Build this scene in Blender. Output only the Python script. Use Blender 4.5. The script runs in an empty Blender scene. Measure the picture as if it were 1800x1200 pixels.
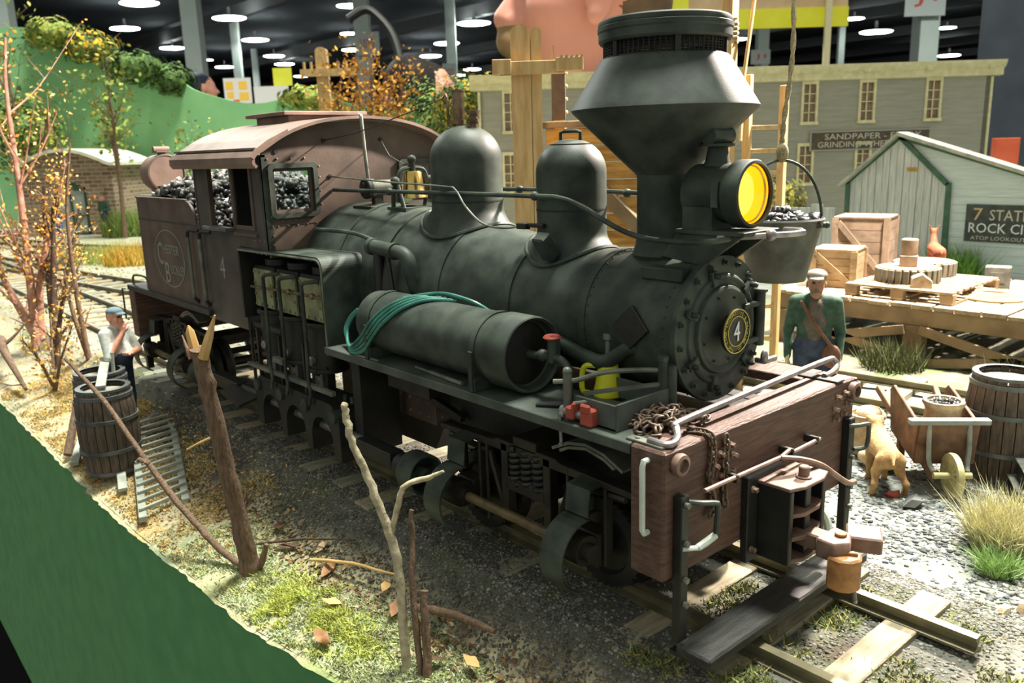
import bpy, bmesh, math, random
import numpy as np
from mathutils import Matrix, Vector, Euler
C = bpy.context.scene.collection
SC = bpy.context.scene
random.seed(7); RN = np.random.RandomState(5)
PI = math.pi
# ---------------------------------------------------------------- camera, world, lamps, exposure
YAW, PITCH, ROLL = 2.42962, -0.22696, -0.03056
def camera():
    cy, sy, cp, sp = math.cos(YAW), math.sin(YAW), math.cos(PITCH), math.sin(PITCH)
    F = Vector((cy*cp, sy*cp, sp)); R = Vector((sy, -cy, 0)); U = R.cross(F)
    c, s = math.cos(ROLL), math.sin(ROLL)
    R2 = c*R + s*U; U2 = -s*R + c*U
    cam = bpy.data.cameras.new('camera'); o = bpy.data.objects.new('camera', cam); C.objects.link(o)
    m = Matrix((R2, U2, -F)).transposed().to_4x4(); m.translation = (2.635, -4.378, 2.870)
    o.matrix_world = m
    cam.sensor_fit = 'HORIZONTAL'; cam.sensor_width = 36; cam.lens = 1451.1/1800*36
    cam.clip_start = .05; cam.clip_end = 6000
    cam.dof.use_dof = True; cam.dof.focus_distance = 6.0; cam.dof.aperture_fstop = 1.9
    SC.camera = o
camera()
W = bpy.data.worlds.new('hall_light'); SC.world = W; W.use_nodes = True
W.node_tree.nodes['Background'].inputs[0].default_value = (.97, 1.0, .90, 1)
W.node_tree.nodes['Background'].inputs[1].default_value = .62
def lamp(name, kind, loc, target, energy, color, **kw):
    l = bpy.data.lights.new(name, kind); o = bpy.data.objects.new(name, l); C.objects.link(o)
    o.location = loc; l.energy = energy; l.color = color
    o.rotation_euler = (Vector(target)-Vector(loc)).to_track_quat('-Z', 'Y').to_euler()
    for k, v in kw.items(): setattr(l, k, v)
    return o
# the layout's own tungsten lamp on the far side, above the tracks; a high-bay hall fixture overhead
lamp('layout_lamp', 'SPOT', (-1.2, 8.0, 8.0), (-2.2, .8, .8), 23000, (1, .87, .76), spot_size=2.5, spot_blend=.4, shadow_soft_size=.28)
lamp('overhead_area_light', 'AREA', (-6, 22, 95), (-3, 1, 0), 255000, (1, 1, .90), shape='DISK', size=20)
for x_, y_ in ((-210, 40), (-60, 330)): lamp('overhead_area_light', 'AREA', (x_, y_, 100), (x_-8, y_+8, 0), 380000, (.95, 1, .93), shape='DISK', size=20)   # unseen lights added above the frame to brighten the near sides of the columns
SC.view_settings.view_transform = 'Standard'; SC.view_settings.look = 'None'
SC.view_settings.gamma = 1; SC.view_settings.use_curve_mapping = False
SC.view_settings.exposure = 0.0
# ---------------------------------------------------------------- materials
def S(r, g, b):
    f = lambda c: ((c/255+.055)/1.055)**2.4 if c > 10 else c/255/12.92
    return (f(r), f(g), f(b), 1)
MATS = {}
def mat(name, c1, c2=None, rough=.6, metal=0, scale=6, bump=0, bscale=40, stretch=(1, 1, 1), emit=None, attr=False, spec=.5, detail=6, contrast=.3, transl=0):
    m = bpy.data.materials.new(name); m.use_nodes = True; MATS[name] = m
    nt = m.node_tree; n = nt.nodes; L = nt.links; b = n['Principled BSDF']
    b.inputs['Roughness'].default_value = rough; b.inputs['Metallic'].default_value = metal
    b.inputs['Specular IOR Level'].default_value = spec
    tc = n.new('ShaderNodeTexCoord'); mp = n.new('ShaderNodeMapping'); mp.inputs['Scale'].default_value = stretch
    L.new(tc.outputs['Object'], mp.inputs[0])
    if c2 or attr:
        no = n.new('ShaderNodeTexNoise'); no.inputs['Scale'].default_value = scale; no.inputs['Detail'].default_value = detail
        L.new(mp.outputs[0], no.inputs['Vector'])
        rp = n.new('ShaderNodeValToRGB'); rp.color_ramp.elements[0].position = .5-contrast/2; rp.color_ramp.elements[1].position = .5+contrast/2
        L.new(no.outputs['Fac'], rp.inputs[0])
        if attr:
            at = n.new('ShaderNodeVertexColor'); at.layer_name = 'Col'
            rp.color_ramp.elements[0].color = c1; rp.color_ramp.elements[1].color = c2
            mx = n.new('ShaderNodeMixRGB'); mx.blend_type = 'MULTIPLY'; mx.inputs[0].default_value = 1
            L.new(at.outputs[0], mx.inputs[1]); L.new(rp.outputs[0], mx.inputs[2]); L.new(mx.outputs[0], b.inputs['Base Color'])
        else:
            rp.color_ramp.elements[0].color = c1; rp.color_ramp.elements[1].color = c2
            L.new(rp.outputs[0], b.inputs['Base Color'])
    else: b.inputs['Base Color'].default_value = c1
    if bump:
        n2 = n.new('ShaderNodeTexNoise'); n2.inputs['Scale'].default_value = bscale; n2.inputs['Detail'].default_value = 4
        L.new(mp.outputs[0], n2.inputs['Vector'])
        bp = n.new('ShaderNodeBump'); bp.inputs['Strength'].default_value = bump; bp.inputs['Distance'].default_value = .035 if name == 'ground' else .02
        L.new(n2.outputs['Fac'], bp.inputs['Height']); L.new(bp.outputs[0], b.inputs['Normal'])
    if emit:
        b.inputs['Emission Color'].default_value = emit[0]; b.inputs['Emission Strength'].default_value = emit[1]
    return m
WH = (1, 1, 1, 1)
mat('black', S(39, 46, 41), S(67, 76, 67), .55, .0, 5, .03, 90, spec=.32)
mat('black_dark', S(17, 18, 16), S(34, 35, 31), .5, 0, 6, .1, 40)
mat('underframe', S(20, 19, 16), S(46, 41, 30), .55, .1, 5, .1, 30)
mat('cab_brown', S(72, 60, 52), S(98, 82, 71), .5, 0, 3, .06, 50)
mat('cab_side', S(58, 52, 47), S(82, 74, 66), .5, 0, 3, .05, 50)
mat('roof_brown', S(104, 84, 72), S(132, 108, 94), .55, 0, 3, .08, 40)
mat('beam_wood', S(66, 45, 36), S(98, 70, 58), .6, 0, 7, .35, 22, stretch=(2, .6, 7))
mat('deck_green', S(52, 60, 54), S(78, 86, 78), .55, 0, 4, .1, 40)
mat('plank_dark', S(26, 27, 24), S(50, 50, 45), .6, 0, 6, .3, 20, stretch=(6, .7, 4))
mat('steel', S(112, 108, 108), S(146, 142, 140), .38, .6, 12)
mat('white_paint', S(176, 190, 176), S(206, 216, 204), .5)
mat('pale_metal', S(84, 88, 80), S(122, 124, 112), .45, .25)
mat('olive_plate', S(112, 116, 84), S(150, 152, 112), .6, 0, 8)
mat('brass', S(190, 158, 84), S(214, 188, 116), .22, .95, 5)
mat('bronze', S(92, 72, 56), S(140, 116, 92), .4, .55, 14)
mat('coupler_rust', S(128, 88, 52), S(168, 120, 70), .6, .1, 14, .15, 40)
mat('coupler_brown', S(98, 76, 64), S(130, 104, 90), .6, .1, 10)
mat('chain_rust', S(62, 50, 40), S(118, 98, 80), .55, .2, 20)
mat('red_iron', S(140, 58, 44), S(178, 84, 66), .5)
mat('yellow_can', S(196, 200, 24), S(222, 222, 50), .45)
mat('hose_teal', S(34, 92, 82), S(60, 124, 110), .45)
mat('number_white', S(222, 226, 222), rough=.6)
mat('lettering', S(132, 132, 124), rough=.7)
mat('plate_black', S(22, 24, 30), rough=.4)
mat('gold', S(186, 170, 74), S(210, 196, 110), .35, .6)
mat('lamp_glass', S(255, 180, 20), rough=.3, emit=((1, .44, .004, 1), 1.1))
mat('lamp_glow', S(255, 220, 110), rough=.4, emit=((1, .62, .05, 1), 1.3))
mat('coal', S(34, 34, 34), S(74, 72, 70), .36, 0, 9, spec=.6)
mat('ash', S(150, 140, 130), S(190, 176, 160), .8)
mat('mesh_black', S(16, 14, 14), S(30, 26, 26), .7)
mat('rail', S(84, 80, 60), S(120, 114, 88), .5, .45, 4)
mat('tie_wood', S(126, 118, 96), S(160, 150, 124), .85, 0, 5, .4, 30, stretch=(5, .8, 5))
mat('tie_wood_grey', S(112, 112, 96), S(146, 144, 122), .85, 0, 5, .4, 30, stretch=(5, .8, 5))
mat('weathered_grey', S(140, 146, 134), S(182, 186, 172), .85, 0, 5, .2, 30)
mat('barrel_wood', S(58, 50, 43), S(108, 92, 74), .75, 0, 5, .4, 20, stretch=(6, 6, 1), contrast=.4)
mat('barrel_hoop', S(74, 78, 78), S(110, 114, 112), .55, .4)
mat('stave_grey', S(84, 80, 67), S(118, 112, 95), .85, 0, 5, .2, 20)
mat('barrel_lid', S(120, 122, 114), S(164, 160, 146), .8, 0, 5, .2, 20, stretch=(6, 1, 1))
mat('new_wood', S(176, 144, 94), S(202, 172, 120), .75, 0, 3, .15, 20, stretch=(5, 5, .8))
mat('deck_wood', S(130, 112, 88), S(172, 153, 124), .8, 0, 3, .25, 20, stretch=(5, .9, 5), contrast=.4)
mat('frame_wood', S(116, 96, 70), S(142, 121, 91), .8, 0, 3, .2, 20)
mat('chute_wood', S(148, 104, 44), S(196, 152, 78), .75, 0, 3, .3, 14, stretch=(1, 1, 5))
mat('brown_patch', S(80, 66, 58), S(104, 88, 78), .8)
mat('crate_wood', S(132, 110, 80), S(168, 144, 110), .8, 0, 4, .2, 18)
mat('crate_brown', S(104, 88, 72), S(134, 115, 96), .8, 0, 4, .2, 18)
mat('clapboard', S(150, 147, 132), S(164, 160, 144), .85, 0, 2, .12, 18, stretch=(.6, .6, 6))
mat('cream', S(208, 198, 152), S(226, 216, 176), .75)
mat('window_shade', S(128, 104, 84), S(150, 124, 104), .6)
mat('dark_board', S(74, 64, 54), S(92, 80, 68), .8)
mat('sign_letter', S(196, 190, 168), rough=.8)
mat('white_board', S(176, 180, 174), S(204, 206, 200), .8, 0, 4, .1, 12, stretch=(6, 6, .6))
mat('white_clap', S(188, 202, 198), S(208, 218, 214), .8, 0, 3, .1, 12, stretch=(.6, .6, 8))
mat('trim_green', S(52, 86, 66), S(72, 106, 84), .7)
mat('roof_grey', S(150, 152, 138), S(184, 182, 166), .85)
mat('sign_black', S(56, 62, 58), S(78, 82, 76), .8)
mat('sign_tan', S(204, 176, 128), rough=.8)
mat('fascia_green', S(74, 132, 78), S(86, 144, 88), .8, 0, 3, .05, 200)
mat('hill_green', S(122, 178, 122), S(132, 186, 130), .85, 0, 1)
mat('drape_black', S(8, 8, 14), rough=.95, spec=.05)
def brick_mat():
    m = mat('brick', S(150, 110, 90), None, .9); n = m.node_tree.nodes; L = m.node_tree.links
    t = n.new('ShaderNodeTexBrick'); t.inputs['Color1'].default_value = S(112, 84, 68); t.inputs['Color2'].default_value = S(150, 130, 106); t.inputs['Mortar'].default_value = S(158, 148, 128)
    t.inputs['Scale'].default_value = 1.0; t.inputs['Brick Width'].default_value = .42; t.inputs['Row Height'].default_value = .17; t.inputs['Mortar Size'].default_value = .022; t.inputs['Bias'].default_value = -.1
    tc = n.new('ShaderNodeTexCoord'); s = n.new('ShaderNodeSeparateXYZ'); a = n.new('ShaderNodeMath'); c = n.new('ShaderNodeCombineXYZ'); L.new(tc.outputs['Object'], s.inputs[0]); L.new(s.outputs[0], a.inputs[0]); L.new(s.outputs[1], a.inputs[1]); L.new(a.outputs[0], c.inputs[0]); L.new(s.outputs[2], c.inputs[1]); L.new(c.outputs[0], t.inputs[0])
    L.new(t.outputs[0], n['Principled BSDF'].inputs['Base Color'])
brick_mat()
mat('plaster', S(196, 196, 172), S(222, 220, 200), .9, 0, 2)
mat('door_green', S(36, 74, 56), rough=.7)
mat('pane_grey', S(150, 158, 150), rough=.3)
mat('skin', S(206, 142, 116), S(222, 160, 134), .55, 0, 30)
mat('skin_tan', S(142, 98, 74), S(168, 122, 94), .6, 0, 30)
mat('shaft_brown', S(70, 58, 38), S(104, 90, 60), .5, .3, 8)
mat('face_skin', S(214, 140, 122), S(232, 162, 142), .5, 0, 1.2)
mat('moustache', S(168, 136, 96), S(140, 112, 78), .8, 0, 30)
mat('hair_brown', S(88, 68, 48), S(116, 92, 66), .7, 0, 30)
mat('hair_dark', S(28, 24, 22), S(44, 38, 34), .7, spec=.2)
mat('eye_dark', S(30, 26, 24), rough=.3)
mat('shirt_white', S(186, 192, 182), S(214, 216, 206), .85, 0, 20)
mat('denim', S(46, 72, 112), S(66, 94, 134), .85, 0, 14)
mat('denim_dark', S(44, 54, 74), S(62, 74, 94), .85, 0, 14)
mat('cap_blue', S(96, 118, 128), S(124, 144, 150), .8)
mat('cap_grey', S(104, 98, 88), S(136, 128, 116), .8)
mat('coat_green', S(36, 64, 50), S(60, 90, 72), .8, 0, 14, .3, 20)
mat('vest_brown', S(78, 71, 60), S(104, 94, 80), .8, 0, 14, .3, 20)
mat('strap_brown', S(96, 62, 42), S(120, 82, 58), .7)
mat('glove', S(196, 184, 138), S(214, 204, 164), .8)
mat('blue_overall', S(40, 84, 164), S(58, 104, 186), .8)
mat('shoe', S(40, 32, 28), rough=.6)
mat('dog_fur', S(140, 104, 62), S(190, 152, 102), .85, 0, 14, .4, 40, contrast=.45)
mat('deer_red', S(112, 56, 34), S(140, 78, 50), .8)
mat('sack', S(170, 146, 112), S(200, 178, 144), .9, 0, 12, .3, 60)
mat('bark', S(84, 65, 51), S(132, 107, 84), .85, 0, 14, .6, 30, stretch=(3, 3, .7), contrast=.45)
mat('bark_dark', S(62, 48, 40), S(98, 78, 62), .85, 0, 14, .5, 30, stretch=(3, 3, .7))
mat('bark_pale', S(150, 140, 112), S(200, 188, 156), .85, 0, 14, .4, 30)
mat('bark_pink', S(150, 108, 92), S(196, 150, 128), .85, 0, 8, .4, 30)
mat('heartwood', S(200, 160, 96), S(222, 184, 124), .8)
mat('foliage', WH, S(190, 190, 190), .8, attr=True, scale=12)
mat('ground', WH, S(196, 196, 190), .95, attr=True, scale=16, detail=9, bump=.7, bscale=34, contrast=.5)
mat('stone', WH, S(170, 170, 170), .85, attr=True, scale=14)
mat('ceiling_dark', S(64, 70, 78), S(84, 88, 92), .9, 0, .02)
mat('truss', S(104, 106, 106), rough=.8)
mat('hall_column', S(206, 220, 210), S(216, 228, 220), .7, 0, .1)
mat('hall_wall', S(60, 60, 60), S(92, 88, 84), .9, 0, .004)
mat('fixture', WH, rough=.5, emit=((.93, 1, .96, 1), 30))
mat('sign_white', S(206, 214, 208), rough=.6)
mat('sign_red', S(214, 84, 66), rough=.6)
mat('banner_yellow', S(226, 222, 30), S(236, 232, 60), .6, 0, .2)
mat('card', S(196, 164, 120), S(212, 184, 142), .8, 0, .3)
mat('navy', S(40, 47, 54), S(50, 57, 64), .9, 0, .5)
mat('orange_cloth', S(190, 78, 44), S(210, 100, 62), .8, 0, .6)
mat('poster', S(226, 222, 214), rough=.7)
mat('poster_yellow', S(246, 196, 70), rough=.7)
mat('poster_orange', S(226, 90, 40), rough=.7)
mat('navy_dark', S(26, 30, 52), rough=.8)
mat('rope', S(128, 114, 84), S(164, 150, 116), .9, 0, 60)
mat('bucket_metal', S(66, 68, 62), S(96, 98, 88), .6, .2, 6)
mat('wheel_yellow', S(172, 164, 112), S(196, 188, 140), .75)
mat('barrow_grey', S(120, 128, 122), S(156, 160, 150), .75)
mat('barrow_brown', S(78, 55, 40), S(122, 92, 66), .75, 0, 6, .3, 18)
mat('concrete', S(62, 64, 58), S(92, 93, 84), .9, 0, 8)
def glass(name):
    m = bpy.data.materials.new(name); m.use_nodes = True; MATS[name] = m
    n = m.node_tree.nodes; L = m.node_tree.links; n.remove(n['Principled BSDF'])
    t = n.new('ShaderNodeBsdfTransparent'); t.inputs[0].default_value = (.86, .92, .92, 1)
    g = n.new('ShaderNodeBsdfGlossy'); g.inputs['Roughness'].default_value = .05
    f = n.new('ShaderNodeFresnel'); f.inputs[0].default_value = 1.45
    x = n.new('ShaderNodeMixShader'); L.new(f.outputs[0], x.inputs[0]); L.new(t.outputs[0], x.inputs[1]); L.new(g.outputs[0], x.inputs[2])
    L.new(x.outputs[0], n['Material Output'].inputs[0])
glass('glass')
# ---------------------------------------------------------------- objects and tags
def tag(o, label=None, cat=None, group=None, kind=None):
    if label: o['label'] = label
    if cat: o['category'] = cat
    if group: o['group'] = group
    if kind: o['kind'] = kind
    return o
def thing(name, label, cat, loc=(0, 0, 0), rotz=0, group=None, scale=1):
    o = bpy.data.objects.new(name, None); C.objects.link(o); o.location = loc; o.rotation_euler = (0, 0, rotz); o.scale = (scale,)*3
    o.empty_display_size = .1
    return tag(o, label, cat, group)
def link(name, me, parent=None, loc=(0, 0, 0), rot=(0, 0, 0), scale=None):
    o = bpy.data.objects.new(name, me); C.objects.link(o); o.parent = parent; o.location = loc; o.rotation_euler = rot
    if scale: o.scale = scale if hasattr(scale, '__len__') else (scale,)*3
    return o
def copy_tree(o, parent=None):
    c = o.copy(); C.objects.link(c); c.parent = parent
    for ch in list(o.children): copy_tree(ch, c)
    return c
def frame_of(d):
    d = Vector(d).normalized(); a = Vector((0, 0, 1)) if abs(d.z) < .9 else Vector((1, 0, 0))
    u = d.cross(a).normalized(); return u, d.cross(u).normalized(), d
class B:
    def __init__(s): s.v = []; s.f = []; s.m = []; s.mi = 0
    def add(s, v, f):
        k = len(s.v); s.v += [tuple(p) for p in v]; s.f += [tuple(i+k for i in q) for q in f]; s.m += [s.mi]*len(f); return s
    def mat(s, i): s.mi = i; return s
    def box(s, c, d, rot=None):
        x, y, z = (q/2 for q in d); P = [(a*x, b*y, e*z) for a in (-1, 1) for b in (-1, 1) for e in (-1, 1)]
        if rot is not None:
            R = rot if isinstance(rot, Matrix) else Euler(rot).to_matrix()
            P = [R @ Vector(p) for p in P]
        P = [(p[0]+c[0], p[1]+c[1], p[2]+c[2]) for p in P]
        return s.add(P, [(0, 1, 3, 2), (4, 6, 7, 5), (0, 4, 5, 1), (2, 3, 7, 6), (0, 2, 6, 4), (1, 5, 7, 3)])
    def bx(s, x0, x1, y0, y1, z0, z1): return s.box(((x0+x1)/2, (y0+y1)/2, (z0+z1)/2), (abs(x1-x0), abs(y1-y0), abs(z1-z0)))
    def bar(s, a, b, w, h=None):   # square bar between two points
        a, b = Vector(a), Vector(b); u, v, d = frame_of(b-a); h = h or w
        P = [p+u*i*w/2+v*j*h/2 for p in (a, b) for i, j in ((-1, -1), (1, -1), (1, 1), (-1, 1))]
        return s.add(P, [(3, 2, 1, 0), (4, 5, 6, 7), (0, 1, 5, 4), (1, 2, 6, 5), (2, 3, 7, 6), (3, 0, 4, 7)])
    def cyl(s, a, b, r, r2=None, n=16, cap=True):
        r2 = r if r2 is None else r2; a, b = Vector(a), Vector(b); u, v, d = frame_of(b-a); P = []
        for p, q in ((a, r), (b, r2)):
            P += [p+(u*math.cos(t)+v*math.sin(t))*q for t in (2*PI*i/n for i in range(n))]
        f = [(i, (i+1) % n, n+(i+1) % n, n+i) for i in range(n)]
        if cap: f += [tuple(range(n))[::-1], tuple(range(n, 2*n))]
        return s.add(P, f)
    def tube(s, pts, r, n=8, closed=False):
        pts = [Vector(p) for p in pts]; k = len(pts); P = []; u0 = None
        rr = r if hasattr(r, '__len__') else [r]*k
        for i, p in enumerate(pts):
            if closed: d = pts[(i+1) % k]-pts[i-1]
            else: d = pts[min(i+1, k-1)]-pts[max(i-1, 0)]
            d.normalize()
            if u0 is None: u, v, _ = frame_of(d)
            else:
                u = u0-d*u0.dot(d); u.normalize(); v = d.cross(u)
            u0 = u
            P += [p+(u*math.cos(t)+v*math.sin(t))*rr[i] for t in (2*PI*j/n for j in range(n))]
        f = []
        for i in range(k if closed else k-1):
            a, b = i*n, ((i+1) % k)*n
            f += [(a+j, a+(j+1) % n, b+(j+1) % n, b+j) for j in range(n)]
        if not closed: f += [tuple(range(n))[::-1], tuple(range((k-1)*n, k*n))]
        return s.add(P, f)
    def lathe(s, prof, o=(0, 0, 0), d=(0, 0, 1), n=32, cap=True):
        o = Vector(o); u, v, d = frame_of(d); P = []
        for r, h in prof: P += [o+d*h+(u*math.cos(t)+v*math.sin(t))*max(r, 1e-4) for t in (2*PI*i/n for i in range(n))]
        f = []
        for k in range(len(prof)-1):
            a, b = k*n, (k+1)*n; f += [(a+i, a+(i+1) % n, b+(i+1) % n, b+i) for i in range(n)]
        if cap:
            f += [tuple(range(n))[::-1], tuple(range((len(prof)-1)*n, len(prof)*n))]
        return s.add(P, f)
    def sph(s, c, r, n=12, m=8):
        r = r if hasattr(r, '__len__') else (r,)*3
        P = [(c[0], c[1], c[2]-r[2])]; 
        for j in range(1, m):
            a = -PI/2+PI*j/m
            P += [(c[0]+r[0]*math.cos(a)*math.cos(2*PI*i/n), c[1]+r[1]*math.cos(a)*math.sin(2*PI*i/n), c[2]+r[2]*math.sin(a)) for i in range(n)]
        P.append((c[0], c[1], c[2]+r[2])); t = len(P)-1
        f = [(0, 1+(i+1) % n, 1+i) for i in range(n)]
        for j in range(m-2):
            a, b = 1+j*n, 1+(j+1)*n; f += [(a+i, a+(i+1) % n, b+(i+1) % n, b+i) for i in range(n)]
        a = 1+(m-2)*n; f += [(a+i, a+(i+1) % n, t) for i in range(n)]
        return s.add(P, f)
    def prism(s, poly, ax, a0, a1):   # polygon in the plane across axis ax, extruded from a0 to a1
        def q(p, a): return {'x': (a, p[0], p[1]), 'y': (p[0], a, p[1]), 'z': (p[0], p[1], a)}[ax]
        n = len(poly); P = [q(p, a0) for p in poly]+[q(p, a1) for p in poly]
        return s.add(P, [tuple(range(n))[::-1], tuple(range(n, 2*n))]+[(i, (i+1) % n, n+(i+1) % n, n+i) for i in range(n)])
    def strip(s, prof, ax, a0, a1, th):   # an open sheet profile with thickness th, extruded
        n = len(prof); out = []
        for i, p in enumerate(prof):
            a = Vector(prof[max(i-1, 0)]); b = Vector(prof[min(i+1, n-1)]); d = (b-a).normalized(); out.append((p[0]-d.y*th, p[1]+d.x*th))
        for i in range(n-1): s.prism([prof[i], prof[i+1], out[i+1], out[i]], ax, a0, a1)
        return s
    def mesh(s, name='mesh', bevel=0, sharp=35, flat=False):
        me = bpy.data.meshes.new(name); me.from_pydata(s.v, [], s.f); 
        if any(s.m): me.polygons.foreach_set('material_index', s.m)
        bm = bmesh.new(); bm.from_mesh(me); bmesh.ops.recalc_face_normals(bm, faces=bm.faces[:])
        if bevel:
            ed = [e for e in bm.edges if len(e.link_faces) == 2 and e.calc_face_angle(0) > .6]
            bmesh.ops.bevel(bm, geom=ed, offset=bevel, segments=1, affect='EDGES', clamp_overlap=True)
        bm.to_mesh(me); bm.free()
        if not flat:
            me.polygons.foreach_set('use_smooth', [True]*len(me.polygons)); me.set_sharp_from_angle(angle=math.radians(sharp))
        return me
    def build(s, name, m, parent=None, loc=(0, 0, 0), rot=(0, 0, 0), bevel=0, sharp=35, flat=False, scale=None):
        me = s.mesh(name, bevel, sharp, flat)
        for q in ([m] if isinstance(m, str) else m): me.materials.append(MATS[q])
        return link(name, me, parent, loc, rot, scale)
def mass(name, V, Fq, col, m, parent=None, smooth=False):   # big numpy mesh with one colour per vertex
    me = bpy.data.meshes.new(name); V = np.asarray(V, np.float32); Fq = np.asarray(Fq, np.int32)
    k = Fq.shape[1]; me.vertices.add(len(V)); me.vertices.foreach_set('co', V.ravel())
    me.loops.add(Fq.size); me.loops.foreach_set('vertex_index', Fq.ravel())
    me.polygons.add(len(Fq)); me.polygons.foreach_set('loop_start', np.arange(0, Fq.size, k, dtype=np.int32)); me.polygons.foreach_set('loop_total', np.full(len(Fq), k, np.int32))
    if smooth: me.polygons.foreach_set('use_smooth', np.ones(len(Fq), bool))
    if col is not None:
        c = me.color_attributes.new('Col', 'FLOAT_COLOR', 'POINT'); A = np.ones((len(V), 4), np.float32); A[:, :3] = np.asarray(col)[:, :3]; c.data.foreach_set('color', A.ravel())
    me.materials.append(MATS[m]); me.update(calc_edges=True); me.validate()
    return link(name, me, parent)
def lin(*rgb): return np.array(S(*rgb)[:3])
def arc(c, r, a0, a1, n, plane='xz'):
    out = []
    for i in range(n+1):
        a = a0+(a1-a0)*i/n; p, q = r*math.cos(a), r*math.sin(a)
        out.append({'xz': (c[0]+p, c[1], c[2]+q), 'xy': (c[0]+p, c[1]+q, c[2]), 'yz': (c[0], c[1]+p, c[2]+q)}[plane])
    return out
def smooth_path(pts, k=5):
    pts = [Vector(p) for p in pts]; out = []
    for i in range(len(pts)-1):
        a, b, c, d = pts[max(i-1, 0)], pts[i], pts[i+1], pts[min(i+2, len(pts)-1)]
        for j in range(k):
            t = j/k; out.append(.5*((2*b)+(c-a)*t+(2*a-5*b+4*c-d)*t*t+(3*b-a-3*c+d)*t**3))
    out.append(pts[-1]); return out
# lettering: the built-in font turned into meshes
TXT = {}
def glyphs(body):
    if body in TXT: return TXT[body]
    cu = bpy.data.curves.new('lettering', 'FONT'); cu.body = body; cu.align_x = 'CENTER'; cu.align_y = 'CENTER'; cu.extrude = .02; cu.resolution_u = 2
    o = bpy.data.objects.new('lettering', cu); C.objects.link(o)
    dg = bpy.context.evaluated_depsgraph_get(); me = bpy.data.meshes.new_from_object(o.evaluated_get(dg))
    v = np.array([tuple(q.co) for q in me.vertices]); f = [tuple(p.vertices) for p in me.polygons]
    bpy.data.objects.remove(o); bpy.data.meshes.remove(me); TXT[body] = (v, f); return v, f
def lettering(name, body, m, c, right, up, height, width=None, parent=None):
    v, f = glyphs(body); r, u = Vector(right).normalized(), Vector(up).normalized(); n = r.cross(u)
    mn, mx = v.min(0), v.max(0); sy = height/(mx[1]-mn[1]); sx = width/(mx[0]-mn[0]) if width else sy
    cx, cy = (mn[0]+mx[0])/2, (mn[1]+mx[1])/2; b = B()
    b.add([Vector(c)+r*(p[0]-cx)*sx+u*(p[1]-cy)*sy+n*p[2]*min(sy, .3)*.6 for p in v], f)
    return b.build(name, m, parent, flat=True)
for t in ('4', 'C', 'B', 'HESTER', 'UCKLEY', 'SANDPAPER - EMERY', 'GRINDING WHEELS - GLUE', '7', 'STATES', 'ROCK CITY', 'ATOP LOOKOUT MT.', 'J1', '1023', '&')+tuple('THELIMAOCVNO.'): glyphs(t)
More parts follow.
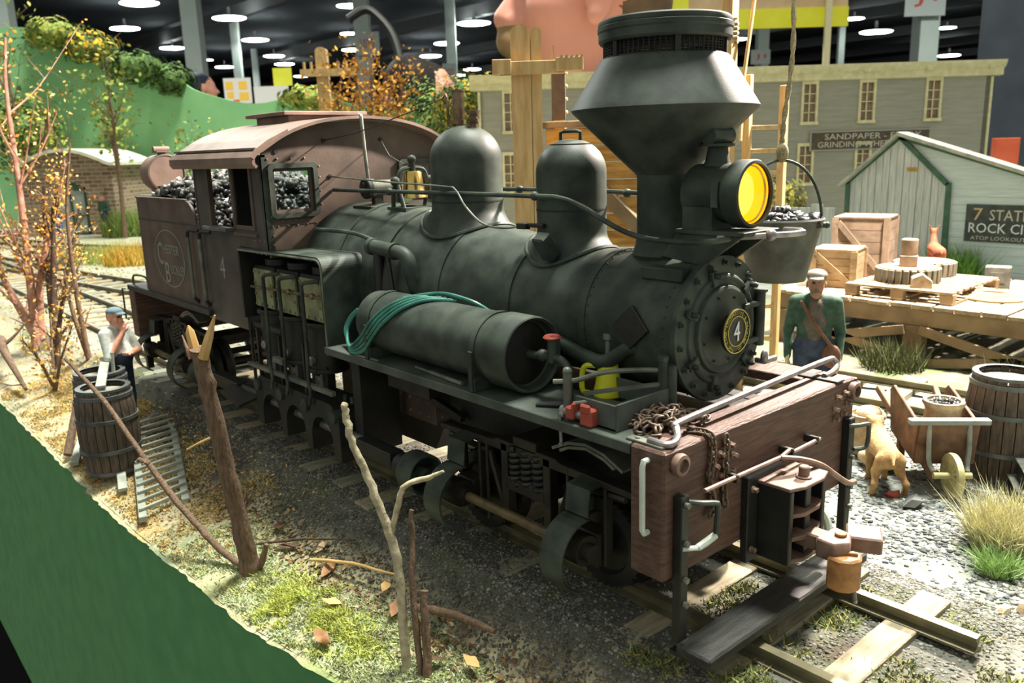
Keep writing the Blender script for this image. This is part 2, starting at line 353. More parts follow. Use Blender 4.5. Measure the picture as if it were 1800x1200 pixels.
# ---------------------------------------------------------------- implicit bodies (people, dog): one continuous surface
def implicit(prims, h, k=.03):
    lo = np.min([np.minimum(np.array(p[1])-np.max(p[3]), np.array(p[2])-np.max(p[3])) for p in prims], 0)-3*h
    hi = np.max([np.maximum(np.array(p[1])+np.max(p[3]), np.array(p[2])+np.max(p[3])) for p in prims], 0)+3*h
    n = np.ceil((hi-lo)/h).astype(int)+1; D = np.full(n, 1e3); M = np.full(n, 1e3); I = np.zeros(n, np.int16)
    for kind, a, b, r, mi, *kk in prims:
        kq = kk[0] if kk else k; a = np.array(a, float); b = np.array(b, float); R = np.max(r)+kq+3*h
        i0 = np.maximum(((np.minimum(a, b)-R-lo)/h).astype(int), 0); i1 = np.minimum(((np.maximum(a, b)+R-lo)/h).astype(int)+2, n)
        sl = tuple(slice(x, y) for x, y in zip(i0, i1))
        X = np.stack(np.meshgrid(*[lo[q]+h*np.arange(i0[q], i1[q]) for q in range(3)], indexing='ij'), -1)
        if kind == 'c':
            ab = b-a; t = np.clip(((X-a)@ab)/max(ab@ab, 1e-9), 0, 1); d = np.linalg.norm(X-a-t[..., None]*ab, axis=-1)-(r[0]+(r[1]-r[0])*t)
        else:
            rr = np.array(r, float); q = (X-a)/rr; l = np.linalg.norm(q, axis=-1); l2 = np.linalg.norm(q/rr, axis=-1)
            d = l*(l-1)/np.maximum(l2, 1e-6)
        m = M[sl]; w = d < m; M[sl] = np.where(w, d, m); I[sl] = np.where(w, mi, I[sl])
        o = D[sl]; hh = np.maximum(kq-np.abs(o-d), 0)/kq; D[sl] = np.minimum(o, d)-hh*hh*kq*.25
    s = D < 0; c = sum(s[x:n[0]-1+x, y:n[1]-1+y, z:n[2]-1+z].astype(int) for x in (0, 1) for y in (0, 1) for z in (0, 1))
    act = (c > 0) & (c < 8); ids = np.full(act.shape, -1); ids[act] = np.arange(act.sum()); cell = np.argwhere(act)
    acc = np.zeros((len(cell), 3)); cnt = np.zeros(len(cell))
    for ax in range(3):
        for p in (0, 1):
            for q in (0, 1):
                o = np.zeros(3, int); e = [x for x in range(3) if x != ax]; o[e[0]] = p; o[e[1]] = q; o2 = o.copy(); o2[ax] = 1
                A = cell+o; Z = cell+o2; d0 = D[A[:, 0], A[:, 1], A[:, 2]]; d1 = D[Z[:, 0], Z[:, 1], Z[:, 2]]
                x = (d0 < 0) != (d1 < 0); t = np.where(x, d0/np.where(x, d0-d1, 1), 0)
                pos = A.astype(float); pos[:, ax] += t; acc[x] += pos[x]; cnt[x] += 1
    V = lo+h*acc/np.maximum(cnt, 1)[:, None]; FQ = []
    for ax in range(3):
        e = [x for x in range(3) if x != ax]; sl0 = [slice(None)]*3; sl1 = [slice(None)]*3; sl0[ax] = slice(0, -1); sl1[ax] = slice(1, None)
        x = s[tuple(sl0)] != s[tuple(sl1)]; E = np.argwhere(x); E = E[(E[:, e[0]] > 0) & (E[:, e[1]] > 0)]
        E = E[(E[:, e[0]] < n[e[0]]-1) & (E[:, e[1]] < n[e[1]]-1)]
        def cid(u, v):
            Q = E.copy(); Q[:, e[0]] += u; Q[:, e[1]] += v; return ids[Q[:, 0], Q[:, 1], Q[:, 2]]
        q = np.stack([cid(-1, -1), cid(0, -1), cid(0, 0), cid(-1, 0)], 1); inn = s[E[:, 0], E[:, 1], E[:, 2]]
        fl = inn if ax != 1 else ~inn
        q[~fl] = q[~fl][:, ::-1]; FQ.append(q)
    FQ = np.concatenate(FQ); FQ = FQ[(FQ >= 0).all(1)]
    mi = I[cell[:, 0], cell[:, 1], cell[:, 2]]
    return V, FQ, mi[FQ[:, 0]]
def body_mesh(name, prims, mats, h, parent=None, k=.03, loc=(0, 0, 0), rotz=0, scale=1):
    V, FQ, mi = implicit(prims, h, k); me = bpy.data.meshes.new(name); me.from_pydata(V.tolist(), [], FQ.tolist())
    for q in mats: me.materials.append(MATS[q])
    me.polygons.foreach_set('material_index', mi.astype(np.int32)); me.polygons.foreach_set('use_smooth', np.ones(len(FQ), bool)); me.update()
    return link(name, me, parent, loc, (0, 0, rotz), scale)
def lumps(n, fn, r0, r1, cols, seed=1, flat=1):
    rs = np.random.RandomState(seed); t = (1+5**.5)/2
    I = np.array([(-1, t, 0), (1, t, 0), (-1, -t, 0), (1, -t, 0), (0, -1, t), (0, 1, t), (0, -1, -t), (0, 1, -t), (t, 0, -1), (t, 0, 1), (-t, 0, -1), (-t, 0, 1)])/1.9
    T = np.array([(0, 11, 5), (0, 5, 1), (0, 1, 7), (0, 7, 10), (0, 10, 11), (1, 5, 9), (5, 11, 4), (11, 10, 2), (10, 7, 6), (7, 1, 8), (3, 9, 4), (3, 4, 2), (3, 2, 6), (3, 6, 8), (3, 8, 9), (4, 9, 5), (2, 4, 11), (6, 2, 10), (8, 6, 7), (9, 8, 1)])
    P = fn(n, rs); V = I[None]*rs.uniform(.6, 1.35, (n, 12, 1)); V = V*(rs.uniform(r0, r1, (n, 1, 1))*rs.uniform(.7, 1.3, (n, 1, 3)))*np.array([1, 1, flat])
    a = rs.uniform(0, 6.28, n); ca, sa = np.cos(a)[:, None], np.sin(a)[:, None]
    V = np.stack([V[..., 0]*ca-V[..., 1]*sa, V[..., 0]*sa+V[..., 1]*ca, V[..., 2]], -1)+P[:, None]
    F_ = T[None]+(np.arange(n)*12)[:, None, None]
    cols = np.array(cols); cl = cols[rs.randint(len(cols), size=n)]*rs.uniform(.75, 1.2, (n, 1)); return V.reshape(-1, 3), F_.reshape(-1, 3), np.repeat(cl, 12, 0)
# ---------------------------------------------------------------- the layout: ground, fascia, backdrop, tracks
_lat = np.random.RandomState(3).rand(64, 64)
def vnoise(x, y):
    x = np.asarray(x, float); y = np.asarray(y, float); xi = np.floor(x).astype(int); yi = np.floor(y).astype(int); fx, fy = x-xi, y-yi
    fx = fx*fx*(3-2*fx); fy = fy*fy*(3-2*fy); g = lambda a, b: _lat[a % 64, b % 64]
    return (g(xi, yi)*(1-fx)+g(xi+1, yi)*fx)*(1-fy)+(g(xi, yi+1)*(1-fx)+g(xi+1, yi+1)*fx)*fy
def fbm(x, y, o=4): return sum(vnoise(x*2**i+7*i, y*2**i+3*i)/2**(i+1) for i in range(o))
def gz(x, y):
    x = np.asarray(x, float); y = np.asarray(y, float)
    left = np.interp(y, [-2.5, -2.38, -1.9, -1.55, -1.3, -1.02, -.4, .4, .95, 1.3, 3, 6, 30], [-.62, -.58, -.48, -.42, -.29, -.084, -.1, -.125, -.12, -.18, -.2, -.16, -.12])
    rough = np.where(np.abs(y) < 1, .045, .075)
    return left+rough*(fbm(x*1.7, y*1.7)-.5)+.03*(fbm(x*6, y*6, 2)-.5)
def edge_y(x): return np.interp(x, [-46, -6, -4.5, -3, -1.9, 0, 3, 9], [-2.38, -2.38, -2.32, -2.26, -2.08, -1.78, -1.35, -1.0])
def warp(x, y): return np.where(y < -1.0, -1.0+(y+1.0)*(edge_y(x)+1.0)/(-1.38), y)   # old edge y = -2.38
def back_y(x): return np.interp(x, [-48, -38, -26, -17.4, -6.4, 9], [2, 9.4, 12.6, 12.2, 24.4, 31])
def ground():
    xs = np.concatenate([np.arange(-46, -16, .3), np.arange(-16, -8, .12), np.arange(-8, 3.2, .045), np.arange(3.2, 9, .4)])
    ys = np.concatenate([np.arange(-2.38, 4.6, .045), np.arange(4.6, 11, .12), np.arange(11, 31, .4)])
    X, Y = np.meshgrid(xs, ys, indexing='ij'); Z = gz(X, Y); nx, ny = X.shape
    edge = Y < -2.35; Yj = warp(X, Y)-np.where(edge, .03+.06*(fbm(X*9, X*0, 3)-.4), 0); Z = np.where(edge, Z-.015, Z)
    n1, n2, n3 = fbm(X*1.1, Y*1.1), fbm(X*4+9, Y*4), fbm(X*2.3+40, Y*2.3+5)
    col = np.zeros(X.shape+(3,)); col[:] = lin(176, 176, 162)
    def mixin(c, w): 
        w = np.clip(w, 0, 1)[..., None]; col[:] = col*(1-w)+lin(*c)*w
    R = (Y > 1); mixin((138, 144, 136), R*1.0); mixin((104, 112, 109), R*(n2-.45)*3); mixin((150, 168, 128), R*(n3-.55)*4)
    mixin((92, 86, 62), ((Y > 5.75) & (Y < 10.5) & (X > -9))*np.clip((Y-5.7)*3, 0, 1)*(.75+.5*(n2-.5))); mixin((84, 104, 56), ((Y > 5.7) & (Y < 11) & (X > -9))*(n3-.52)*5)
    L = (Y < -.8); near = np.clip((X+4.6)/1.2, 0, 1)
    mixin((206, 196, 162), L*1.0); mixin((206, 172, 92), L*(1-near)*(n2-.48)*3.2); mixin((156, 176, 104), L*near*np.clip((-Y-1.55)*4, 0, 1)*(.35+(n3-.4)*2.5)); mixin((150, 166, 128), L*(n1-.58)*4)
    mixin((120, 96, 62), L*((Y > -1.75) & (Y < -1.2))*(n2-.42)*2.5*(X > -9))
    bal = np.clip((1.3-np.abs(Y+.12)+.5*(n3-.5))*5, 0, 1)*np.clip((1.6-X)*2, 0, 1)*np.clip((X+12)/2, 0, 1)
    mixin((94, 95, 87), bal); mixin((118, 102, 80), bal*np.clip((n2-.5)*3, 0, 1)*(np.abs(Y) < .5)); mixin((92, 100, 60), bal*np.clip((n3-.56)*6, 0, 1))
    mixin((70, 62, 48), ((Y < -.95) & (Y > -1.5))*np.clip((-X-4.6)/1, 0, 1)*np.clip((X+8.2), 0, 1)*.6)
    mixin((52, 43, 33), np.clip(1-np.abs(Y+1.32)/.24, 0, 1)*np.clip((-X-4.9)*2, 0, 1)*np.clip((X+7.7)*2, 0, 1)*(.5+n2))  # dark ditch soil, with the shade there painted into the colour as well
    mixin((188, 182, 158), np.clip((-X-11)/3, 0, 1)*.8); mixin((150, 160, 104), np.clip((-X-12)/3, 0, 1)*(n3-.52)*5)
    idx = np.arange(nx*ny).reshape(nx, ny); inside = (Y < back_y(X)+.2); q = np.stack([idx[:-1, :-1], idx[1:, :-1], idx[1:, 1:], idx[:-1, 1:]], -1)[inside[:-1, :-1]]
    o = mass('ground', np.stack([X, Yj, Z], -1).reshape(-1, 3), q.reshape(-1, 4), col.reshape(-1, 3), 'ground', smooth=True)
    return tag(o, 'gravel and scenery covered layout ground', 'ground', kind='structure')
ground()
# curved green fascia board under the near edge, black drape below it
xs = np.arange(-46, 9.1, .25); b = B(); n = len(xs)
e_ = {x: float(edge_y(x)) for x in xs}; P = [(x, e_[x], float(gz(x, -2.38))+.0) for x in xs]+[(x, e_[x]-.03, -6.5) for x in xs]+[(x, e_[x]+.05, -6.5) for x in xs]+[(x, e_[x]+.05, float(gz(x, -2.38))-.05) for x in xs]
b.add(P, [(i, i+1, n+i+1, n+i) for i in range(n-1)]+[(n+i, n+i+1, 2*n+i+1, 2*n+i) for i in range(n-1)]+[(2*n+i, 2*n+i+1, 3*n+i+1, 3*n+i) for i in range(n-1)])
tag(b.build('fascia_board', 'fascia_green', sharp=60), 'smooth green fascia board along the near edge of the layout', 'fascia', kind='structure')
b = B().bx(-46, 9, -2.42, -2.36, -35, -6.45)
tag(b.build('table_drape', 'drape_black'), 'black cloth drape hanging below the green fascia', 'drape', kind='structure')
# green profile board rising behind the layout
px = [(-45.4, 5.0, 9.4), (-44.3, 6.2, 9.3), (-43.1, 7.4, 8.75), (-42.1, 8.3, 8.15), (-41.2, 9.1, 7.45), (-40.4, 10.0, 7.1), (-39.4, 11.0, 6.75), (-38.6, 11.7, 6.1), (-36.7, 13.6, 5.45), (-34.8, 15.6, 5.85), (-32, 16.2, 5.2), (-28, 16.5, 4.6), (-24, 16.0, 4.3), (-20, 14.8, 4.1), (-17.8, 13.6, 4.0)]
px = [(-52, -3, 8.2), (-48, 2, 9.2)]+px
sp = smooth_path(px, 5); n = len(sp); b = B(); b.add([tuple(q) for q in sp]+[(q.x, q.y, -.4) for q in sp]+[(q.x-.15, q.y+.15, q.z) for q in sp]+[(q.x-.15, q.y+.15, -.4) for q in sp], [(i, i+1, n+i+1, n+i) for i in range(n-1)]+[(2*n+i, 3*n+i, 3*n+i+1, 2*n+i+1) for i in range(n-1)]+[(i, 2*n+i, 2*n+i+1, i+1) for i in range(n-1)])
tag(b.build('hill_board', 'hill_green', sharp=60), 'tall green painted board cut to a hill outline behind the layout', 'backdrop', kind='structure')
# the ground strip that joins the far ground with the board
b = B().add([(-52, -3, -.2), (-46, -2.3, -.2), (-46, 10, -.2), (-26, 12.6, -.2), (-17.4, 12.3, -.2), (-17.8, 13.6, -.2), (-24, 16, -.2), (-32, 16.2, -.2), (-36.7, 13.6, -.2), (-42, 8.3, -.2), (-48, 2, -.2)], [(0, 1, 2, 9, 10), (2, 3, 8, 9), (3, 4, 5, 6, 7, 8)])
tag(b.build('ground_verge', 'weathered_grey'), 'bare ground verge at the foot of the green board', 'ground', kind='structure')
# tracks
railprof = [(-.055, -.1), (.055, -.1), (.055, -.085), (.012, -.07), (.012, -.032), (.032, -.022), (.032, 0), (-.032, 0), (-.032, -.022), (-.012, -.032), (-.012, -.07), (-.055, -.085)]
def sweep(path, off):
    b = B(); n = len(railprof); P = []
    for i, p in enumerate(path):
        d = (Vector(path[min(i+1, len(path)-1)])-Vector(path[max(i-1, 0)])).normalized(); nr = Vector((-d.y, d.x, 0))
        P += [Vector(p)+nr*(off+u)+Vector((0, 0, w)) for u, w in railprof]
    f = [tuple(range(n))[::-1], tuple(range((len(path)-1)*n, len(path)*n))]
    for i in range(len(path)-1): f += [(i*n+j, i*n+(j+1) % n, (i+1)*n+(j+1) % n, (i+1)*n+j) for j in range(n)]
    return b.add(P, f)
tie_me = []
for k in range(3):
    t = B().box((0, 0, -.15), (.2+.02*k, 1.86+.06*k, .12)); me = t.mesh('tie', .008); me.materials.append(MATS[('tie_wood', 'tie_wood_grey', 'tie_wood')[k]]); tie_me.append(me)
def track(label, path, offs, step, rs, mi=None, start=0, tl=1):
    t = thing('railway_track', label, 'track'); path = [Vector(p) for p in path]
    for o in offs: sweep(path, o).build('rail', 'rail', t, sharp=30)
    s = start
    for a, b_ in zip(path[:-1], path[1:]):
        L = (b_-a).length
        while s < L:
            p = a+(b_-a)*s/L; d = b_-a
            link('tie', tie_me[rs.randint(0, 2)], t, (p.x+rs.uniform(-.02, .02), p.y+rs.uniform(-.05, .05), p.z), (0, 0, math.atan2(d.y, d.x)+rs.uniform(-.03, .03)), (1, tl, 1)); s += step*rs.uniform(.95, 1.05)
        s -= L
    return t
R_ = random.Random(4)
track('weathered main track the locomotive stands on', [(1.12, 0, 0), (-46, 0, 0)], (-.489, .489), .565, R_, start=.42)
side = smooth_path([(3.5, 5.2, 0), (0, 5.18, 0), (-4, 4.75, 0), (-9, 3.6, 0), (-15, 2.2, 0), (-21, 1.2, 0), (-29, .2, 0)], 6)
track('sunlit siding track curving past the loading platform', side, (-.489, .489), .62, R_)
far = smooth_path([(-40, 1.6, 0), (-33, 2.6, 0), (-28, 4.2, 0), (-24, 6.6, 0), (-20, 10, 0)], 5)
track('far track in front of the little brick building', far, (-.489, .489), .75, R_)
# loose stone, grass and leaf litter
def scatter(x0, x1, y0, y1, dz=0, keep=None):
    def fn(n, rs):
        out = []
        while len(out) < n:
            x = rs.uniform(x0, x1, n); y = rs.uniform(y0, y1, n)
            if keep is not None:
                m = rs.rand(n) < keep(x, y); x, y = x[m], y[m]
            out += list(zip(x, y))
        a = np.array(out[:n]); return np.column_stack([a[:, 0], warp(a[:, 0], a[:, 1]), gz(a[:, 0], a[:, 1])+dz])
    return fn
def gravel(name, label, n, fn, r0, r1, cols, seed, flat=.7):
    V, F_, c = lumps(n, fn, r0, r1, cols, seed, flat); tag(mass(name, V, F_, c, 'stone'), label, 'gravel', kind='stuff')
gravel('ballast', 'dark crushed ballast along the main track', 46000, scatter(-8, 1.6, -1.62, 1.25, 0, lambda x, y: np.clip((1.62-np.abs(y+.05))*3, .0, 1)*np.where(np.abs(y) < .8, .35, 1)), .006, .016, [lin(120, 121, 112), lin(146, 146, 136), lin(98, 98, 90), lin(128, 120, 102)], 2)
gravel('loose_stones', 'pale blue grey loose stones right of the front track', 10000, scatter(-2.2, 2.4, .95, 4.4, 0, lambda x, y: np.clip(fbm(x*2, y*2)*2.6-.8, 0.05, 1)), .008, .032, [lin(104, 110, 107), lin(140, 142, 134), lin(70, 79, 81), lin(160, 160, 149)], 5, .42)
gravel('yard_gravel', 'fine yard gravel around the tracks at far left', 2500, scatter(-26, -9, -1.2, 4.5), .015, .04, [lin(170, 166, 148), lin(140, 140, 128)], 6)
def blades(n, fn, h, w, cols, seed, lean=.5, hv=.5):
    rs = np.random.RandomState(seed); P = fn(n, rs); a = rs.uniform(0, 6.28, n); u = np.stack([np.cos(a), np.sin(a), 0*a], 1)*w*rs.uniform(.6, 1.3, (n, 1))
    d = np.stack([rs.normal(0, lean, n), rs.normal(0, lean, n), np.ones(n)], 1)*(h*rs.uniform(1-hv, 1+hv, n))[:, None]
    V = np.stack([P-u, P+u, P+d], 1).reshape(-1, 3); cols = np.array(cols); c = np.repeat(cols[rs.randint(len(cols), size=n)]*rs.uniform(.8, 1.2, (n, 1)), 3, 0)
    return V, np.arange(n*3).reshape(-1, 3), c
def grass(name, label, n, fn, h, w, cols, seed, lean=.5, cat='grass'):
    V, F_, c = blades(n, fn, h, w, cols, seed, lean); return tag(mass(name, V, F_, c, 'foliage'), label, cat, kind='stuff')
grass('turf', 'pale green ground foam turf along the near edge', 34000, scatter(-4.6, .8, -2.36, -1.5, 0, lambda x, y: np.clip(fbm(x*3, y*3)*3-.9, .02, 1)*np.clip((-1.45-y)*4, 0, 1)),   .022, .009, [lin(206, 210, 150), lin(190, 200, 130), lin(222, 222, 184), lin(200, 214, 184)], 8, .9)
grass('moss_patch', 'bright yellow green moss patch at the stump foot', 7000, scatter(-3.7, -1.6, -2.36, -1.6, .005, lambda x, y: np.clip(fbm(x*4+3, y*4)*4-1.6, 0, 1)*np.exp(-((x+2.7)/.5)**2-((y+2.05)/.22)**2)), .03, .008, [lin(204, 210, 96), lin(214, 218, 120), lin(186, 200, 104)], 9, .9)
grass('weeds', 'green weeds growing between the front rails', 5000, scatter(-.3, 1.6, -1.5, 1.1, 0, lambda x, y: np.clip(fbm(x*3+8, y*3)*5-2.6, 0, 1)), .035, .008, [lin(116, 128, 72), lin(96, 110, 60), lin(168, 162, 84)], 10, .8)
grass('autumn_turf', 'yellow and rust ground foam around the near barrels', 26000, scatter(-12, -4.2, -2.36, -1.2, 0, lambda x, y: np.clip(fbm(x*2.5, y*2.5)*3.4-1.2, 0, 1)), .022, .010, [lin(222, 188, 84), lin(206, 160, 96), lin(200, 196, 146), lin(226, 206, 140)], 12, .9)
def tuft(name, label, c, r, n, h, cols, seed, lean=.35):
    def fn(n, rs):
        a = rs.uniform(0, 6.28, n); q = r*np.sqrt(rs.rand(n)); x = c[0]+q*np.cos(a); y = c[1]+q*np.sin(a); return np.column_stack([x, y, gz(x, y)])
    return grass(name, label, n, fn, h, .006*max(1, h*4), cols, seed, lean)
tuft('grass_tuft', 'large pale straw grass tuft at the right edge', (.72, 2.25), .27, 3200, .27, [lin(206, 200, 150), lin(196, 190, 130), lin(214, 210, 176)], 13, .5)
tuft('grass_tuft', 'small vivid green grass tuft before the straw tuft', (.80, 1.75), .12, 900, .13, [lin(166, 194, 124), lin(150, 184, 110)], 14, .6)
tuft('grass_tuft', 'dry straw tuft under the smokebox', (-1.1, 1.3), .14, 500, .4, [lin(150, 130, 70), lin(190, 170, 100)], 15, .25)
tuft('grass_clump', 'orange yellow grass clump beside the far siding', (-24.4, 3.6), .9, 1600, .5, [lin(226, 170, 50), lin(206, 190, 90)], 16, .4)
tuft('grass_clump', 'yellow green grass clump between the far tracks', (-26.2, 3.1), 1.4, 1600, .45, [lin(190, 190, 110), lin(150, 170, 70)], 17, .4)
tuft('grass_clump', 'green weeds below the loading platform post', (-2.2, 6.6), .4, 900, .3, [lin(84, 92, 44), lin(70, 80, 36)], 18, .3)
tuft('grass_clump', 'green weeds under the right end of the platform', (-.2, 6.5), .9, 1600, .3, [lin(84, 92, 44), lin(66, 76, 36)], 19, .3)
tuft('grass_clump', 'bright green weeds at the white shed corner', (-4.3, 14.0), .5, 900, .6, [lin(120, 160, 60), lin(100, 140, 50)], 20, .3)
tuft('grass_clump', 'green brush beside the brick building corner', (-34.8, 6.5), 1.0, 1200, .9, [lin(120, 150, 60), lin(150, 170, 90)], 21, .3)
# leaf litter along the ditch
def litter(n, fn, s0, s1, cols, seed):
    rs = np.random.RandomState(seed); P = fn(n, rs)+[0, 0, .012]; a = rs.uniform(0, 6.28, n); s = rs.uniform(s0, s1, n)
    t = rs.normal(0, .45, (n, 2)); V = []
    for i in range(n):
        R = Euler((t[i, 0], t[i, 1], a[i])).to_matrix(); k = s[i]
        for q in ((-1, 0, 0), (-.3, -.55, .12), (.4, -.4, .1), (1, 0, .25), (.4, .45, .1), (-.3, .5, .12)): V.append(P[i]+np.array(R @ Vector(q))*k)
    F_ = [(6*i+j, 6*i+j+1, 6*i+j+2, 6*i+5-0) if 0 else (6*i, 6*i+1, 6*i+2, 6*i+3) for i in range(n) for j in (0,)]+[(6*i, 6*i+3, 6*i+4, 6*i+5) for i in range(n)]
    cols = np.array(cols); c = np.repeat(cols[rs.randint(len(cols), size=n)]*rs.uniform(.8, 1.15, (n, 1)), 6, 0); return V, F_, c
V, F_, c = litter(1300, scatter(-6, .8, -2.0, -1.3, 0, lambda x, y: np.clip(1-np.abs(y+1.62)*3, 0, 1)), .012, .04, [lin(176, 150, 108), lin(140, 104, 62), lin(196, 178, 140), lin(110, 84, 54)], 23)
tag(mass('leaf_litter', V, F_, c, 'foliage'), 'brown leaf litter along the foot of the ballast', 'leaves', kind='stuff')
V, F_, c = litter(2200, scatter(-13, -4, -2.36, -1.0), .01, .026, [lin(206, 170, 110), lin(226, 196, 140), lin(190, 140, 70)], 24)
tag(mass('leaf_litter', V, F_, c, 'foliage'), 'tan leaf litter around the bare autumn trees', 'leaves', kind='stuff')
V, F_, c = litter(260, scatter(-4, .9, -2.0, -1.3), .05, .1, [lin(0, 0, 0)]*2, 25)
lf = [(-2.35, -1.42), (-2.1, -1.5), (-1.75, -1.38), (-1.45, -1.62), (-1.2, -1.5), (-1.0, -1.75), (-.85, -1.55), (-.7, -1.78), (-.55, -1.6), (-3.0, -1.55), (-3.3, -1.45), (-3.6, -1.6), (-2.6, -1.75), (-2.3, -2.0), (-.3, -1.5), (-4.0, -1.5)]
names = ['by the fallen branch', 'left of the bare twig', 'behind the bare twig', 'at the twig foot', 'right of the twig foot', 'nearest the frame bottom', 'in the front leaf drift', 'at the drift edge', 'on the front ballast edge', 'right of the sawn trunk', 'beyond the sawn trunk foot', 'at the sawn trunk foot', 'on the green turf', 'on the turf by the fascia', 'farthest right', 'left of the sawn trunk']
for i, ((x, y), nm) in enumerate(zip(lf, names)):
    k = R_.uniform(.05, .085); z = float(gz(x, y))+.03; b = B(); Q = [(-1, 0, 0), (-.6, -.35, .08), (0, -.6, .16), (.5, -.35, .1), (1, 0, .3), (.5, .35, .16), (0, .6, .12), (-.6, .35, .1)]
    b.add([(q[0]*k*1.3, q[1]*k, q[2]*k*1.4) for q in Q]+[(q[0]*k*1.3, q[1]*k, q[2]*k*1.4-.004) for q in Q]+[(0, 0, .01)], [(j, (j+1) % 8, 16) for j in range(8)]+[(8+(j+1) % 8, 8+j, j, (j+1) % 8) for j in range(8)])
    o = b.build('fallen_leaf', ('heartwood', 'coupler_rust', 'sack', 'barrow_brown')[i % 4], None, (x, y, z), (R_.uniform(-.4, .4), R_.uniform(-.4, .4), R_.uniform(0, 6)), sharp=80)
    tag(o, 'curled dry brown leaf '+nm, 'leaf', 'fallen leaves beside the ballast')
# ---------------------------------------------------------------- the locomotive (x forward, front beam at x = 0, rail tops at z = 0)
LOCO = thing('locomotive', 'large black geared steam locomotive number 4 standing on the near track', 'locomotive')
def part(name, b, m, parent=LOCO, label=None, kind=None, **kw):
    o = b.build(name, m, parent, **kw)
    return tag(o, label, None, None, kind)
# front beam and its fittings
beam = part('front_beam', B().bx(-.243, 0, -1.052, 1.052, .493, 1.263), 'beam_wood', bevel=.014, label='brown wooden front beam')
nut = B().cyl((0, 0, 0), (.014, 0, 0), .021, n=10).box((.026, 0, 0), (.03, .026, .026), (.4, 0, 0)).mesh('nut', .003); nut.materials.append(MATS['coupler_brown'])
for y, z in ((.80, 1.17), (.90, 1.18), (.77, 1.09), (.94, 1.10), (.78, 1.02), (.88, 1.04), (-.45, 1.16), (-.42, 1.09), (-.55, 1.13), (-.60, 1.07), (-.57, 1.01), (-.44, 1.0)):
    link('nut', nut, beam, (0, y, z), (random.random(), 0, 0))
for y in (-.94, 1.0):
    part('stake_pocket', B().lathe([(.035, 0), (.06, 0), (.066, .02), (.06, .045), (.04, .05), (.034, .02)], (0, y, 1.176), (1, 0, 0), 20), 'coupler_brown', beam)
part('push_pole_pocket', B().bx(-.12, 0, 1.05, 1.09, 1.08, 1.25).cyl((-.05, 1.09, 1.17), (-.05, 1.13, 1.17), .06), 'beam_wood', beam, bevel=.006)
hr = smooth_path([(-.16, -.985, 1.285), (-.05, -.985, 1.285), (-.03, -.93, 1.288), (-.06, -.86, 1.30), (-.1, -.82, 1.33), (-.12, -.77, 1.345), (-.14, -.3, 1.352), (-.17, .5, 1.36), (-.19, 1.02, 1.36), (-.18, 1.08, 1.345), (-.16, 1.09, 1.31), (-.14, 1.0, 1.285), (-.13, .86, 1.28)], 6)
part('front_handrail', B().tube(hr, .021, 10), 'steel', label='bare steel handrail bar')
part('handrail_plate', B().bx(-.3, -.04, -1.02, -.955, 1.263, 1.278).cyl((-.24, -.985, 1.278), (-.24, -.985, 1.286), .016, n=10).cyl((-.13, -.985, 1.278), (-.13, -.985, 1.286), .016, n=10), 'pale_metal', bevel=.003)
part('handrail_plate', B().bx(-.3, .0, .8, .9, 1.263, 1.276), 'black_dark', bevel=.003)
g = part('side_grab_iron', B().tube([(-.11, -1.052, 1.2), (-.11, -1.09, 1.2), (-.11, -1.1, 1.17), (-.108, -1.1, .8), (-.108, -1.085, .775), (-.108, -1.052, .775)], .017, 8), 'white_paint', label='white painted grab iron')
for s in (-1, 1):
    h = part('step_hanger', B().bx(0, .06, s*.935-.035, s*.935+.035, .1, 1.0), 'black_dark', bevel=.006)
    for z in (.95, .72, .5, .35): part('bolt', B().cyl((.06, s*.935, z), (.085, s*.935, z), .018, n=8), 'pale_metal', h)
    if s < 0: pts = [(.05, -.9, .955), (.11, -.86, .955), (.13, -.76, .93), (.13, -.735, .9), (.12, -.735, .73)]
    else: pts = [(.05, .9, .95), (.10, .95, .955), (.12, 1.03, .95), (.12, 1.05, .92), (.11, 1.05, .78), (.06, .97, .765)]
    gi = part('grab_iron', B().tube(smooth_path(pts, 4), .016, 8), 'black')
    if s < 0: part('grab_iron_rung', B().tube([(.12, -.735, .725), (.1, -.8, .695), (.09, -.86, .68)], [.02, .023, .02], 8).tube([(.09, -.86, .68), (.05, -.95, .69)], .015, 8), 'white_paint', gi, label='white painted rung')
part('footboard', B().bx(.05, .29, -1.0, .8, .055, .125), 'plank_dark', bevel=.012, label='dark plank footboard')
for y in (-.95, .75): part('footboard_bracket', B().bx(.0, .25, y-.03, y+.03, .035, .06), 'black_dark')
# coupler pocket, coupler, cut lever
pk = part('coupler_pocket', B().bx(0, .05, -.31, .31, .36, .92).bx(.05, .27, -.205, -.165, .385, .86).bx(.05, .27, .165, .205, .385, .86).bx(.05, .12, -.165, .165, .385, .86).bx(.05, .27, -.03, .03, .385, .86), 'black_dark', bevel=.006, label='black cast link pocket')
for z in (.385, .53, .68): part('pocket_shelf', B().prism([(.06, -.2), (.25, -.2), (.3, -.08), (.3, .08), (.25, .2), (.06, .2)], 'z', z, z+.028), 'coupler_brown', pk, bevel=.004)
part('pocket_top', B().prism([(.04, -.21), (.265, -.21), (.305, -.1), (.31, .1), (.275, .21), (.04, .21)], 'z', .86, .882), 'coupler_brown', pk, bevel=.004)
part('coupling_pin', B().cyl((.22, .02, .882), (.22, .02, .896), .05).cyl((.22, .02, .89), (.22, .02, .955), .033), 'coupler_brown', pk, bevel=.006)
for y, z in ((-.27, .84), (-.27, .45), (.27, .84), (.27, .45)): link('nut', nut, pk, (.05, y, z))
cp = part('coupler', B().bx(.2, .42, -.06, .06, .47, .57).prism([(.38, -.1), (.5, -.11), (.56, -.02), (.5, .1), (.38, .12)], 'z', .46, .58), 'coupler_brown', bevel=.01, label='brown knuckle coupler')
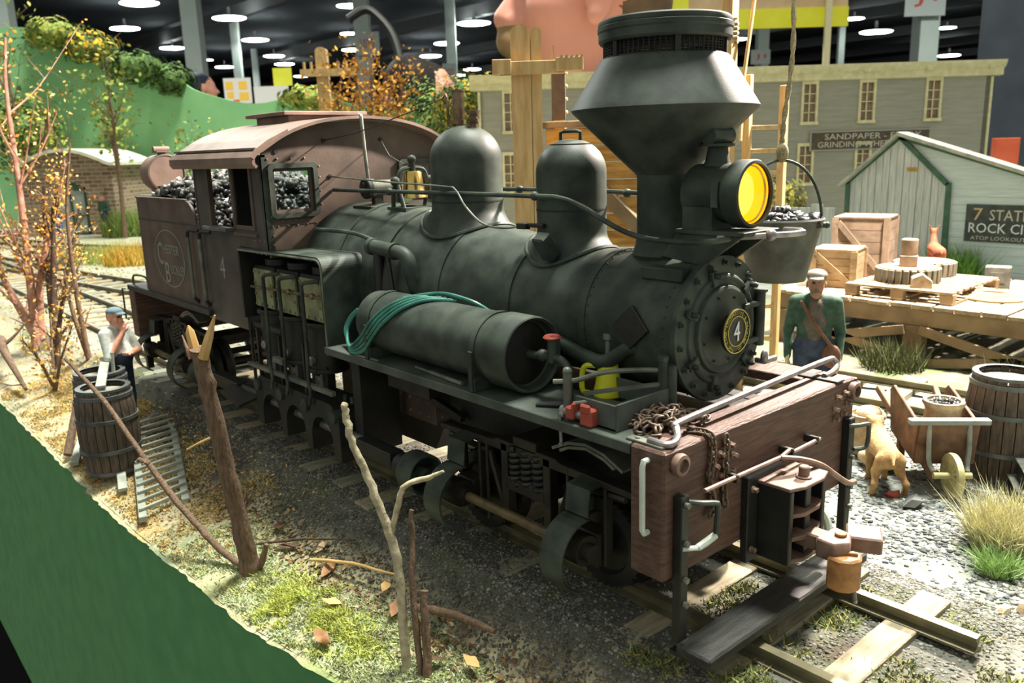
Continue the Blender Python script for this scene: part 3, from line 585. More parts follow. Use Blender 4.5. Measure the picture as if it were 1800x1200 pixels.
part('knuckle', B().prism([(.47, -.13), (.55, -.135), (.61, -.1), (.635, -.03), (.605, .035), (.54, .055), (.52, .0), (.47, -.04)], 'z', .30, .505), 'coupler_rust', cp, bevel=.012, label='tan coupler knuckle')
part('guard_arm', B().box((.53, .2, .52), (.2, .2, .1), (0, 0, .5)), 'coupler_brown', cp, bevel=.01)
part('release_pin', B().cyl((.47, .03, .58), (.47, .03, .6), .035).box((.545, -.03, .515), (.12, .025, .02), (0, 0, .5)), 'coupler_rust', cp, bevel=.004)
part('trip_pin', B().tube([(.6, -.03, .3), (.61, -.03, .24), (.6, .0, .21)], .013), 'pale_metal', cp)
lv = part('cut_lever', B().tube([(.085, -.80, 1.0), (.085, -.02, .985), (.075, .1, 1.0), (.085, .1, .98), (.085, .44, .985)], .014).tube(smooth_path([(.085, -.03, .983), (.16, .1, .955), (.2, .26, .885), (.21, .42, .78), (.21, .6, .67), (.2, .72, .64)], 5), .02), 'coupler_brown', label='uncoupling lever')
for y in (-.5, .1, .4): part('lever_bracket', B().bx(0, .1, y-.012, y+.012, .96, 1.01), 'black_dark', lv, bevel=.004)
part('air_hose', B().tube(smooth_path([(.02, .42, .55), (.1, .44, .52), (.16, .46, .42), (.18, .44, .28)], 5), .028), 'white_paint', label='pale air brake hose')
# decks and frame
rb = part('running_board', B().bx(-3.72, -.245, -1.052, -.50, 1.195, 1.263), 'deck_green', bevel=.006, label='grey green running board')
part('running_board', B().bx(-4.7, -.245, .75, 1.052, 1.195, 1.263), 'beam_wood', bevel=.006, label='brown wooden running board on the far side')
part('rear_deck', B().bx(-9.17, -6.3, -1.052, 1.052, 1.195, 1.263), 'plank_dark', bevel=.008)
part('rear_beam', B().bx(-9.17, -8.95, -1.04, 1.04, .55, 1.195), 'beam_wood', bevel=.012)
part('rear_step_post', B().bx(-8.99, -8.91, -.99, -.91, .12, .56), 'black_dark').location
part('rear_grab_iron', B().tube(smooth_path([(-9.1, -.98, 1.263), (-9.1, -.98, 1.36), (-8.95, -.98, 1.4), (-8.55, -.98, 1.4), (-8.5, -.98, 1.263)], 4), .014), 'black')
part('rear_grab_iron', B().tube([(-9.19, -1.08, 1.2), (-9.3, -1.08, 1.2), (-9.3, -1.08, .78), (-9.19, -1.08, .78)], .012), 'black')
for s in (-1, 1): part('frame_girder', B().bx(-8.95, -.245, s*.36-.06, s*.36+.06, 1.15, 1.195).bx(-8.95, -.245, s*.36-.012, s*.36+.012, .92, 1.15).bx(-8.95, -.245, s*.36-.06, s*.36+.06, .9, .93), 'underframe')
# boiler and smokebox
AZ = 1.722
part('boiler_barrel', B().lathe([(.43, -4.7), (.70, -4.69), (.69, -4.0), (.665, -3.4), (.60, -2.9), (.53, -2.3), (.465, -1.75), (.447, -1.3), (.447, -1.1)], (0, 0, AZ), (1, 0, 0), 64), 'black', sharp=50, label='dusty black boiler barrel')
part('smokebox', B().lathe([(.44, -1.18), (.456, -1.18), (.456, -.42), (.44, -.42)], (0, 0, AZ), (1, 0, 0), 64), 'black', sharp=50)
for x, r in ((-1.19, .463), (-1.93, .497), (-2.69, .583), (-3.4, .678), (-4.1, .70)):
    part('boiler_band', B().lathe([(r-.01, x-.03), (r, x-.03), (r, x+.03), (r-.012, x+.03)], (0, 0, AZ), (1, 0, 0), 64), 'black')
rv = B()
for x in (-1.14, -.5):
    for i in range(44):
        a = 2*PI*i/44; rv.sph((x, .457*math.cos(a), AZ+.457*math.sin(a)), .008, 6, 4)
part('rivet_rows', rv, 'black', kind='stuff')
fr = part('smokebox_front', B().lathe([(.3, -.43), (.472, -.43), (.474, -.41), (.468, -.395), (.36, -.392), (.352, -.378), (.338, -.37), (.325, -.378), (.318, -.386), (.29, -.384), (.28, -.36), (.262, -.352), (.245, -.362), (.235, -.37), (.1, -.365), (.01, -.363)], (0, 0, AZ), (1, 0, 0), 64), 'black', sharp=28, label='round bolted smokebox front with door')
bolt = B().cyl((0, 0, 0), (.012, 0, 0), .02, n=10).cyl((.01, 0, 0), (.034, 0, 0), .013, n=6).mesh('bolt', 0); bolt.materials.append(MATS['black'])
for i in range(18):
    a = 2*PI*(i+.4)/18; link('bolt', bolt, fr, (-.394, .425*math.cos(a), AZ+.425*math.sin(a)), (a, 0, 0))
dog = B().box((.02, 0, 0), (.035, .05, .1)).cyl((.03, 0, .02), (.075, 0, .02), .02, n=8).cyl((.07, 0, .02), (.085, 0, .02), .014, n=6).mesh('door_clamp', .006); dog.materials.append(MATS['black'])
for i, a in enumerate((.75, 1.9, 2.75, 3.65, 4.45, 5.5)):
    link('door_clamp', dog, fr, (-.392, .355*math.cos(a), AZ+.355*math.sin(a)), (a-PI/2, 0, 0))
for i in range(8):
    a = 2*PI*i/8+.3; link('bolt', bolt, fr, (-.372, .215*math.cos(a), AZ+.215*math.sin(a)), (a, 0, 0), .55)
hn = part('door_hinge', B().cyl((-.36, .395, AZ-.17), (-.36, .395, AZ+.19), .032).cyl((-.36, .395, AZ+.19), (-.36, .395, AZ+.215), .045).bx(-.385, -.345, .2, .40, AZ+.1, AZ+.135).bx(-.385, -.345, .2, .40, AZ-.14, AZ-.105), 'black', fr, bevel=.005)
part('washout_valve', B().cyl((-.36, .37, AZ-.27), (-.3, .37, AZ-.27), .02).sph((-.3, .37, AZ-.24), (.025, .03, .05)).cyl((-.3, .37, AZ-.27), (-.28, .47, AZ-.26), .02), 'steel', fr, label='bright steel petcock')
npz = part('number_plate', B().lathe([(.05, -.37), (.05, -.3), (.138, -.3), (.142, -.29), (.14, -.275), (.134, -.27), (.134, -.276), (.1, -.276)], (0, 0, AZ), (1, 0, 0), 48), 'plate_black', label='round number plate with a white 4')
for r0, r1 in ((.136, .142), (.093, .098)): part('plate_rim', B().lathe([(r0, -.277), (r0, -.268), (r1, -.268), (r1, -.277)], (0, 0, AZ), (1, 0, 0), 48, cap=False), 'gold', npz)
lettering('number', '4', 'number_white', (-.272, 0, AZ), (0, 1, 0), (0, 0, 1), .125, .062, npz)
ring = 'THE LIMA LOCOMOTIVE & MACHINE CO. '
lb = B()
for i, ch in enumerate(ring):
    if ch == ' ': continue
    a = -PI/2-.25-2*PI*(i+.5)/len(ring); u = Vector((0, math.cos(a), math.sin(a))); r = Vector((0, math.sin(a), -math.cos(a))); v, f = glyphs(ch)
    s = .0225/.7; c = Vector((-.273, 0, AZ))+u*.1165
    lb.add([c+r*(p[0])*s*.85+u*(p[1])*s+Vector((1, 0, 0))*p[2]*.05 for p in v], f)
part('plate_lettering', lb, 'gold', npz, flat=True)
part('builder_plate', B().add([(-.9, -.452, 1.75), (-.745, -.43, 1.895), (-.6, -.452, 1.75), (-.745, -.452, 1.62), (-.9, -.475, 1.75), (-.745, -.465, 1.905), (-.6, -.475, 1.75), (-.745, -.478, 1.61)], [(0, 1, 2, 3), (7, 6, 5, 4), (0, 4, 5, 1), (1, 5, 6, 2), (2, 6, 7, 3), (3, 7, 4, 0)]), 'black_dark', bevel=.006, label='diamond shaped builder plate')
# smokestack
SX = -.87
st = part('smokestack', B().lathe([(.15, 2.1), (.2, 2.17), (.178, 2.24), (.17, 2.3), (.17, 2.66), (.176, 2.69), (.59, 3.09), (.598, 3.105), (.59, 3.12), (.405, 3.41), (.39, 3.42), (.3, 3.42)], (SX, 0, 0), n=72), 'black', sharp=20, label='wide diamond smokestack')
scr = part('spark_screen', B(), 'mesh_black')
sb = B()
for i in range(72):
    a = 2*PI*i/72; sb.bar((SX+.383*math.cos(a), .383*math.sin(a), 3.41), (SX+.383*math.cos(a), .383*math.sin(a), 3.53), .008)
for j in range(7):
    z = 3.425+j*.016; sb.tube([(SX+.383*math.cos(2*PI*i/48), .383*math.sin(2*PI*i/48), z) for i in range(48)], .004, 4, True)
scr.data = sb.mesh('spark_screen'); scr.data.materials.append(MATS['mesh_black']); scr.parent = st
for i in range(6):
    a = 2*PI*i/6+.35; part('cap_post', B().box((SX+.375*math.cos(a), .375*math.sin(a), 3.47), (.05, .035, .13), (0, 0, a)), 'black_dark', st)
part('stack_cap', B().lathe([(.3, 3.51), (.408, 3.505), (.418, 3.52), (.418, 3.565), (.424, 3.575), (.424, 3.6), (.418, 3.605), (.42, 3.615), (.415, 3.635), (.4, 3.645), (.36, 3.645), (.35, 3.6)], (SX, 0, 0), n=72), 'black', st, sharp=30)
# headlight on its bracket
hl = part('headlight', B().lathe([(.01, -.60), (.17, -.60), (.18, -.58), (.18, -.30), (.2, -.29), (.205, -.27), (.205, -.19), (.198, -.175), (.182, -.17), (.178, -.185)], (0, 0, 2.575), (1, 0, 0), 40, cap=False).bx(-.58, -.36, -.17, .17, 2.36, 2.5), 'black', bevel=0, sharp=30, label='black headlight with lit amber lens')
part('lens', B().lathe([(.001, -.32), (.09, -.315), (.15, -.27), (.178, -.2)], (0, 0, 2.575), (1, 0, 0), 40, cap=False), 'lamp_glass', hl, label='glowing amber lens')
part('reflector', B().lathe([(.001, -.325), (.1, -.312), (.135, -.285), (.13, -.29)], (0.012, 0, 2.575), (1, 0, 0), 32, cap=False), 'lamp_glow', hl)
part('lens_ring', B().lathe([(.168, -.225), (.176, -.215), (.168, -.208), (.162, -.216), (.168, -.225)], (0, 0, 2.575), (1, 0, 0), 40, cap=False), 'gold', hl)
part('lamp_chimney', B().lathe([(.09, 2.74), (.075, 2.77), (.06, 2.85), (.11, 2.86), (.11, 2.875)], (-.45, 0, 0), n=24).cyl((-.45, -.1, 2.92), (-.45, .11, 2.92), .055, n=24), 'black', hl, sharp=30)
part('lamp_class_plate', B().bx(-.36, -.31, -.195, -.175, 2.5, 2.66), 'deck_green', hl, bevel=.004)
part('lamp_bracket', B().bx(-.62, -.12, -.19, .19, 2.335, 2.362).prism([(-.75, 2.18), (-.42, 2.14), (-.14, 2.335), (-.62, 2.335)], 'y', -.17, -.14).prism([(-.75, 2.18), (-.42, 2.14), (-.14, 2.335), (-.62, 2.335)], 'y', .14, .17), 'black', bevel=.004)
part('smokebox_step', B().bx(-.78, -.46, -.33, -.2, 2.05, 2.13), 'black', bevel=.008)
# domes
def dome(name, x, r, top, base_r, label, seam):
    z1 = top-r*.92; pr = [(r, 2.2), (r, z1)]+[(r*math.cos(a)**.92, z1+r*.92*math.sin(a)) for a in [PI/2*i/12 for i in range(1, 13)]]
    d = part(name, B().lathe(pr, (x, 0, 0), n=48, cap=False), 'black', sharp=50, label=label)
    b = B(); n = 48; rows = []; zs = AZ+float(np.interp(x, [-4, -3.4, -2.9, -2.3, -1.75, -1.3], [.69, .665, .6, .53, .465, .447]))+.11
    for k in range(7):
        t = k/6; row = []
        for i in range(n):
            a = 2*PI*i/n; rr = r*(1+.27*(1-math.cos(t*PI/2))**1.5)
            X, Y = x+rr*math.cos(a), rr*math.sin(a)
            rb_ = np.interp(X, [-4, -3.4, -2.9, -2.3, -1.75, -1.3], [.69, .665, .6, .53, .465, .447])
            zb = AZ+math.sqrt(max(rb_**2-Y*Y, .01))+.012
            row.append((X, Y, zs*(1-t)+zb*t))
        rows += row
    b.add(rows, [(k*n+i, k*n+(i+1) % n, (k+1)*n+(i+1) % n, (k+1)*n+i) for k in range(6) for i in range(n)])
    lip = rows[-n:]; b.tube([(p[0]+(p[0]-x)*.03, p[1]*1.03, p[2]-.005) for p in lip], .018, 6, True)
    part('dome_base', b, 'black', d, sharp=50)
    for z in seam: part('dome_seam', B().lathe([(np.interp(z, [q[1] for q in pr], [q[0] for q in pr])+.003, z-.006), (np.interp(z, [q[1] for q in pr], [q[0] for q in pr])+.003, z+.006)], (x, 0, 0), n=48, cap=False), 'black_dark', d)
    return d
sd = dome('sand_dome', -1.72, .258, 2.94, .35, 'smaller front dome with a lid handle', (2.44, 2.9))
part('lid_handle', B().tube([(-1.79, -.03, 2.93), (-1.79, -.03, 2.985), (-1.76, -.02, 2.995), (-1.68, .02, 2.995), (-1.65, .03, 2.985), (-1.65, .03, 2.93)], .014, 8), 'black', sd)
sd2 = dome('steam_dome', -2.96, .303, 3.085, .42, 'taller rear dome carrying the whistle', (2.47,))
part('sander_pipe', B().bx(-1.9, -1.72, -.30, -.26, 2.32, 2.35).bx(-1.98, -1.88, -.325, -.265, 2.305, 2.35), 'black_dark', sd, bevel=.006)
part('sander_trap', B().box((-1.62, -.36, 2.2), (.12, .1, .2), (.6, 0, 0)), 'black', sd, bevel=.012)
# whistle and safety valve
wh = part('whistle', B().cyl((-3.03, 0, 3.06), (-3.03, 0, 3.12), .035).cyl((-3.03, 0, 3.10), (-3.03, 0, 3.135), .06, n=8).cyl((-3.03, 0, 3.135), (-3.03, 0, 3.15), .045).cyl((-3.03, 0, 3.15), (-3.03, 0, 3.36), .05, n=20).cyl((-3.03, 0, 3.36), (-3.03, 0, 3.375), .058, n=20), 'bronze', label='bronze steam whistle')
part('whistle_lever', B().tube([(-3.05, -.03, 3.1), (-3.09, -.05, 3.09), (-3.1, -.06, 3.16), (-3.1, -.06, 3.28), (-3.12, -.06, 3.34), (-3.17, -.06, 3.31)], .013), 'bronze', wh)
part('safety_valve', B().cyl((-2.86, .02, 3.06), (-2.86, .02, 3.12), .032).cyl((-2.86, .02, 3.11), (-2.86, .02, 3.135), .052, n=8).cyl((-2.86, .02, 3.135), (-2.86, .02, 3.165), .035).cyl((-2.86, .02, 3.165), (-2.86, .02, 3.2), .055, n=12).cyl((-2.86, .02, 3.2), (-2.86, .02, 3.215), .02), 'bronze')
# bell
be = part('bell', B().lathe([(.03, 2.72), (.075, 2.715), (.085, 2.70), (.095, 2.6), (.105, 2.54), (.13, 2.49), (.132, 2.478), (.12, 2.475)], (-3.76, 0, 0), n=32), 'brass', label='polished brass bell')
part('bell_yoke', B().tube(smooth_path([(-3.76, -.155, 2.5), (-3.76, -.16, 2.62), (-3.76, -.13, 2.72), (-3.76, -.05, 2.745), (-3.76, .05, 2.745), (-3.76, .13, 2.72), (-3.76, .16, 2.62), (-3.76, .155, 2.5)], 4), .02).cyl((-3.76, 0, 2.72), (-3.76, 0, 2.79), .03).sph((-3.76, 0, 2.82), .042), 'black', be)
part('bell_stand', B().tube(smooth_path([(-3.84, -.17, 2.36), (-3.82, -.18, 2.5), (-3.76, -.18, 2.62), (-3.7, -.18, 2.5), (-3.66, -.17, 2.36)], 4), .02).tube(smooth_path([(-3.84, .17, 2.36), (-3.76, .18, 2.62), (-3.66, .17, 2.36)], 4), .02).sph((-3.76, -.19, 2.63), .045).sph((-3.76, .19, 2.63), .045).bx(-3.9, -3.6, -.2, .2, 2.37, 2.4), 'black', be)
# dynamo and its pipe
dy = part('dynamo', B().cyl((-4.3, -.14, 2.56), (-4.3, -.09, 2.56), .09).cyl((-4.3, -.09, 2.56), (-4.3, .12, 2.56), .075, n=24).cyl((-4.3, .12, 2.56), (-4.3, .16, 2.56), .09), 'pale_metal', bevel=.006, label='small turbo generator')
part('dynamo_stand', B().bx(-4.45, -4.15, -.18, .14, 2.37, 2.4).bx(-4.33, -4.27, -.1, 0, 2.39, 2.5).bx(-4.45, -4.12, -.24, -.17, 2.28, 2.4), 'black_dark', dy, bevel=.005)
part('dynamo_end', B().cyl((-4.3, -.19, 2.56), (-4.3, -.14, 2.56), .098, n=24).cyl((-4.3, -.205, 2.59), (-4.3, -.185, 2.59), .03), 'black_dark', dy, bevel=.008)
part('exhaust_pipe', B().tube(smooth_path([(-4.33, -.12, 2.63), (-4.36, -.12, 2.9), (-4.4, -.11, 3.18), (-4.42, -.1, 3.235), (-4.47, -.08, 3.25)], 5), .018), 'pale_metal', dy)
# handrails and thin pipes
part('boiler_handrail', B().tube(smooth_path([(-4.7, -.298, 2.548), (-3.2, -.31, 2.55), (-1.75, -.315, 2.548), (-1.5, -.33, 2.54), (-1.3, -.35, 2.5), (-1.05, -.385, 2.415), (-.85, -.40, 2.35), (-.65, -.40, 2.315), (-.42, -.36, 2.305), (-.28, -.28, 2.31), (-.2, -.1, 2.325), (-.12, .06, 2.335)], 6), .018), 'black', label='long boiler handrail')
for x in (-3.68, -1.78): part('handrail_knob', B().sph((x, -.312, 2.549), .034).cyl((x, -.31, 2.549), (x, -.2, 2.545), .016), 'black')
part('front_rail', B().tube([(-.3, -.2, 2.325), (-.16, -.1, 2.33), (.03, .1, 2.34), (.06, .16, 2.345), (-.02, .26, 2.345), (-.15, .3, 2.34)], .018).sph((-.22, -.13, 2.325), .035).sph((-.06, .0, 2.338), .035), 'steel')
part('boiler_handrail', B().tube(smooth_path([(-4.7, .33, 2.55), (-3.0, .33, 2.55), (-1.6, .3, 2.55), (-1.25, .33, 2.52), (-.9, .38, 2.38), (-.5, .36, 2.31)], 6), .018).sph((-2.65, .32, 2.55), .034).sph((-1.45, .31, 2.54), .034), 'black', label='boiler handrail on the far side')
part('sander_line', B().tube(smooth_path([(-4.7, -.317, 2.678), (-3.6, -.36, 2.635), (-2.75, -.40, 2.61), (-2.6, -.40, 2.585), (-2.45, -.42, 2.46), (-2.25, -.42, 2.34), (-2.08, -.36, 2.31), (-1.95, -.3, 2.325)], 5), .008, 6), 'pale_metal')
part('whistle_cord', B().tube([(-3.17, -.06, 3.31), (-3.5, -.1, 3.24), (-4.2, -.3, 3.07), (-4.7, -.36, 3.02)], .005, 6), 'black_dark')
part('bell_cord', B().tube([(-3.8, -.06, 2.78), (-4.2, .05, 2.86), (-4.7, .28, 3.02)], .004, 6), 'pale_metal')
part('long_wire', B().tube(smooth_path([(-3.1, -.62, 2.06), (-3.35, -.6, 2.11), (-3.8, -.62, 2.2), (-4.5, -.62, 2.2)], 4), .02), 'black')
# check valve pipe, lower pipe
pp = part('feed_pipe', B().cyl((-3.5, -.63, 2.105), (-3.15, -.63, 2.085), .062, n=20).tube(smooth_path([(-3.2, -.63, 2.088), (-3.06, -.62, 2.075), (-2.99, -.61, 2.02), (-2.97, -.605, 1.9), (-2.96, -.56, 1.76), (-2.94, -.5, 1.7)], 5), .058, 16).cyl((-3.52, -.63, 2.106), (-3.47, -.63, 2.104), .075).cyl((-3.19, -.63, 2.088), (-3.15, -.63, 2.085), .072), 'black', sharp=50)
part('feed_standpipe', B().cyl((-3.4, -.64, 2.06), (-3.38, -.66, 1.27), .045).cyl((-3.23, -.66, 2.06), (-3.12, -.68, 1.6), .02), 'black_dark', pp)
part('blower_pipe', B().tube(smooth_path([(-1.5, -.46, 1.58), (-1.1, -.48, 1.5), (-.95, -.47, 1.5), (-.8, -.43, 1.6), (-.72, -.38, 1.62)], 5), .05, 14), 'black')
# air tank
tk = part('air_tank', B().lathe([(.05, -3.27), (.2, -3.26), (.238, -3.21), (.247, -3.1), (.247, -1.62), (.252, -1.6), (.262, -1.58), (.262, -1.33), (.252, -1.325), (.235, -1.34), (.228, -1.4), (.2, -1.42), (.02, -1.39)], (0, -.775, 1.535), (1, 0, 0), 48), 'black', sharp=30, label='dusty cylindrical air tank')
for x in (-3.03, -1.68):
    part('tank_strap', B().lathe([(.247, x-.025), (.256, x-.025), (.256, x+.025), (.247, x+.025)], (0, -.775, 1.535), (1, 0, 0), 48, cap=False), 'black', tk)
    part('tank_saddle', B().bx(x-.03, x+.03, -1.03, -.55, 1.263, 1.36).bx(x-.02, x+.02, -1.045, -1.02, 1.263, 1.55), 'black', tk, bevel=.004)
part('tank_end', B().lathe([(.001, -1.385), (.12, -1.395), (.228, -1.41)], (0, -.775, 1.535), (1, 0, 0), 40, cap=False), 'black_dark', tk)
part('tank_fitting', B().cyl((-3.27, -.79, 1.57), (-3.34, -.79, 1.57), .03).cyl((-3.3, -.84, 1.60), (-3.3, -.84, 1.66), .022).sph((-3.3, -.84, 1.68), .025).prism([(-3.35, 1.30), (-3.2, 1.30), (-3.25, 1.5), (-3.31, 1.5)], 'y', -.9, -.86), 'pale_metal', tk, bevel=.004)
va = part('tank_valve', B().tube(smooth_path([(-1.39, -.76, 1.53), (-1.3, -.74, 1.53), (-1.2, -.72, 1.535), (-1.12, -.71, 1.52), (-1.05, -.72, 1.47), (-1.03, -.74, 1.38), (-1.03, -.74, 1.27)], 4), .028, 10).cyl((-1.2, -.72, 1.5), (-1.2, -.72, 1.65), .035, n=12).sph((-1.28, -.735, 1.535), .042), 'black', sharp=50)
hwb = B().lathe([(.035, .012), (.05, .0), (.062, .012), (.05, .026), (.035, .02)], n=20).cyl((0, 0, -.01), (0, 0, .025), .014)
for i in range(5):
    a = 2*PI*i/5; hwb.bar((0, 0, .012), (.045*math.cos(a), .045*math.sin(a), .012), .012)
hw = hwb.mesh('handwheel'); hw.materials.append(MATS['red_iron'])
link('handwheel', hw, va, (-1.2, -.72, 1.655)); va.children[0]['label'] = 'red valve handwheel'
o = hw.copy(); o.materials[0] = MATS['pale_metal']; link('handwheel', o, pp, (-2.55, -.56, 1.62), (.3, .2, 0), .8)
# tool tray on the running board
tr = part('tool_tray', B().bx(-.75, -.42, -.97, -.955, 1.263, 1.42).bx(-.42, -.405, -.97, -.44, 1.263, 1.43).bx(-.95, -.42, -.45, -.435, 1.263, 1.4).bx(-.76, -.42, -.97, -.44, 1.263, 1.28), 'deck_green', bevel=.004, label='open sheet metal tool tray')
part('tray_post', B().cyl((-.8, -.98, 1.263), (-.8, -.98, 1.56), .028, n=12).sph((-.8, -.98, 1.56), .03), 'pale_metal', tr)
part('tray_post', B().cyl((-.42, -.47, 1.263), (-.42, -.47, 1.57), .04, n=12).cyl((-.44, -.52, 1.42), (-.44, -.52, 1.6), .028, n=10).cyl((-.44, -.52, 1.6), (-.44, -.52, 1.63), .035, n=8), 'black', tr)
part('tray_rail', B().tube(smooth_path([(-.88, -1.02, 1.49), (-.76, -.94, 1.505), (-.66, -.8, 1.545), (-.52, -.6, 1.545), (-.42, -.47, 1.53)], 5), .016), 'pale_metal', tr)
part('tray_bar', B().bar((-.72, -.92, 1.425), (-.42, -.49, 1.46), .03, .02), 'pale_metal', tr)
# cab
def arch(y): return 3.205-.17*y*y-.08*y**4
def cab_end(x0, x1, holes, z0):
    b = B(); ys = sorted(set([-1+.05*i for i in range(41)]+[h[k] for h in holes for k in (0, 1)]))
    for a, c in zip(ys[:-1], ys[1:]):
        if c-a < 1e-6: continue
        m = (a+c)/2; hs = [h for h in holes if h[0] < m < h[1]]; lo = z0
        for h in hs: b.prism([(a, lo), (c, lo), (c, h[2]), (a, h[2])], 'x', x0, x1); lo = h[3]
        b.prism([(a, lo), (c, lo), (c, arch(c)), (a, arch(a))], 'x', x0, x1)
    return b
cab = part('cab_front_wall', cab_end(-4.74, -4.71, [(-.93, -.51, 2.36, 2.775), (.51, .93, 2.36, 2.775)], 1.95), 'cab_brown', label='brown cab front wall')
def sash(x, y0, y1, z0, z1, w, d, r, par, sgn=1):
    def rr(y0, y1, z0, z1, r):
        return [(y0+r+r*math.cos(a), z0+r+r*math.sin(a)) for a in np.linspace(PI, 1.5*PI, 5)]+[(y1-r+r*math.cos(a), z0+r+r*math.sin(a)) for a in np.linspace(-PI/2, 0, 5)]+[(y1-r+r*math.cos(a), z1-r+r*math.sin(a)) for a in np.linspace(0, PI/2, 5)]+[(y0+r+r*math.cos(a), z1-r+r*math.sin(a)) for a in np.linspace(PI/2, PI, 5)]
    o, i = rr(y0, y1, z0, z1, r), rr(y0+w, y1-w, z0+w, z1-w, r*.4); n = len(o); b = B()
    P = [(x, *p) for p in o]+[(x, *p) for p in i]+[(x+d, *p) for p in o]+[(x+d, *p) for p in i]; f = []
    for k in range(n):
        q = (k+1) % n; f += [(k, q, n+q, n+k), (2*n+k, 3*n+k, 3*n+q, 2*n+q), (k, 2*n+k, 2*n+q, q), (n+k, n+q, 3*n+q, 3*n+k)]
    b.add(P, f); return b
for s in (-1, 1):
    y0, y1 = sorted((s*.97, s*.465))
    wf = part('cab_window', sash(-4.715, y0, y1, 2.315, 2.82, .045, .045, .05, cab), 'black', cab, sharp=60, label='square cab window frame')
    part('window_sash', sash(-4.735, y0+.03, y1-.03, 2.345, 2.79, .045, .02, .02, cab), 'cab_brown', wf)
    part('window_pane', B().bx(-4.73, -4.727, y0+.06, y1-.06, 2.37, 2.765), 'glass', wf)
sw = B()
for z0, z1, x0, x1 in ((1.16, 2.02, -6.42, -5.4), (2.02, 2.2, -6.42, -4.71), (2.8, 2.9, -6.42, -4.71), (2.2, 2.8, -6.42, -6.07), (2.2, 2.8, -4.99, -4.71)): sw.bx(x0, x1, -1.0, -.97, z0, z1)
csw = part('cab_side_wall', sw, 'cab_side', label='dark cab side wall with a painted 4')
sw = B()
for z0, z1, x0, x1 in ((1.16, 2.2, -6.42, -4.71), (2.8, 2.9, -6.42, -4.71), (2.2, 2.8, -6.42, -6.07), (2.2, 2.8, -4.99, -4.71)): sw.bx(x0, x1, .97, 1.0, z0, z1)
part('cab_side_wall', sw, 'cab_brown', label='cab side wall on the far side')
part('window_frame', B().bx(-6.09, -6.04, -1.015, -.96, 2.19, 2.82).bx(-5.49, -5.44, -1.01, -.96, 2.19, 2.8).bx(-5.03, -4.98, -1.015, -.96, 2.19, 2.82).bx(-6.09, -4.98, -1.015, -.96, 2.785, 2.82).bx(-5.46, -5.0, -1.01, -.97, 2.19, 2.23), 'cab_brown', csw, bevel=.005)
part('window_pane', B().bx(-5.45, -5.02, -.987, -.984, 2.22, 2.79), 'glass', csw)
part('arm_rest', B().bx(-6.1, -5.5, -1.1, -.96, 2.165, 2.2), 'pale_metal', csw, bevel=.008)
part('window_ledge', B().bx(-5.48, -4.95, -1.02, -1.0, 2.13, 2.16), 'cab_brown', csw)
part('corner_angle', B().bx(-4.76, -4.69, -1.02, -.985, 2.02, 2.88).bx(-4.72, -4.695, -1.02, -.955, 2.02, 2.88), 'black', csw)
lettering('number', '4', 'lettering', (-5.9, -1.003, 1.765), (1, 0, 0), (0, 0, 1), .225, .13, csw)
rv = B()
for z in np.arange(1.98, 2.88, .088): rv.sph((-4.69, -.965, z), .011, 6, 4); rv.sph((-4.66, -.99+.0, z+.03), .0, 4, 3) if 0 else None
for y in (-.86, -.72, -.58): rv.sph((-4.705, y, 2.86), .012, 6, 4)
for y in (-.86, -.72, -.58): rv.sph((-4.705, y, 2.285), .012, 6, 4)
for z in (2.42, 2.55, 2.68, 2.78): rv.sph((-4.705, -.435, z), .012, 6, 4)
for x in (-4.8, -4.9, -5.0): rv.sph((x, -1.002, 2.1), .012, 6, 4); rv.sph((x, -1.002, 1.98), .012, 6, 4)
for i in range(9): rv.sph((-4.705, -.9+.1*i, 2.24), .009, 6, 4)
part('cab_rivets', rv, 'roof_brown', kind='stuff')
part('cab_belt_seam', B().bx(-4.712, -4.705, -1, -.3, 2.243, 2.25), 'black_dark', cab)
for y, z in ((-.86, 2.93), (-.36, 3.02), (.28, 3.02), (-.317, 2.678)): part('cord_grommet', B().cyl((-4.71, y, z), (-4.698, y, z), .022, n=12), 'black_dark', cab)
prof = [(-1.125, 2.80), (-1.15, 2.83), (-1.15, 2.87), (-1.12, 2.905), (-1.07, 2.925)]+[(y, arch(y)+.012) for y in np.linspace(-1.0, 1.0, 25)]+[(1.07, 2.925), (1.12, 2.905), (1.15, 2.87), (1.15, 2.83), (1.125, 2.80)]
rf = part('cab_roof', B().strip(prof, 'x', -6.62, -4.53, .028), 'roof_brown', sharp=50, label='arched rusty brown cab roof')
part('roof_rib', B().strip([(-1.16, 2.86), (-1.1, 2.935), (-1.0, 3.0), (-.8, 3.09)], 'x', -4.56, -4.52, .035), 'roof_brown', rf, sharp=50)
part('roof_gutter', B().bx(-6.6, -4.56, -1.12, -1.09, 2.945, 2.965), 'roof_brown', rf)
ht = part('roof_hatch', B().bx(-6.1, -5.35, -.38, .42, 3.2, 3.285), 'roof_brown', rf, bevel=.005)
part('hatch_lid', B().bx(-6.2, -5.28, -.46, .5, 3.285, 3.325), 'roof_brown', rf, bevel=.006)
part('cab_floor', B().bx(-6.42, -4.75, -.96, .96, 1.2, 1.25), 'plank_dark')
part('backhead', B().lathe([(.02, -4.95), (.55, -4.95), (.6, -4.9), (.6, -4.72)], (0, 0, AZ), (1, 0, 0), 32).cyl((-4.98, 0, 2.0), (-4.94, 0, 2.0), .08).tube([(-4.97, -.3, 1.6), (-5.1, -.35, 1.7), (-5.1, -.4, 2.0)], .02), 'black_dark')
for s in (-1, 1): part('cab_post', B().bx(-6.46, -6.4, s*.97-.03, s*.97+.03, 1.263, 2.85), 'cab_brown', bevel=.005)
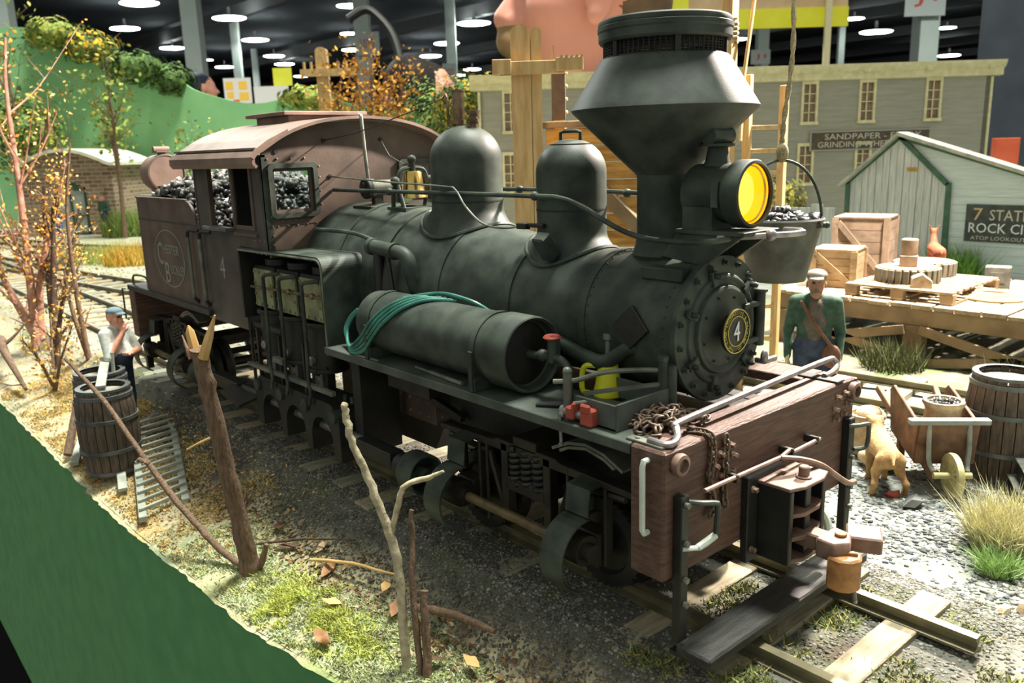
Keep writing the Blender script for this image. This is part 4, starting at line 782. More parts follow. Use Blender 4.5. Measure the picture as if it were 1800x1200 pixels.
# bunker
def bside(y0, y1):
    p = [(-8.47, 1.263), (-6.46, 1.263), (-6.46, 2.16), (-6.5, 2.2)]+[(-6.82+.3*math.cos(a), 2.14+.3*math.sin(a)) for a in np.linspace(.2, PI/2, 7)]+[(-8.47, 2.44)]
    return B().prism(p, 'y', y0, y1)
bu = part('bunker_side', bside(-1.0, -.975), 'cab_brown', label='brown bunker side with a faded round emblem')
part('bunker_side', bside(.975, 1.0), 'cab_brown')
part('bunker_rear', B().bx(-8.47, -8.445, -.975, .975, 1.263, 2.44), 'cab_brown')
part('bunker_seam', B().bx(-8.47, -6.5, -1.006, -.999, 2.165, 2.18), 'black', bu)
part('bunker_lip', B().bx(-8.49, -6.8, -1.012, -.965, 2.432, 2.452), 'cab_brown', bu, bevel=.004)
em = B(); n = 56
em.add([(-7.5+.50*math.cos(t), -1.004, 1.735+.345*math.sin(t)) for t in np.linspace(0, 2*PI, n, False)]+[(-7.5+.482*math.cos(t), -1.004, 1.735+.332*math.sin(t)) for t in np.linspace(0, 2*PI, n, False)], [(i, (i+1) % n, n+(i+1) % n, n+i) for i in range(n)])
part('emblem_ring', em, 'lettering', bu)
for tx, x, z, h, w in (('C', -7.8, 1.78, .27, .17), ('B', -7.6, 1.56, .25, .15), ('HESTER', -7.42, 1.845, .11, .52), ('UCKLEY', -7.26, 1.61, .11, .45)):
    lettering('emblem_lettering', tx, 'lettering', (x, -1.003, z), (1, 0, 0), (0, 0, 1), h, w, bu)
for x in (-6.69, -6.35):
    gi = part('cab_grab_iron', B().tube([(x, -1.05, 2.04), (x, -1.05, 1.36)], .02), 'pale_metal', label='pale cab grab iron')
    part('grab_iron_end', B().tube([(x+.0, -1.05, 2.04), (x+.01, -1.05, 2.1), (x+.06, -1.04, 2.12), (x+.22, -1.0, 2.12)], .02), 'black_dark', gi)
    part('grab_iron_end', B().tube([(x, -1.05, 1.36), (x, -1.0, 1.3)], .02), 'black_dark', gi)
# rear lamp on the bunker
rl = part('rear_headlight', B().lathe([(.02, 0), (.225, 0), (.235, -.03), (.235, -.32), (.2, -.36)], (-8.5, -.57, 2.72), (1, 0, 0), 40).prism([(-.67, 2.45), (-.47, 2.45), (-.43, 2.56), (-.71, 2.56)], 'x', -8.8, -8.5), 'roof_brown', sharp=40, label='tan round back of the rear headlight')
part('lamp_chimney', B().cyl((-8.62, -.57, 2.94), (-8.62, -.57, 2.99), .05).bx(-8.72, -8.52, -.66, -.48, 2.985, 3.0).cyl((-8.62, -.67, 3.02), (-8.62, -.47, 3.02), .04), 'roof_brown', rl, sharp=40)
part('lamp_rim', B().lathe([(.215, 0), (.24, -.005), (.242, .012), (.222, .016)], (-8.5, -.57, 2.72), (1, 0, 0), 40, cap=False), 'cab_brown', rl)
part('lamp_shelf', B().bx(-8.95, -8.3, -.85, -.3, 2.425, 2.45), 'roof_brown', rl, bevel=.006)
part('fill_pipe', B().tube(smooth_path([(-8.2, -.2, 2.4), (-8.2, -.25, 2.6), (-8.1, -.35, 2.66), (-7.95, -.4, 2.58), (-7.9, -.4, 2.4)], 5), .03), 'roof_brown', rl)
# cylinder housing
hp = [(-5.4, 1.995), (-3.79, 2.015)]+[(-3.79+.09*math.cos(a), 1.925+.09*math.sin(a)) for a in np.linspace(PI/2, 0, 9)][1:]+[(-3.695, 1.19)]
hs = part('cylinder_hood', B().strip(hp, 'y', -1.03, -.44, .018), 'black', sharp=60, label='sheet metal hood over the three cylinders')
part('hood_trim', B().tube([(x, -1.03, z-.005) for x, z in hp], .012, 6), 'pale_metal', hs)
part('hood_back', B().bx(-5.42, -5.38, -1.03, -.5, 1.3, 2.0).bx(-5.4, -3.7, -.5, -.46, 1.0, 2.0), 'black_dark', hs)
for i, x in enumerate((-5.12, -4.63, -4.14)):
    cy = part('cylinder', B().bx(x-.22, x+.22, -.9, -.55, 1.4, 1.83).cyl((x, -.8, .95), (x, -.8, 1.4), .17, n=24).cyl((x, -.8, 1.36), (x, -.8, 1.40), .2, n=24).cyl((x, -.8, .93), (x, -.8, .97), .19, n=24).cyl((x, -.8, .5), (x, -.8, .95), .028).cyl((x, -.72, 1.83), (x, -.72, 1.9), .15, n=20), 'black_dark', bevel=.006, label='vertical steam cylinder')
    part('chest_cover', B().bx(x-.2, x+.2, -.925, -.9, 1.42, 1.8), 'olive_plate', cy, bevel=.004, label='olive steam chest cover')
    bo = B()
    for dx in (-.17, -.06, .06, .17):
        for z in (1.45, 1.77): bo.cyl((x+dx, -.925, z), (x+dx, -.938, z), .013, n=6)
    for dz in (1.55, 1.66): bo.cyl((x-.17, -.925, dz), (x-.17, -.938, dz), .013, n=6).cyl((x+.17, -.925, dz), (x+.17, -.938, dz), .013, n=6)
    part('chest_bolts', bo, 'olive_plate', cy, kind='stuff')
    part('connecting_rod', B().bar((x, -.86, .95), (x+.08*(i-1), -.9, .42), .06, .04).cyl((x, -.92, .93), (x, -.78, .93), .05).bar((x-.11, -.98, 1.2), (x-.11, -.98, .62), .035), 'underframe', cy)
    part('crosshead', B().box((x, -.86, .86), (.14, .12, .16)).cyl((x, -.93, .86), (x, -.9, .86), .04).cyl((x+.02, -.95, 1.05), (x+.02, -1.0, 1.05), .045), 'steel', cy, bevel=.008)
    part('crosshead_guide', B().bx(x-.15, x-.11, -.9, -.82, .5, 1.0).bx(x+.11, x+.15, -.9, -.82, .5, 1.0), 'black_dark', cy)
for x in (-4.83, -4.5, -4.05):
    part('valve_lever', B().tube(smooth_path([(x+.14, -.95, 1.80), (x+.05, -1.04, 1.79), (x, -1.05, 1.76), (x, -1.05, 1.7), (x-.02, -1.04, 1.2), (x-.02, -1.05, .9), (x+.02, -1.06, .78), (x-.04, -1.05, .66)], 4), .018), 'black', label='bent valve gear rod')
part('reach_rod', B().tube([(-5.3, -.97, 1.62), (-4.3, -.985, 1.66), (-3.78, -.99, 1.665)], .014).sph((-4.45, -.98, 1.655), .03).sph((-3.98, -.99, 1.665), .03), 'bronze')
cc = [(-5.35, .62), (-5.2, .72), (-3.75, .72), (-3.62, .6), (-3.62, .2), (-3.72, .2)]
for x in (-3.95, -4.47, -4.99):
    cc += [(x+.2*math.cos(a), .34+.22*math.sin(a)) for a in np.linspace(0, PI, 11)]; cc += [(x-.2, .2), (x-.3, .2)] if x > -4.9 else [(x-.2, .2)]
cc += [(-5.3, .2)]
ck = part('crank_case', B().prism(cc, 'y', -1.02, -.7), 'black_dark', label='black crankshaft bearing casting with three arches')
part('crank_shaft', B().cyl((-5.6, -.9, .43), (-3.4, -.9, .43), .05), 'steel', ck)
for x in (-3.7, -4.22, -4.73, -5.25): part('bearing_cap', B().cyl((x, -1.05, .62), (x, -.9, .62), .06).cyl((x-.06, -.86, .72), (x-.06, -.86, .78), .02).cyl((x+.06, -.86, .72), (x+.06, -.86, .78), .02), 'black', ck)
part('crank_ties', B().bar((-5.4, -1.03, .82), (-3.65, -1.03, .84), .04).bar((-4.75, -1.04, .98), (-4.55, -1.04, .97), .05), 'pale_metal', ck)
part('cab_step', B().box((-5.75, -.98, .42), (.5, .34, .03), (.25, .12, 0)).bar((-5.7, -.85, .45), (-5.7, -.85, 1.18), .03), 'underframe', bevel=.004)
fb = part('firebox', B().bx(-4.6, -3.0, -.42, .42, .55, 1.3), 'cab_brown', bevel=.01, label='riveted brown firebox')
rv = B()
for x in np.arange(-4.5, -3.0, .14):
    for z in np.arange(.62, 1.25, .12): rv.sph((x, -.42, z), .014, 6, 4)
for y in np.arange(-.35, .4, .14):
    for z in np.arange(.62, 1.25, .12): rv.sph((-3.0, y, z), .014, 6, 4)
part('stay_bolts', rv, 'pale_metal', fb, kind='stuff')
part('ash_pan', B().prism([(-4.5, .3), (-3.1, .3), (-2.95, .55), (-4.6, .55)], 'y', -.36, .36), 'underframe', fb)
part('dark_filler_block', B().bx(-2.95, -.3, -.3, .3, .6, 1.19).bx(-2.6, -.5, -.44, .44, .66, .9), 'black_dark')  # dark block added to close off the bright ground seen under the boiler
part('frame_hanger', B().bx(-3.55, -3.42, -.9, -.5, .3, 1.2), 'black_dark', bevel=.006)
part('equalizer', B().bx(-3.2, -2.6, -.75, -.5, .95, 1.05).bar((-3.3, -.6, 1.0), (-2.5, -.5, .75), .06), 'underframe')
# trucks
wheel = B().lathe([(.02, -.05), (.06, -.05), (.07, -.02), (.26, -.01), (.28, -.03), (.335, -.035), (.345, -.02), (.33, .0), (.325, .06), (.29, .065), (.28, .04), (.07, .045), (.06, .07), (.02, .07)], d=(0, -1, 0), n=40).mesh('wheel', 0, 25); wheel.materials.append(MATS['underframe'])
gb = B().lathe([(.2, -.01), (.3, -.01), (.3, .05), (.22, .06), (.2, .03)], d=(0, -1, 0), n=40)
for i in range(36):
    a = 2*PI*i/36; gb.box((.3*math.cos(a), -.02, .3*math.sin(a)), (.03, .06, .018), Matrix.Rotation(-a, 3, 'Y'))
gear = gb.mesh('ring_gear'); gear.materials.append(MATS['black_dark'])
spring = B().tube([(.05*math.cos(t), .05*math.sin(t), .028*t/2/PI*1.15) for t in np.linspace(0, 2*PI*6, 72)], .014, 6).mesh('spring'); spring.materials.append(MATS['black_dark'])
def truck(xc, label):
    t = part('truck_frame', B().prism([(xc-.98, .78), (xc-.98, .82), (xc-.35, .84), (xc-.3, .86), (xc+.3, .86), (xc+.35, .84), (xc+.98, .82), (xc+.98, .78)], 'y', -.80, -.70).prism([(xc-.98, .78), (xc-.98, .82), (xc+.98, .82), (xc+.98, .78)], 'y', .7, .8).bx(xc-.2, xc+.2, -.8, .8, .5, .6).bx(xc-.12, xc+.12, -.8, .8, .84, .92), 'underframe', bevel=.006, label=label)
    part('arch_bar', B().tube([(xc-.9, -.76, .74), (xc-.42, -.76, .72), (xc-.25, -.76, .28), (xc+.25, -.76, .28), (xc+.42, -.76, .72), (xc+.9, -.76, .74)], .025, 6), 'underframe', t)
    for dx in (-.22, .22): part('column', B().bx(xc+dx-.035, xc+dx+.035, -.8, -.72, .26, .84), 'underframe', t, bevel=.005)
    for dx in (-.12, 0, .12): link('spring', spring, t, (xc+dx, -.76, .56), (0, 0, dx*9), (1, 1, 1.4))
    for dx in (-.42, .42): part('tie_rod', B().cyl((xc+dx, -.79, .2), (xc+dx, -.79, .84), .014), 'underframe', t)
    part('leaf_spring', B().strip([(xc+.35, .96), (xc+.5, 1.03), (xc+.65, 1.055), (xc+.8, 1.03), (xc+.95, .96)], 'y', -.86, -.76, .02).strip([(xc+.42, .96), (xc+.5, 1.0), (xc+.65, 1.03), (xc+.8, 1.0), (xc+.88, .96)], 'y', -.86, -.76, .02), 'pale_metal', t)
    for dx in (-.63, .63):
        X = xc+dx
        for s in (-1, 1): link('wheel', wheel, t, (X, s*.5, .335), (0, 0, 0 if s < 0 else PI))
        part('axle', B().cyl((X, -.8, .335), (X, .8, .335), .055), 'underframe', t)
        part('journal_box', B().box((X, -.78, .36), (.2, .14, .24)).bx(X-.13, X-.1, -.8, -.72, .24, .8).bx(X+.1, X+.13, -.8, -.72, .24, .8), 'underframe', t, bevel=.01)
        link('ring_gear', gear, t, (X, -.62, .335))
        sh = part('gear_guard', B().strip([(-.74, .80), (-.90, .79), (-.92, .62)]+[(-.92+.235*math.cos(a), .36+.24*math.sin(a)) for a in np.linspace(1.45, 4.4, 16)], 'x', X-.1, X+.1, -.012), 'black', t, sharp=60, label='curved sheet gear guard')
        part('pinion', B().cyl((X-.07, -.94, .4), (X+.1, -.94, .4), .1, n=20).cyl((X+.1, -.94, .4), (X+.16, -.94, .4), .06, n=16), 'underframe', t)
    part('line_shaft', B().cyl((xc-.95, -.94, .4), (xc+.75, -.94, .4), .036, n=12), 'shaft_brown', t)
    part('brake_beam', B().bar((xc-.3, -.6, .4), (xc-.3, .6, .4), .07).bar((xc+.3, -.6, .4), (xc+.3, .6, .4), .07), 'underframe', t)
    return t
truck(-1.42, 'front geared truck'); truck(-8.15, 'rear geared truck')
dsx = part('drive_shaft', B().cyl((-3.45, -.92, .42), (-2.72, -.94, .41), .055, n=4).bx(-3.4, -2.85, -1.0, -.86, .36, .49).cyl((-2.78, -.94, .41), (-2.7, -.94, .41), .1), 'black_dark', bevel=.006)
part('universal_joint', B().lathe([(.05, -.09), (.13, -.1), (.16, -.1), (.165, -.09), (.165, .09), (.155, .1), (.14, .09), (.13, -.03), (.06, -.03), (.05, .12)], (-2.52, -.94, .41), (1, 0, 0), 24).bar((-2.52, -1.1, .41), (-2.52, -.78, .41), .06), 'black', dsx, sharp=40)
dsx = part('drive_shaft', B().cyl((-7.1, -.94, .4), (-5.5, -.9, .43), .055, n=12).bx(-6.6, -5.9, -.99, -.85, .35, .49), 'black_dark', bevel=.006)
part('universal_joint', B().lathe([(.05, -.1), (.13, -.1), (.15, -.06), (.15, .04), (.12, .08), (.06, .1)], (-7.05, -.94, .4), (1, 0, 0), 24), 'black', dsx, sharp=40)
# coal in the bunker
def bunk(n, rs):
    x = rs.uniform(-8.35, -5.95, n); y = rs.uniform(-.93, .93, n); z = 2.30+.40*np.exp(-((x+7.45)/.7)**2)*(1-.4*(y)**2)-np.clip((x+6.95)*1.1, 0, 1.2)
    return np.stack([x, y, z+rs.uniform(-.05, .03, n)], 1)
V, F_, cl = lumps(2600, bunk, .025, .062, [lin(86, 84, 81), lin(140, 135, 128), lin(56, 56, 56)], 3)
mat('coal_attr', WH, S(150, 150, 150), .45, attr=True, scale=20, spec=.45)
tag(mass('bunker_coal', V, F_, cl, 'coal_attr'), 'heaped black coal filling the locomotive bunker', 'coal', kind='stuff')
cb = B(); g = 16
xs = np.linspace(-8.43, -5.95, g); ys = np.linspace(-.96, .96, g)
cb.add([(x, y, 2.24+.38*math.exp(-((x+7.45)/.7)**2)*(1-.4*y*y)-min(max((x+6.95)*1.1, 0), 1.2)) for x in xs for y in ys], [(i*g+j, (i+1)*g+j, (i+1)*g+j+1, i*g+j+1) for i in range(g-1) for j in range(g-1)])
part('coal_bed', cb, 'coal')
# ---------------------------------------------------------------- loose things carried on the locomotive
def torus_link(r, w, t, n=14, k=6):
    b = B(); pts = []
    for i in range(n):
        a = 2*PI*i/n; pts.append((r*math.cos(a)+(w if math.cos(a) > 0 else -w), r*math.sin(a), 0))
    return b.tube(pts, t, k, True)
lk = torus_link(.024, .014, .0085).mesh('link', 0, 80); lk.materials.append(MATS['chain_rust'])
ch = thing('chain', 'heap of rusty chain piled on the running board by the front beam', 'chain', (-.33, -.66, 1.263))
rs = np.random.RandomState(11)
p = np.array([-.02, -.2]); ang = 0
for i in range(130):
    ang += rs.uniform(-.9, .9); q = p+.045*np.array([math.cos(ang), math.sin(ang)])
    if abs(q[0])*1.5 > .26 or abs(q[1]) > .24: ang = math.atan2(-p[1], -p[0]); q = p+.045*np.array([math.cos(ang), math.sin(ang)])
    p = q; zz = .012+.085*max(0, 1-((p[0]/.2)**2+(p[1]/.26)**2))*rs.uniform(.4, 1)
    link('link', lk, ch, (p[0], p[1], zz), (rs.uniform(-.5, .5)+(PI/2 if i % 2 else 0), rs.uniform(-.35, .35), ang))
ch2 = thing('chain', 'short rusty chain hanging down the front beam face', 'chain', (0, -.66, .85))
pts = smooth_path([(-.12, -.02, .42), (-.04, .0, .43), (.015, .01, .41), (.02, .02, .3), (.025, -.01, .16), (.03, .03, 0), (.035, .0, -.05)], 5)
for i in range(len(pts)-1):
    d = (pts[i+1]-pts[i]).normalized(); link('link', lk, ch2, (pts[i]+pts[i+1])/2, (d.to_track_quat('X', 'Z') @ Euler((PI/2*(i % 2), 0, 0)).to_quaternion()).to_euler(), .8)
ch3 = thing('chain', 'second rusty chain strand hanging beside the front beam bolts', 'chain', (0, -.52, .8))
for i in range(12): link('link', lk, ch3, (.025, .006*math.sin(i*1.3), .42-.036*i), (0, PI/2, PI/2*(i % 2)), .8)
# oil can
oc = thing('oil_can', 'bright yellow oil can with a tall spout in the tool tray', 'oil can', (-.96, -.44, 1.263), 0, None, 1.18)
B().lathe([(.085, 0), (.088, .01), (.075, .06), (.055, .19), (.052, .2)], n=24).build('can_body', 'yellow_can', oc, sharp=40)
B().lathe([(.024, .2), (.019, .21), (.017, .32), (.03, .325), (.028, .35), (.02, .355)], n=12).build('spout', 'pale_metal', oc)
B().tube(smooth_path([(-.03, -.04, .17), (-.09, -.08, .17), (-.11, -.095, .13), (-.105, -.1, .03), (-.08, -.07, .01)], 4), .016, 8).build('handle', 'yellow_can', oc)
# vise clamped to the running board edge
vi = thing('bench_vise', 'small red vise clamped to the running board edge', 'vise', (-.6, -.99, 1.263))
B().bx(-.06, .04, -.04, .06, 0, .11).bx(-.05, .03, -.05, -.02, .08, .14).build('fixed_jaw', 'red_iron', vi, bevel=.012)
B().bx(-.17, -.1, -.05, .05, .02, .1).bx(-.12, -.1, -.05, .05, .08, .13).build('moving_jaw', 'red_iron', vi, bevel=.012)
B().cyl((-.24, 0, .05), (-.04, 0, .05), .03).sph((-.22, -.02, .03), .028).build('vise_screw', 'steel', vi)
B().tube([(-.12, -.02, .12), (-.02, .05, .14)], .012).build('vise_bar', 'pale_metal', vi)
B().cyl((-.22, -.04, .02), (-.2, -.05, -.14), .011).cyl((-.2, -.05, -.14), (-.2, -.05, -.155), .017).build('vise_handle', 'steel', vi)
# hose draped over the air tank
hb = B(); c = Vector((0, -.775, 1.535))
def on_tank(x, a, r=.262): return (x, -.775+r*math.cos(a), 1.535+r*math.sin(a))
for j in range(4):
    o = .05*j
    pts = [on_tank(-2.45+o*1.3, 1.25), on_tank(-2.62+o*1.3, 1.8), on_tank(-2.78+o*1.2, 2.35), on_tank(-2.95+o*1.1, 2.95), on_tank(-3.1+o, 3.45, .268), (-3.22+o*.9, -1.015-.008*j, 1.38-.018*j), (-3.34+o*.4, -1.0-.01*j, 1.312-.012*j), (-3.47+o*.1, -.955, 1.318-.01*j), (-3.56-.012*j, -.9, 1.40), (-3.54-.015*j, -.86, 1.5), (-3.45-.01*j, -.83, 1.59)]
    hb.tube(smooth_path(pts, 6), .0145, 8)
hb.tube(smooth_path([on_tank(-2.7, 1.95), on_tank(-2.55, 1.5, .275), on_tank(-2.35, 1.35, .30), on_tank(-2.1, 1.15, .28), on_tank(-2.0, .8)], 6), .0155, 8)
tag(hb.build('hose', 'hose_teal'), 'teal rubber hose looped over the back of the air tank', 'hose')
tag(B().tube([(-2.5, -.93, 1.275), (-2.3, -.95, 1.278), (-2.27, -.955, 1.28)], .012).tube([(-2.27, -.955, 1.28), (-1.84, -.99, 1.28)], .016, 8).build('pry_bar', 'pale_metal'), 'thin pale pry bar lying under the air tank', 'bar')
tag(B().bar((-1.12, -.95, 1.275), (-.86, -.78, 1.29), .032, .02).build('wrench', 'black_dark', bevel=.004), 'dark flat iron bar leaning on the tray post', 'bar')
tag(B().tube([(-3.3, -1.03, 1.268), (-3.2, -1.03, 1.268), (-3.05, -1.02, 1.268), (-2.9, -1.01, 1.268)], [.008, .016, .016, .01], 8).build('hand_tool', 'pale_metal', scale=(1, 1, 1)), 'flat pale tool lying under the teal hose', 'tool')
# ---------------------------------------------------------------- right side: coaling hoist, platform, shed, warehouse, yard things
# hanging coal bucket
bk = thing('coal_bucket', 'dark metal bucket of coal hanging from a rope beside the headlight', 'bucket', (-1.06, 1.74, 1.76), -.72)
B().lathe([(.2, 0), (.225, 0), (.345, .49), (.355, .5), (.345, .515), (.33, .5), (.22, .03), (.02, .03)], n=40).build('bucket_shell', 'bucket_metal', bk, sharp=40)
B().tube([(-.0+.0*math.cos(a), .345*math.cos(a), .47+.5*math.sin(a)) for a in np.linspace(0, PI, 25)], .012, 8).build('bail', 'black', bk)
for s in (-1, 1): B().cyl((0, s*.335, .44), (0, s*.385, .44), .025).sph((0, s*.39, .44), .028).build('bail_ear', 'black', bk)
def inb(n, rs): a = rs.uniform(0, 6.28, n); r = .31*np.sqrt(rs.rand(n)); return np.column_stack([-1.06+r*np.cos(a), 1.74+r*np.sin(a), 2.22+.08*(1-r/.31)+rs.uniform(-.02, .03, n)])
V, F_, c = lumps(130, inb, .03, .06, [lin(22, 22, 23), lin(36, 36, 37)], 31)
tag(mass('bucket_coal', V, F_, c, 'coal_attr'), 'shiny coal lumps heaped in the hanging bucket', 'coal', kind='stuff')
def twist(pts, r, t=.02, n=10):
    b = B(); pts = smooth_path(pts, 12)
    for s in (0, PI): b.tube([p+Vector((math.cos(i*.9+s), math.sin(i*.9+s), 0))*r*.45 for i, p in enumerate(pts)], r*.75, 6)
    return b
tag(twist([(-1.06, 1.74, 2.74), (-1.07, 1.76, 3.0), (-1.1, 1.9, 3.6), (-1.22, 2.05, 4.3), (-1.3, 2.15, 5.05)], .02).sph((-1.06, 1.74, 2.79), (.05, .05, .08), 10, 8).build('rope', 'rope'), 'hairy hoist rope tied to the coal bucket handle', 'rope')
# hoist: mast and boom
ms = thing('hoist_mast', 'tall squared wooden hoist mast behind the smokestack', 'mast', (-3.25, 4.15, -.2))
B().bx(-.07, .07, -.07, .07, 0, 5.6).build('mast_timber', 'new_wood', ms, bevel=.01)
B().bar((0, 0, 5.3), (1.95, -2.0, 5.32), .12).build('boom', 'new_wood', ms)
lb = B()
for i in range(5): lb.tube([(.085*math.cos(a), .085*math.sin(a), 4.2+.05*i+.01*a) for a in np.linspace(0, 2*PI, 12)], .02, 6)
lb.build('rope_lashing', 'rope', ms)
tag(B().tube([(-3.1, 4.45, 4.9), (-3.12, 4.42, 4.45), (-3.08, 4.2, 3.6), (-3.0, 4.05, 2.9)], .022, 8).build('guy_pole', 'new_wood'), 'thin leaning guy stick beside the hoist ladder', 'pole')
# hoist ladder
ld = thing('hoist_ladder', 'tall new wood ladder standing beyond the headlight', 'ladder', (-2.95, 4.55, -.2))
for (x, y, h) in ((-.16, -.2, 3.85), (.12, .12, 3.72)): B().bx(x-.045, x+.045, y-.04, y+.04, 0, h).build('stile', 'new_wood', ld, bevel=.008)
for z in (.3, .7, 1.1, 1.5, 1.9, 2.3, 2.72, 2.98, 3.25): B().bar((-.16, -.2, z), (.12, .12, z), .045, .05).build('rung', 'new_wood', ld, bevel=.006)
# double post with cross arms
cpz = thing('coaling_hoist', 'pale double post with notched cross arm behind the domes', 'frame', (-4.6, 2.2, -.15), .86)
def round_post(x0, x1, y0, y1, h):
    r = (x1-x0)/2; return B().prism([(x0, 0), (x1, 0)]+[(x0+r+r*math.cos(a), h-r*.7+r*.7*math.sin(a)) for a in np.linspace(0, PI, 10)], 'y', y0, y1)
round_post(-.17, .045, -.12, .12, 4.37).build('post', 'new_wood', cpz, sharp=50); round_post(.055, .17, -.1, .12, 4.34).build('post', 'new_wood', cpz, sharp=50)
B().bx(-.3, .42, -.22, -.12, 3.84, 3.98).build('cross_arm', 'new_wood', cpz, bevel=.006)
B().bx(.32, .62, -.3, -.1, 3.86, 4.0).build('cross_arm_end', 'new_wood', cpz, bevel=.006)
B().bx(-.38, -.17, -.26, -.1, 3.84, 4.0).build('cross_arm_end', 'new_wood', cpz, bevel=.006)
B().bx(.29, .31, -.15, -.12, 3.98, 4.14).build('peg', 'new_wood', cpz)
for i in range(5): B().box((.38+.055*i, -.2, 4.005), (.03, .2, .03), (0, .5, 0)).build('notch_tooth', 'new_wood', cpz)
tp = thing('brown_topped_post', 'slim post with a dark brown sleeve beside the double post', 'post', (-4.75, 2.85, -.15), .86)
B().bx(-.07, .07, -.07, .07, 0, 3.98).build('post', 'new_wood', tp, bevel=.006)
B().bx(-.08, .08, -.08, .08, 3.36, 4.0).build('sleeve', 'brown_patch', tp, bevel=.006)
for i in range(4): B().sph((.085, -.05, 3.45+.15*i), .025, 8, 6).build('peg', 'new_wood', tp)
# coal chute of horizontal planks
cc_ = thing('coal_chute', 'orange brown planked wooden coal chute behind the sand dome', 'chute', (-4.2, 2.95, 0), .55)
for i in range(7): B().bx(-.62, .72, -.05, 0, 1.72+.2*i, 1.905+.2*i).build('plank', 'chute_wood', cc_, bevel=.008)
for i in range(7): B().bx(-.62, -.56, .0, .8, 1.72+.2*i, 1.905+.2*i).build('plank', 'chute_wood', cc_, bevel=.008)
B().bx(-.66, .76, -.1, .06, 3.115, 3.19).build('top_rail', 'frame_wood', cc_, bevel=.008)
B().bx(-.66, -.58, -.1, .85, 3.115, 3.19).build('top_rail', 'frame_wood', cc_, bevel=.008)
B().bar((-.1, -.12, 2.55), (.75, -.3, 1.75), .1, .16).build('chute_lip', 'frame_wood', cc_, bevel=.008)
for x in (-.5, .6): B().bx(x-.06, x+.06, .3, .42, -.2, 1.75).build('leg', 'frame_wood', cc_)
# loading platform
pf = thing('loading_platform', 'sunlit plank loading platform on cross-braced posts', 'platform', (0, 0, 0)); rs = random.Random(8)
x = -4.35; pls = []
while x < 3.4:
    w = rs.uniform(.27, .36); B().bx(x, x+w-.028, 6.98+rs.uniform(0, .07), 10.0, .60, .655+rs.uniform(0, .012)).build('deck_plank', 'deck_wood', pf, bevel=.008); x += w
B().bx(-4.35, 3.4, 7.06, 7.22, .36, .6).build('front_beam', 'frame_wood', pf, bevel=.01)
B().bx(-4.35, 3.4, 9.7, 9.86, .36, .6).build('rear_beam', 'frame_wood', pf, bevel=.01)
B().bx(-4.35, -4.2, 7.22, 9.7, .36, .6).build('side_beam', 'frame_wood', pf, bevel=.01)
for X in (-4.2, -2.15, .1, 2.4):
    for Y in (7.14, 9.78): B().bx(X-.13, X+.13, Y-.1, Y+.1, -.25, .36).build('post', 'frame_wood', pf, bevel=.01)
for a, c_ in (((-4.1, .3), (-2.25, -.12)), ((-4.1, -.1), (-2.25, .3)), ((-2.05, .32), (0, -.12)), ((-2.05, -.16), (0, .22)), ((.2, .3), (2.3, -.12)), ((.2, -.12), (2.3, .3))):
    B().bar((a[0], 7.02, a[1]), (c_[0], 7.02, c_[1]), .05, .13).build('brace', 'frame_wood', pf, bevel=.006)
for X in (-4.2, -2.15, .1): B().bar((X, 7.3, .32), (X, 9.6, -.1), .05, .12).build('brace', 'frame_wood', pf)
# pallet with two drums
pl = thing('pallet', 'wooden pallet carrying ring stacks on the platform', 'pallet', (-2.48, 8.05, .668), .02)
for i in range(8): B().bx(-.74, .74, -.88+.225*i, -.73+.225*i, .14, .175).build('top_slat', 'deck_wood', pl, bevel=.005)
for y in (-.82, 0, .82):
    for x in (-.66, 0, .66): B().bx(x-.09, x+.09, y-.06, y+.06, .03, .14).build('block', 'frame_wood', pl, bevel=.005)
for x in (-.66, 0, .66): B().bx(x-.08, x+.08, -.88, .88, 0, .03).build('bottom_slat', 'deck_wood', pl)
def ring_stack(label, c, r, n=26):
    t = thing('shingle_ring', label, 'drum', c, 0, 'round bundles on the pallet')
    B().lathe([(.02, .02), (r-.06, .02), (r-.06, .19), (r-.04, .21), (r*.55, .215), (.02, .21)], n=40).build('drum_top', 'deck_wood', t, sharp=30)
    me = B().box((0, 0, .1), (.07, .075, .2)).mesh('stave', .008); me.materials.append(MATS['stave_grey'])
    for i in range(n):
        a = 2*PI*i/n; link('stave', me, t, ((r-.03)*math.cos(a), (r-.03)*math.sin(a), 0), (0, 0, a))
    return t
ring_stack('front round bundle of upright staves on the pallet', (-2.62, 7.85, .843), .44); ring_stack('rear round bundle half hidden behind the front one', (-2.7, 8.6, .843), .44)
tag(B().box((0, 0, .08), (.24, .24, .16)).build('timber_block', 'crate_brown', None, (-2.62, 7.85, 1.06), (0, 0, .4), bevel=.01), 'square block in the middle of the front bundle', 'block')
tag(B().lathe([(.02, 0), (.11, 0), (.115, .02), (.115, .22), (.1, .235), (.02, .235)], n=20).build('timber_round', 'crate_brown', None, (-2.62, 7.85, 1.22), sharp=30), 'short round timber standing on the square block', 'block')
tag(B().prism([(-.13, 0), (.13, 0), (.13, .1), (0, .2), (-.13, .14)], 'y', -.1, .1).build('wood_wedge', 'deck_wood', None, (-2.22, 7.38, .843), (0, 0, .5), bevel=.01), 'pale wooden wedge at the pallet front', 'block')
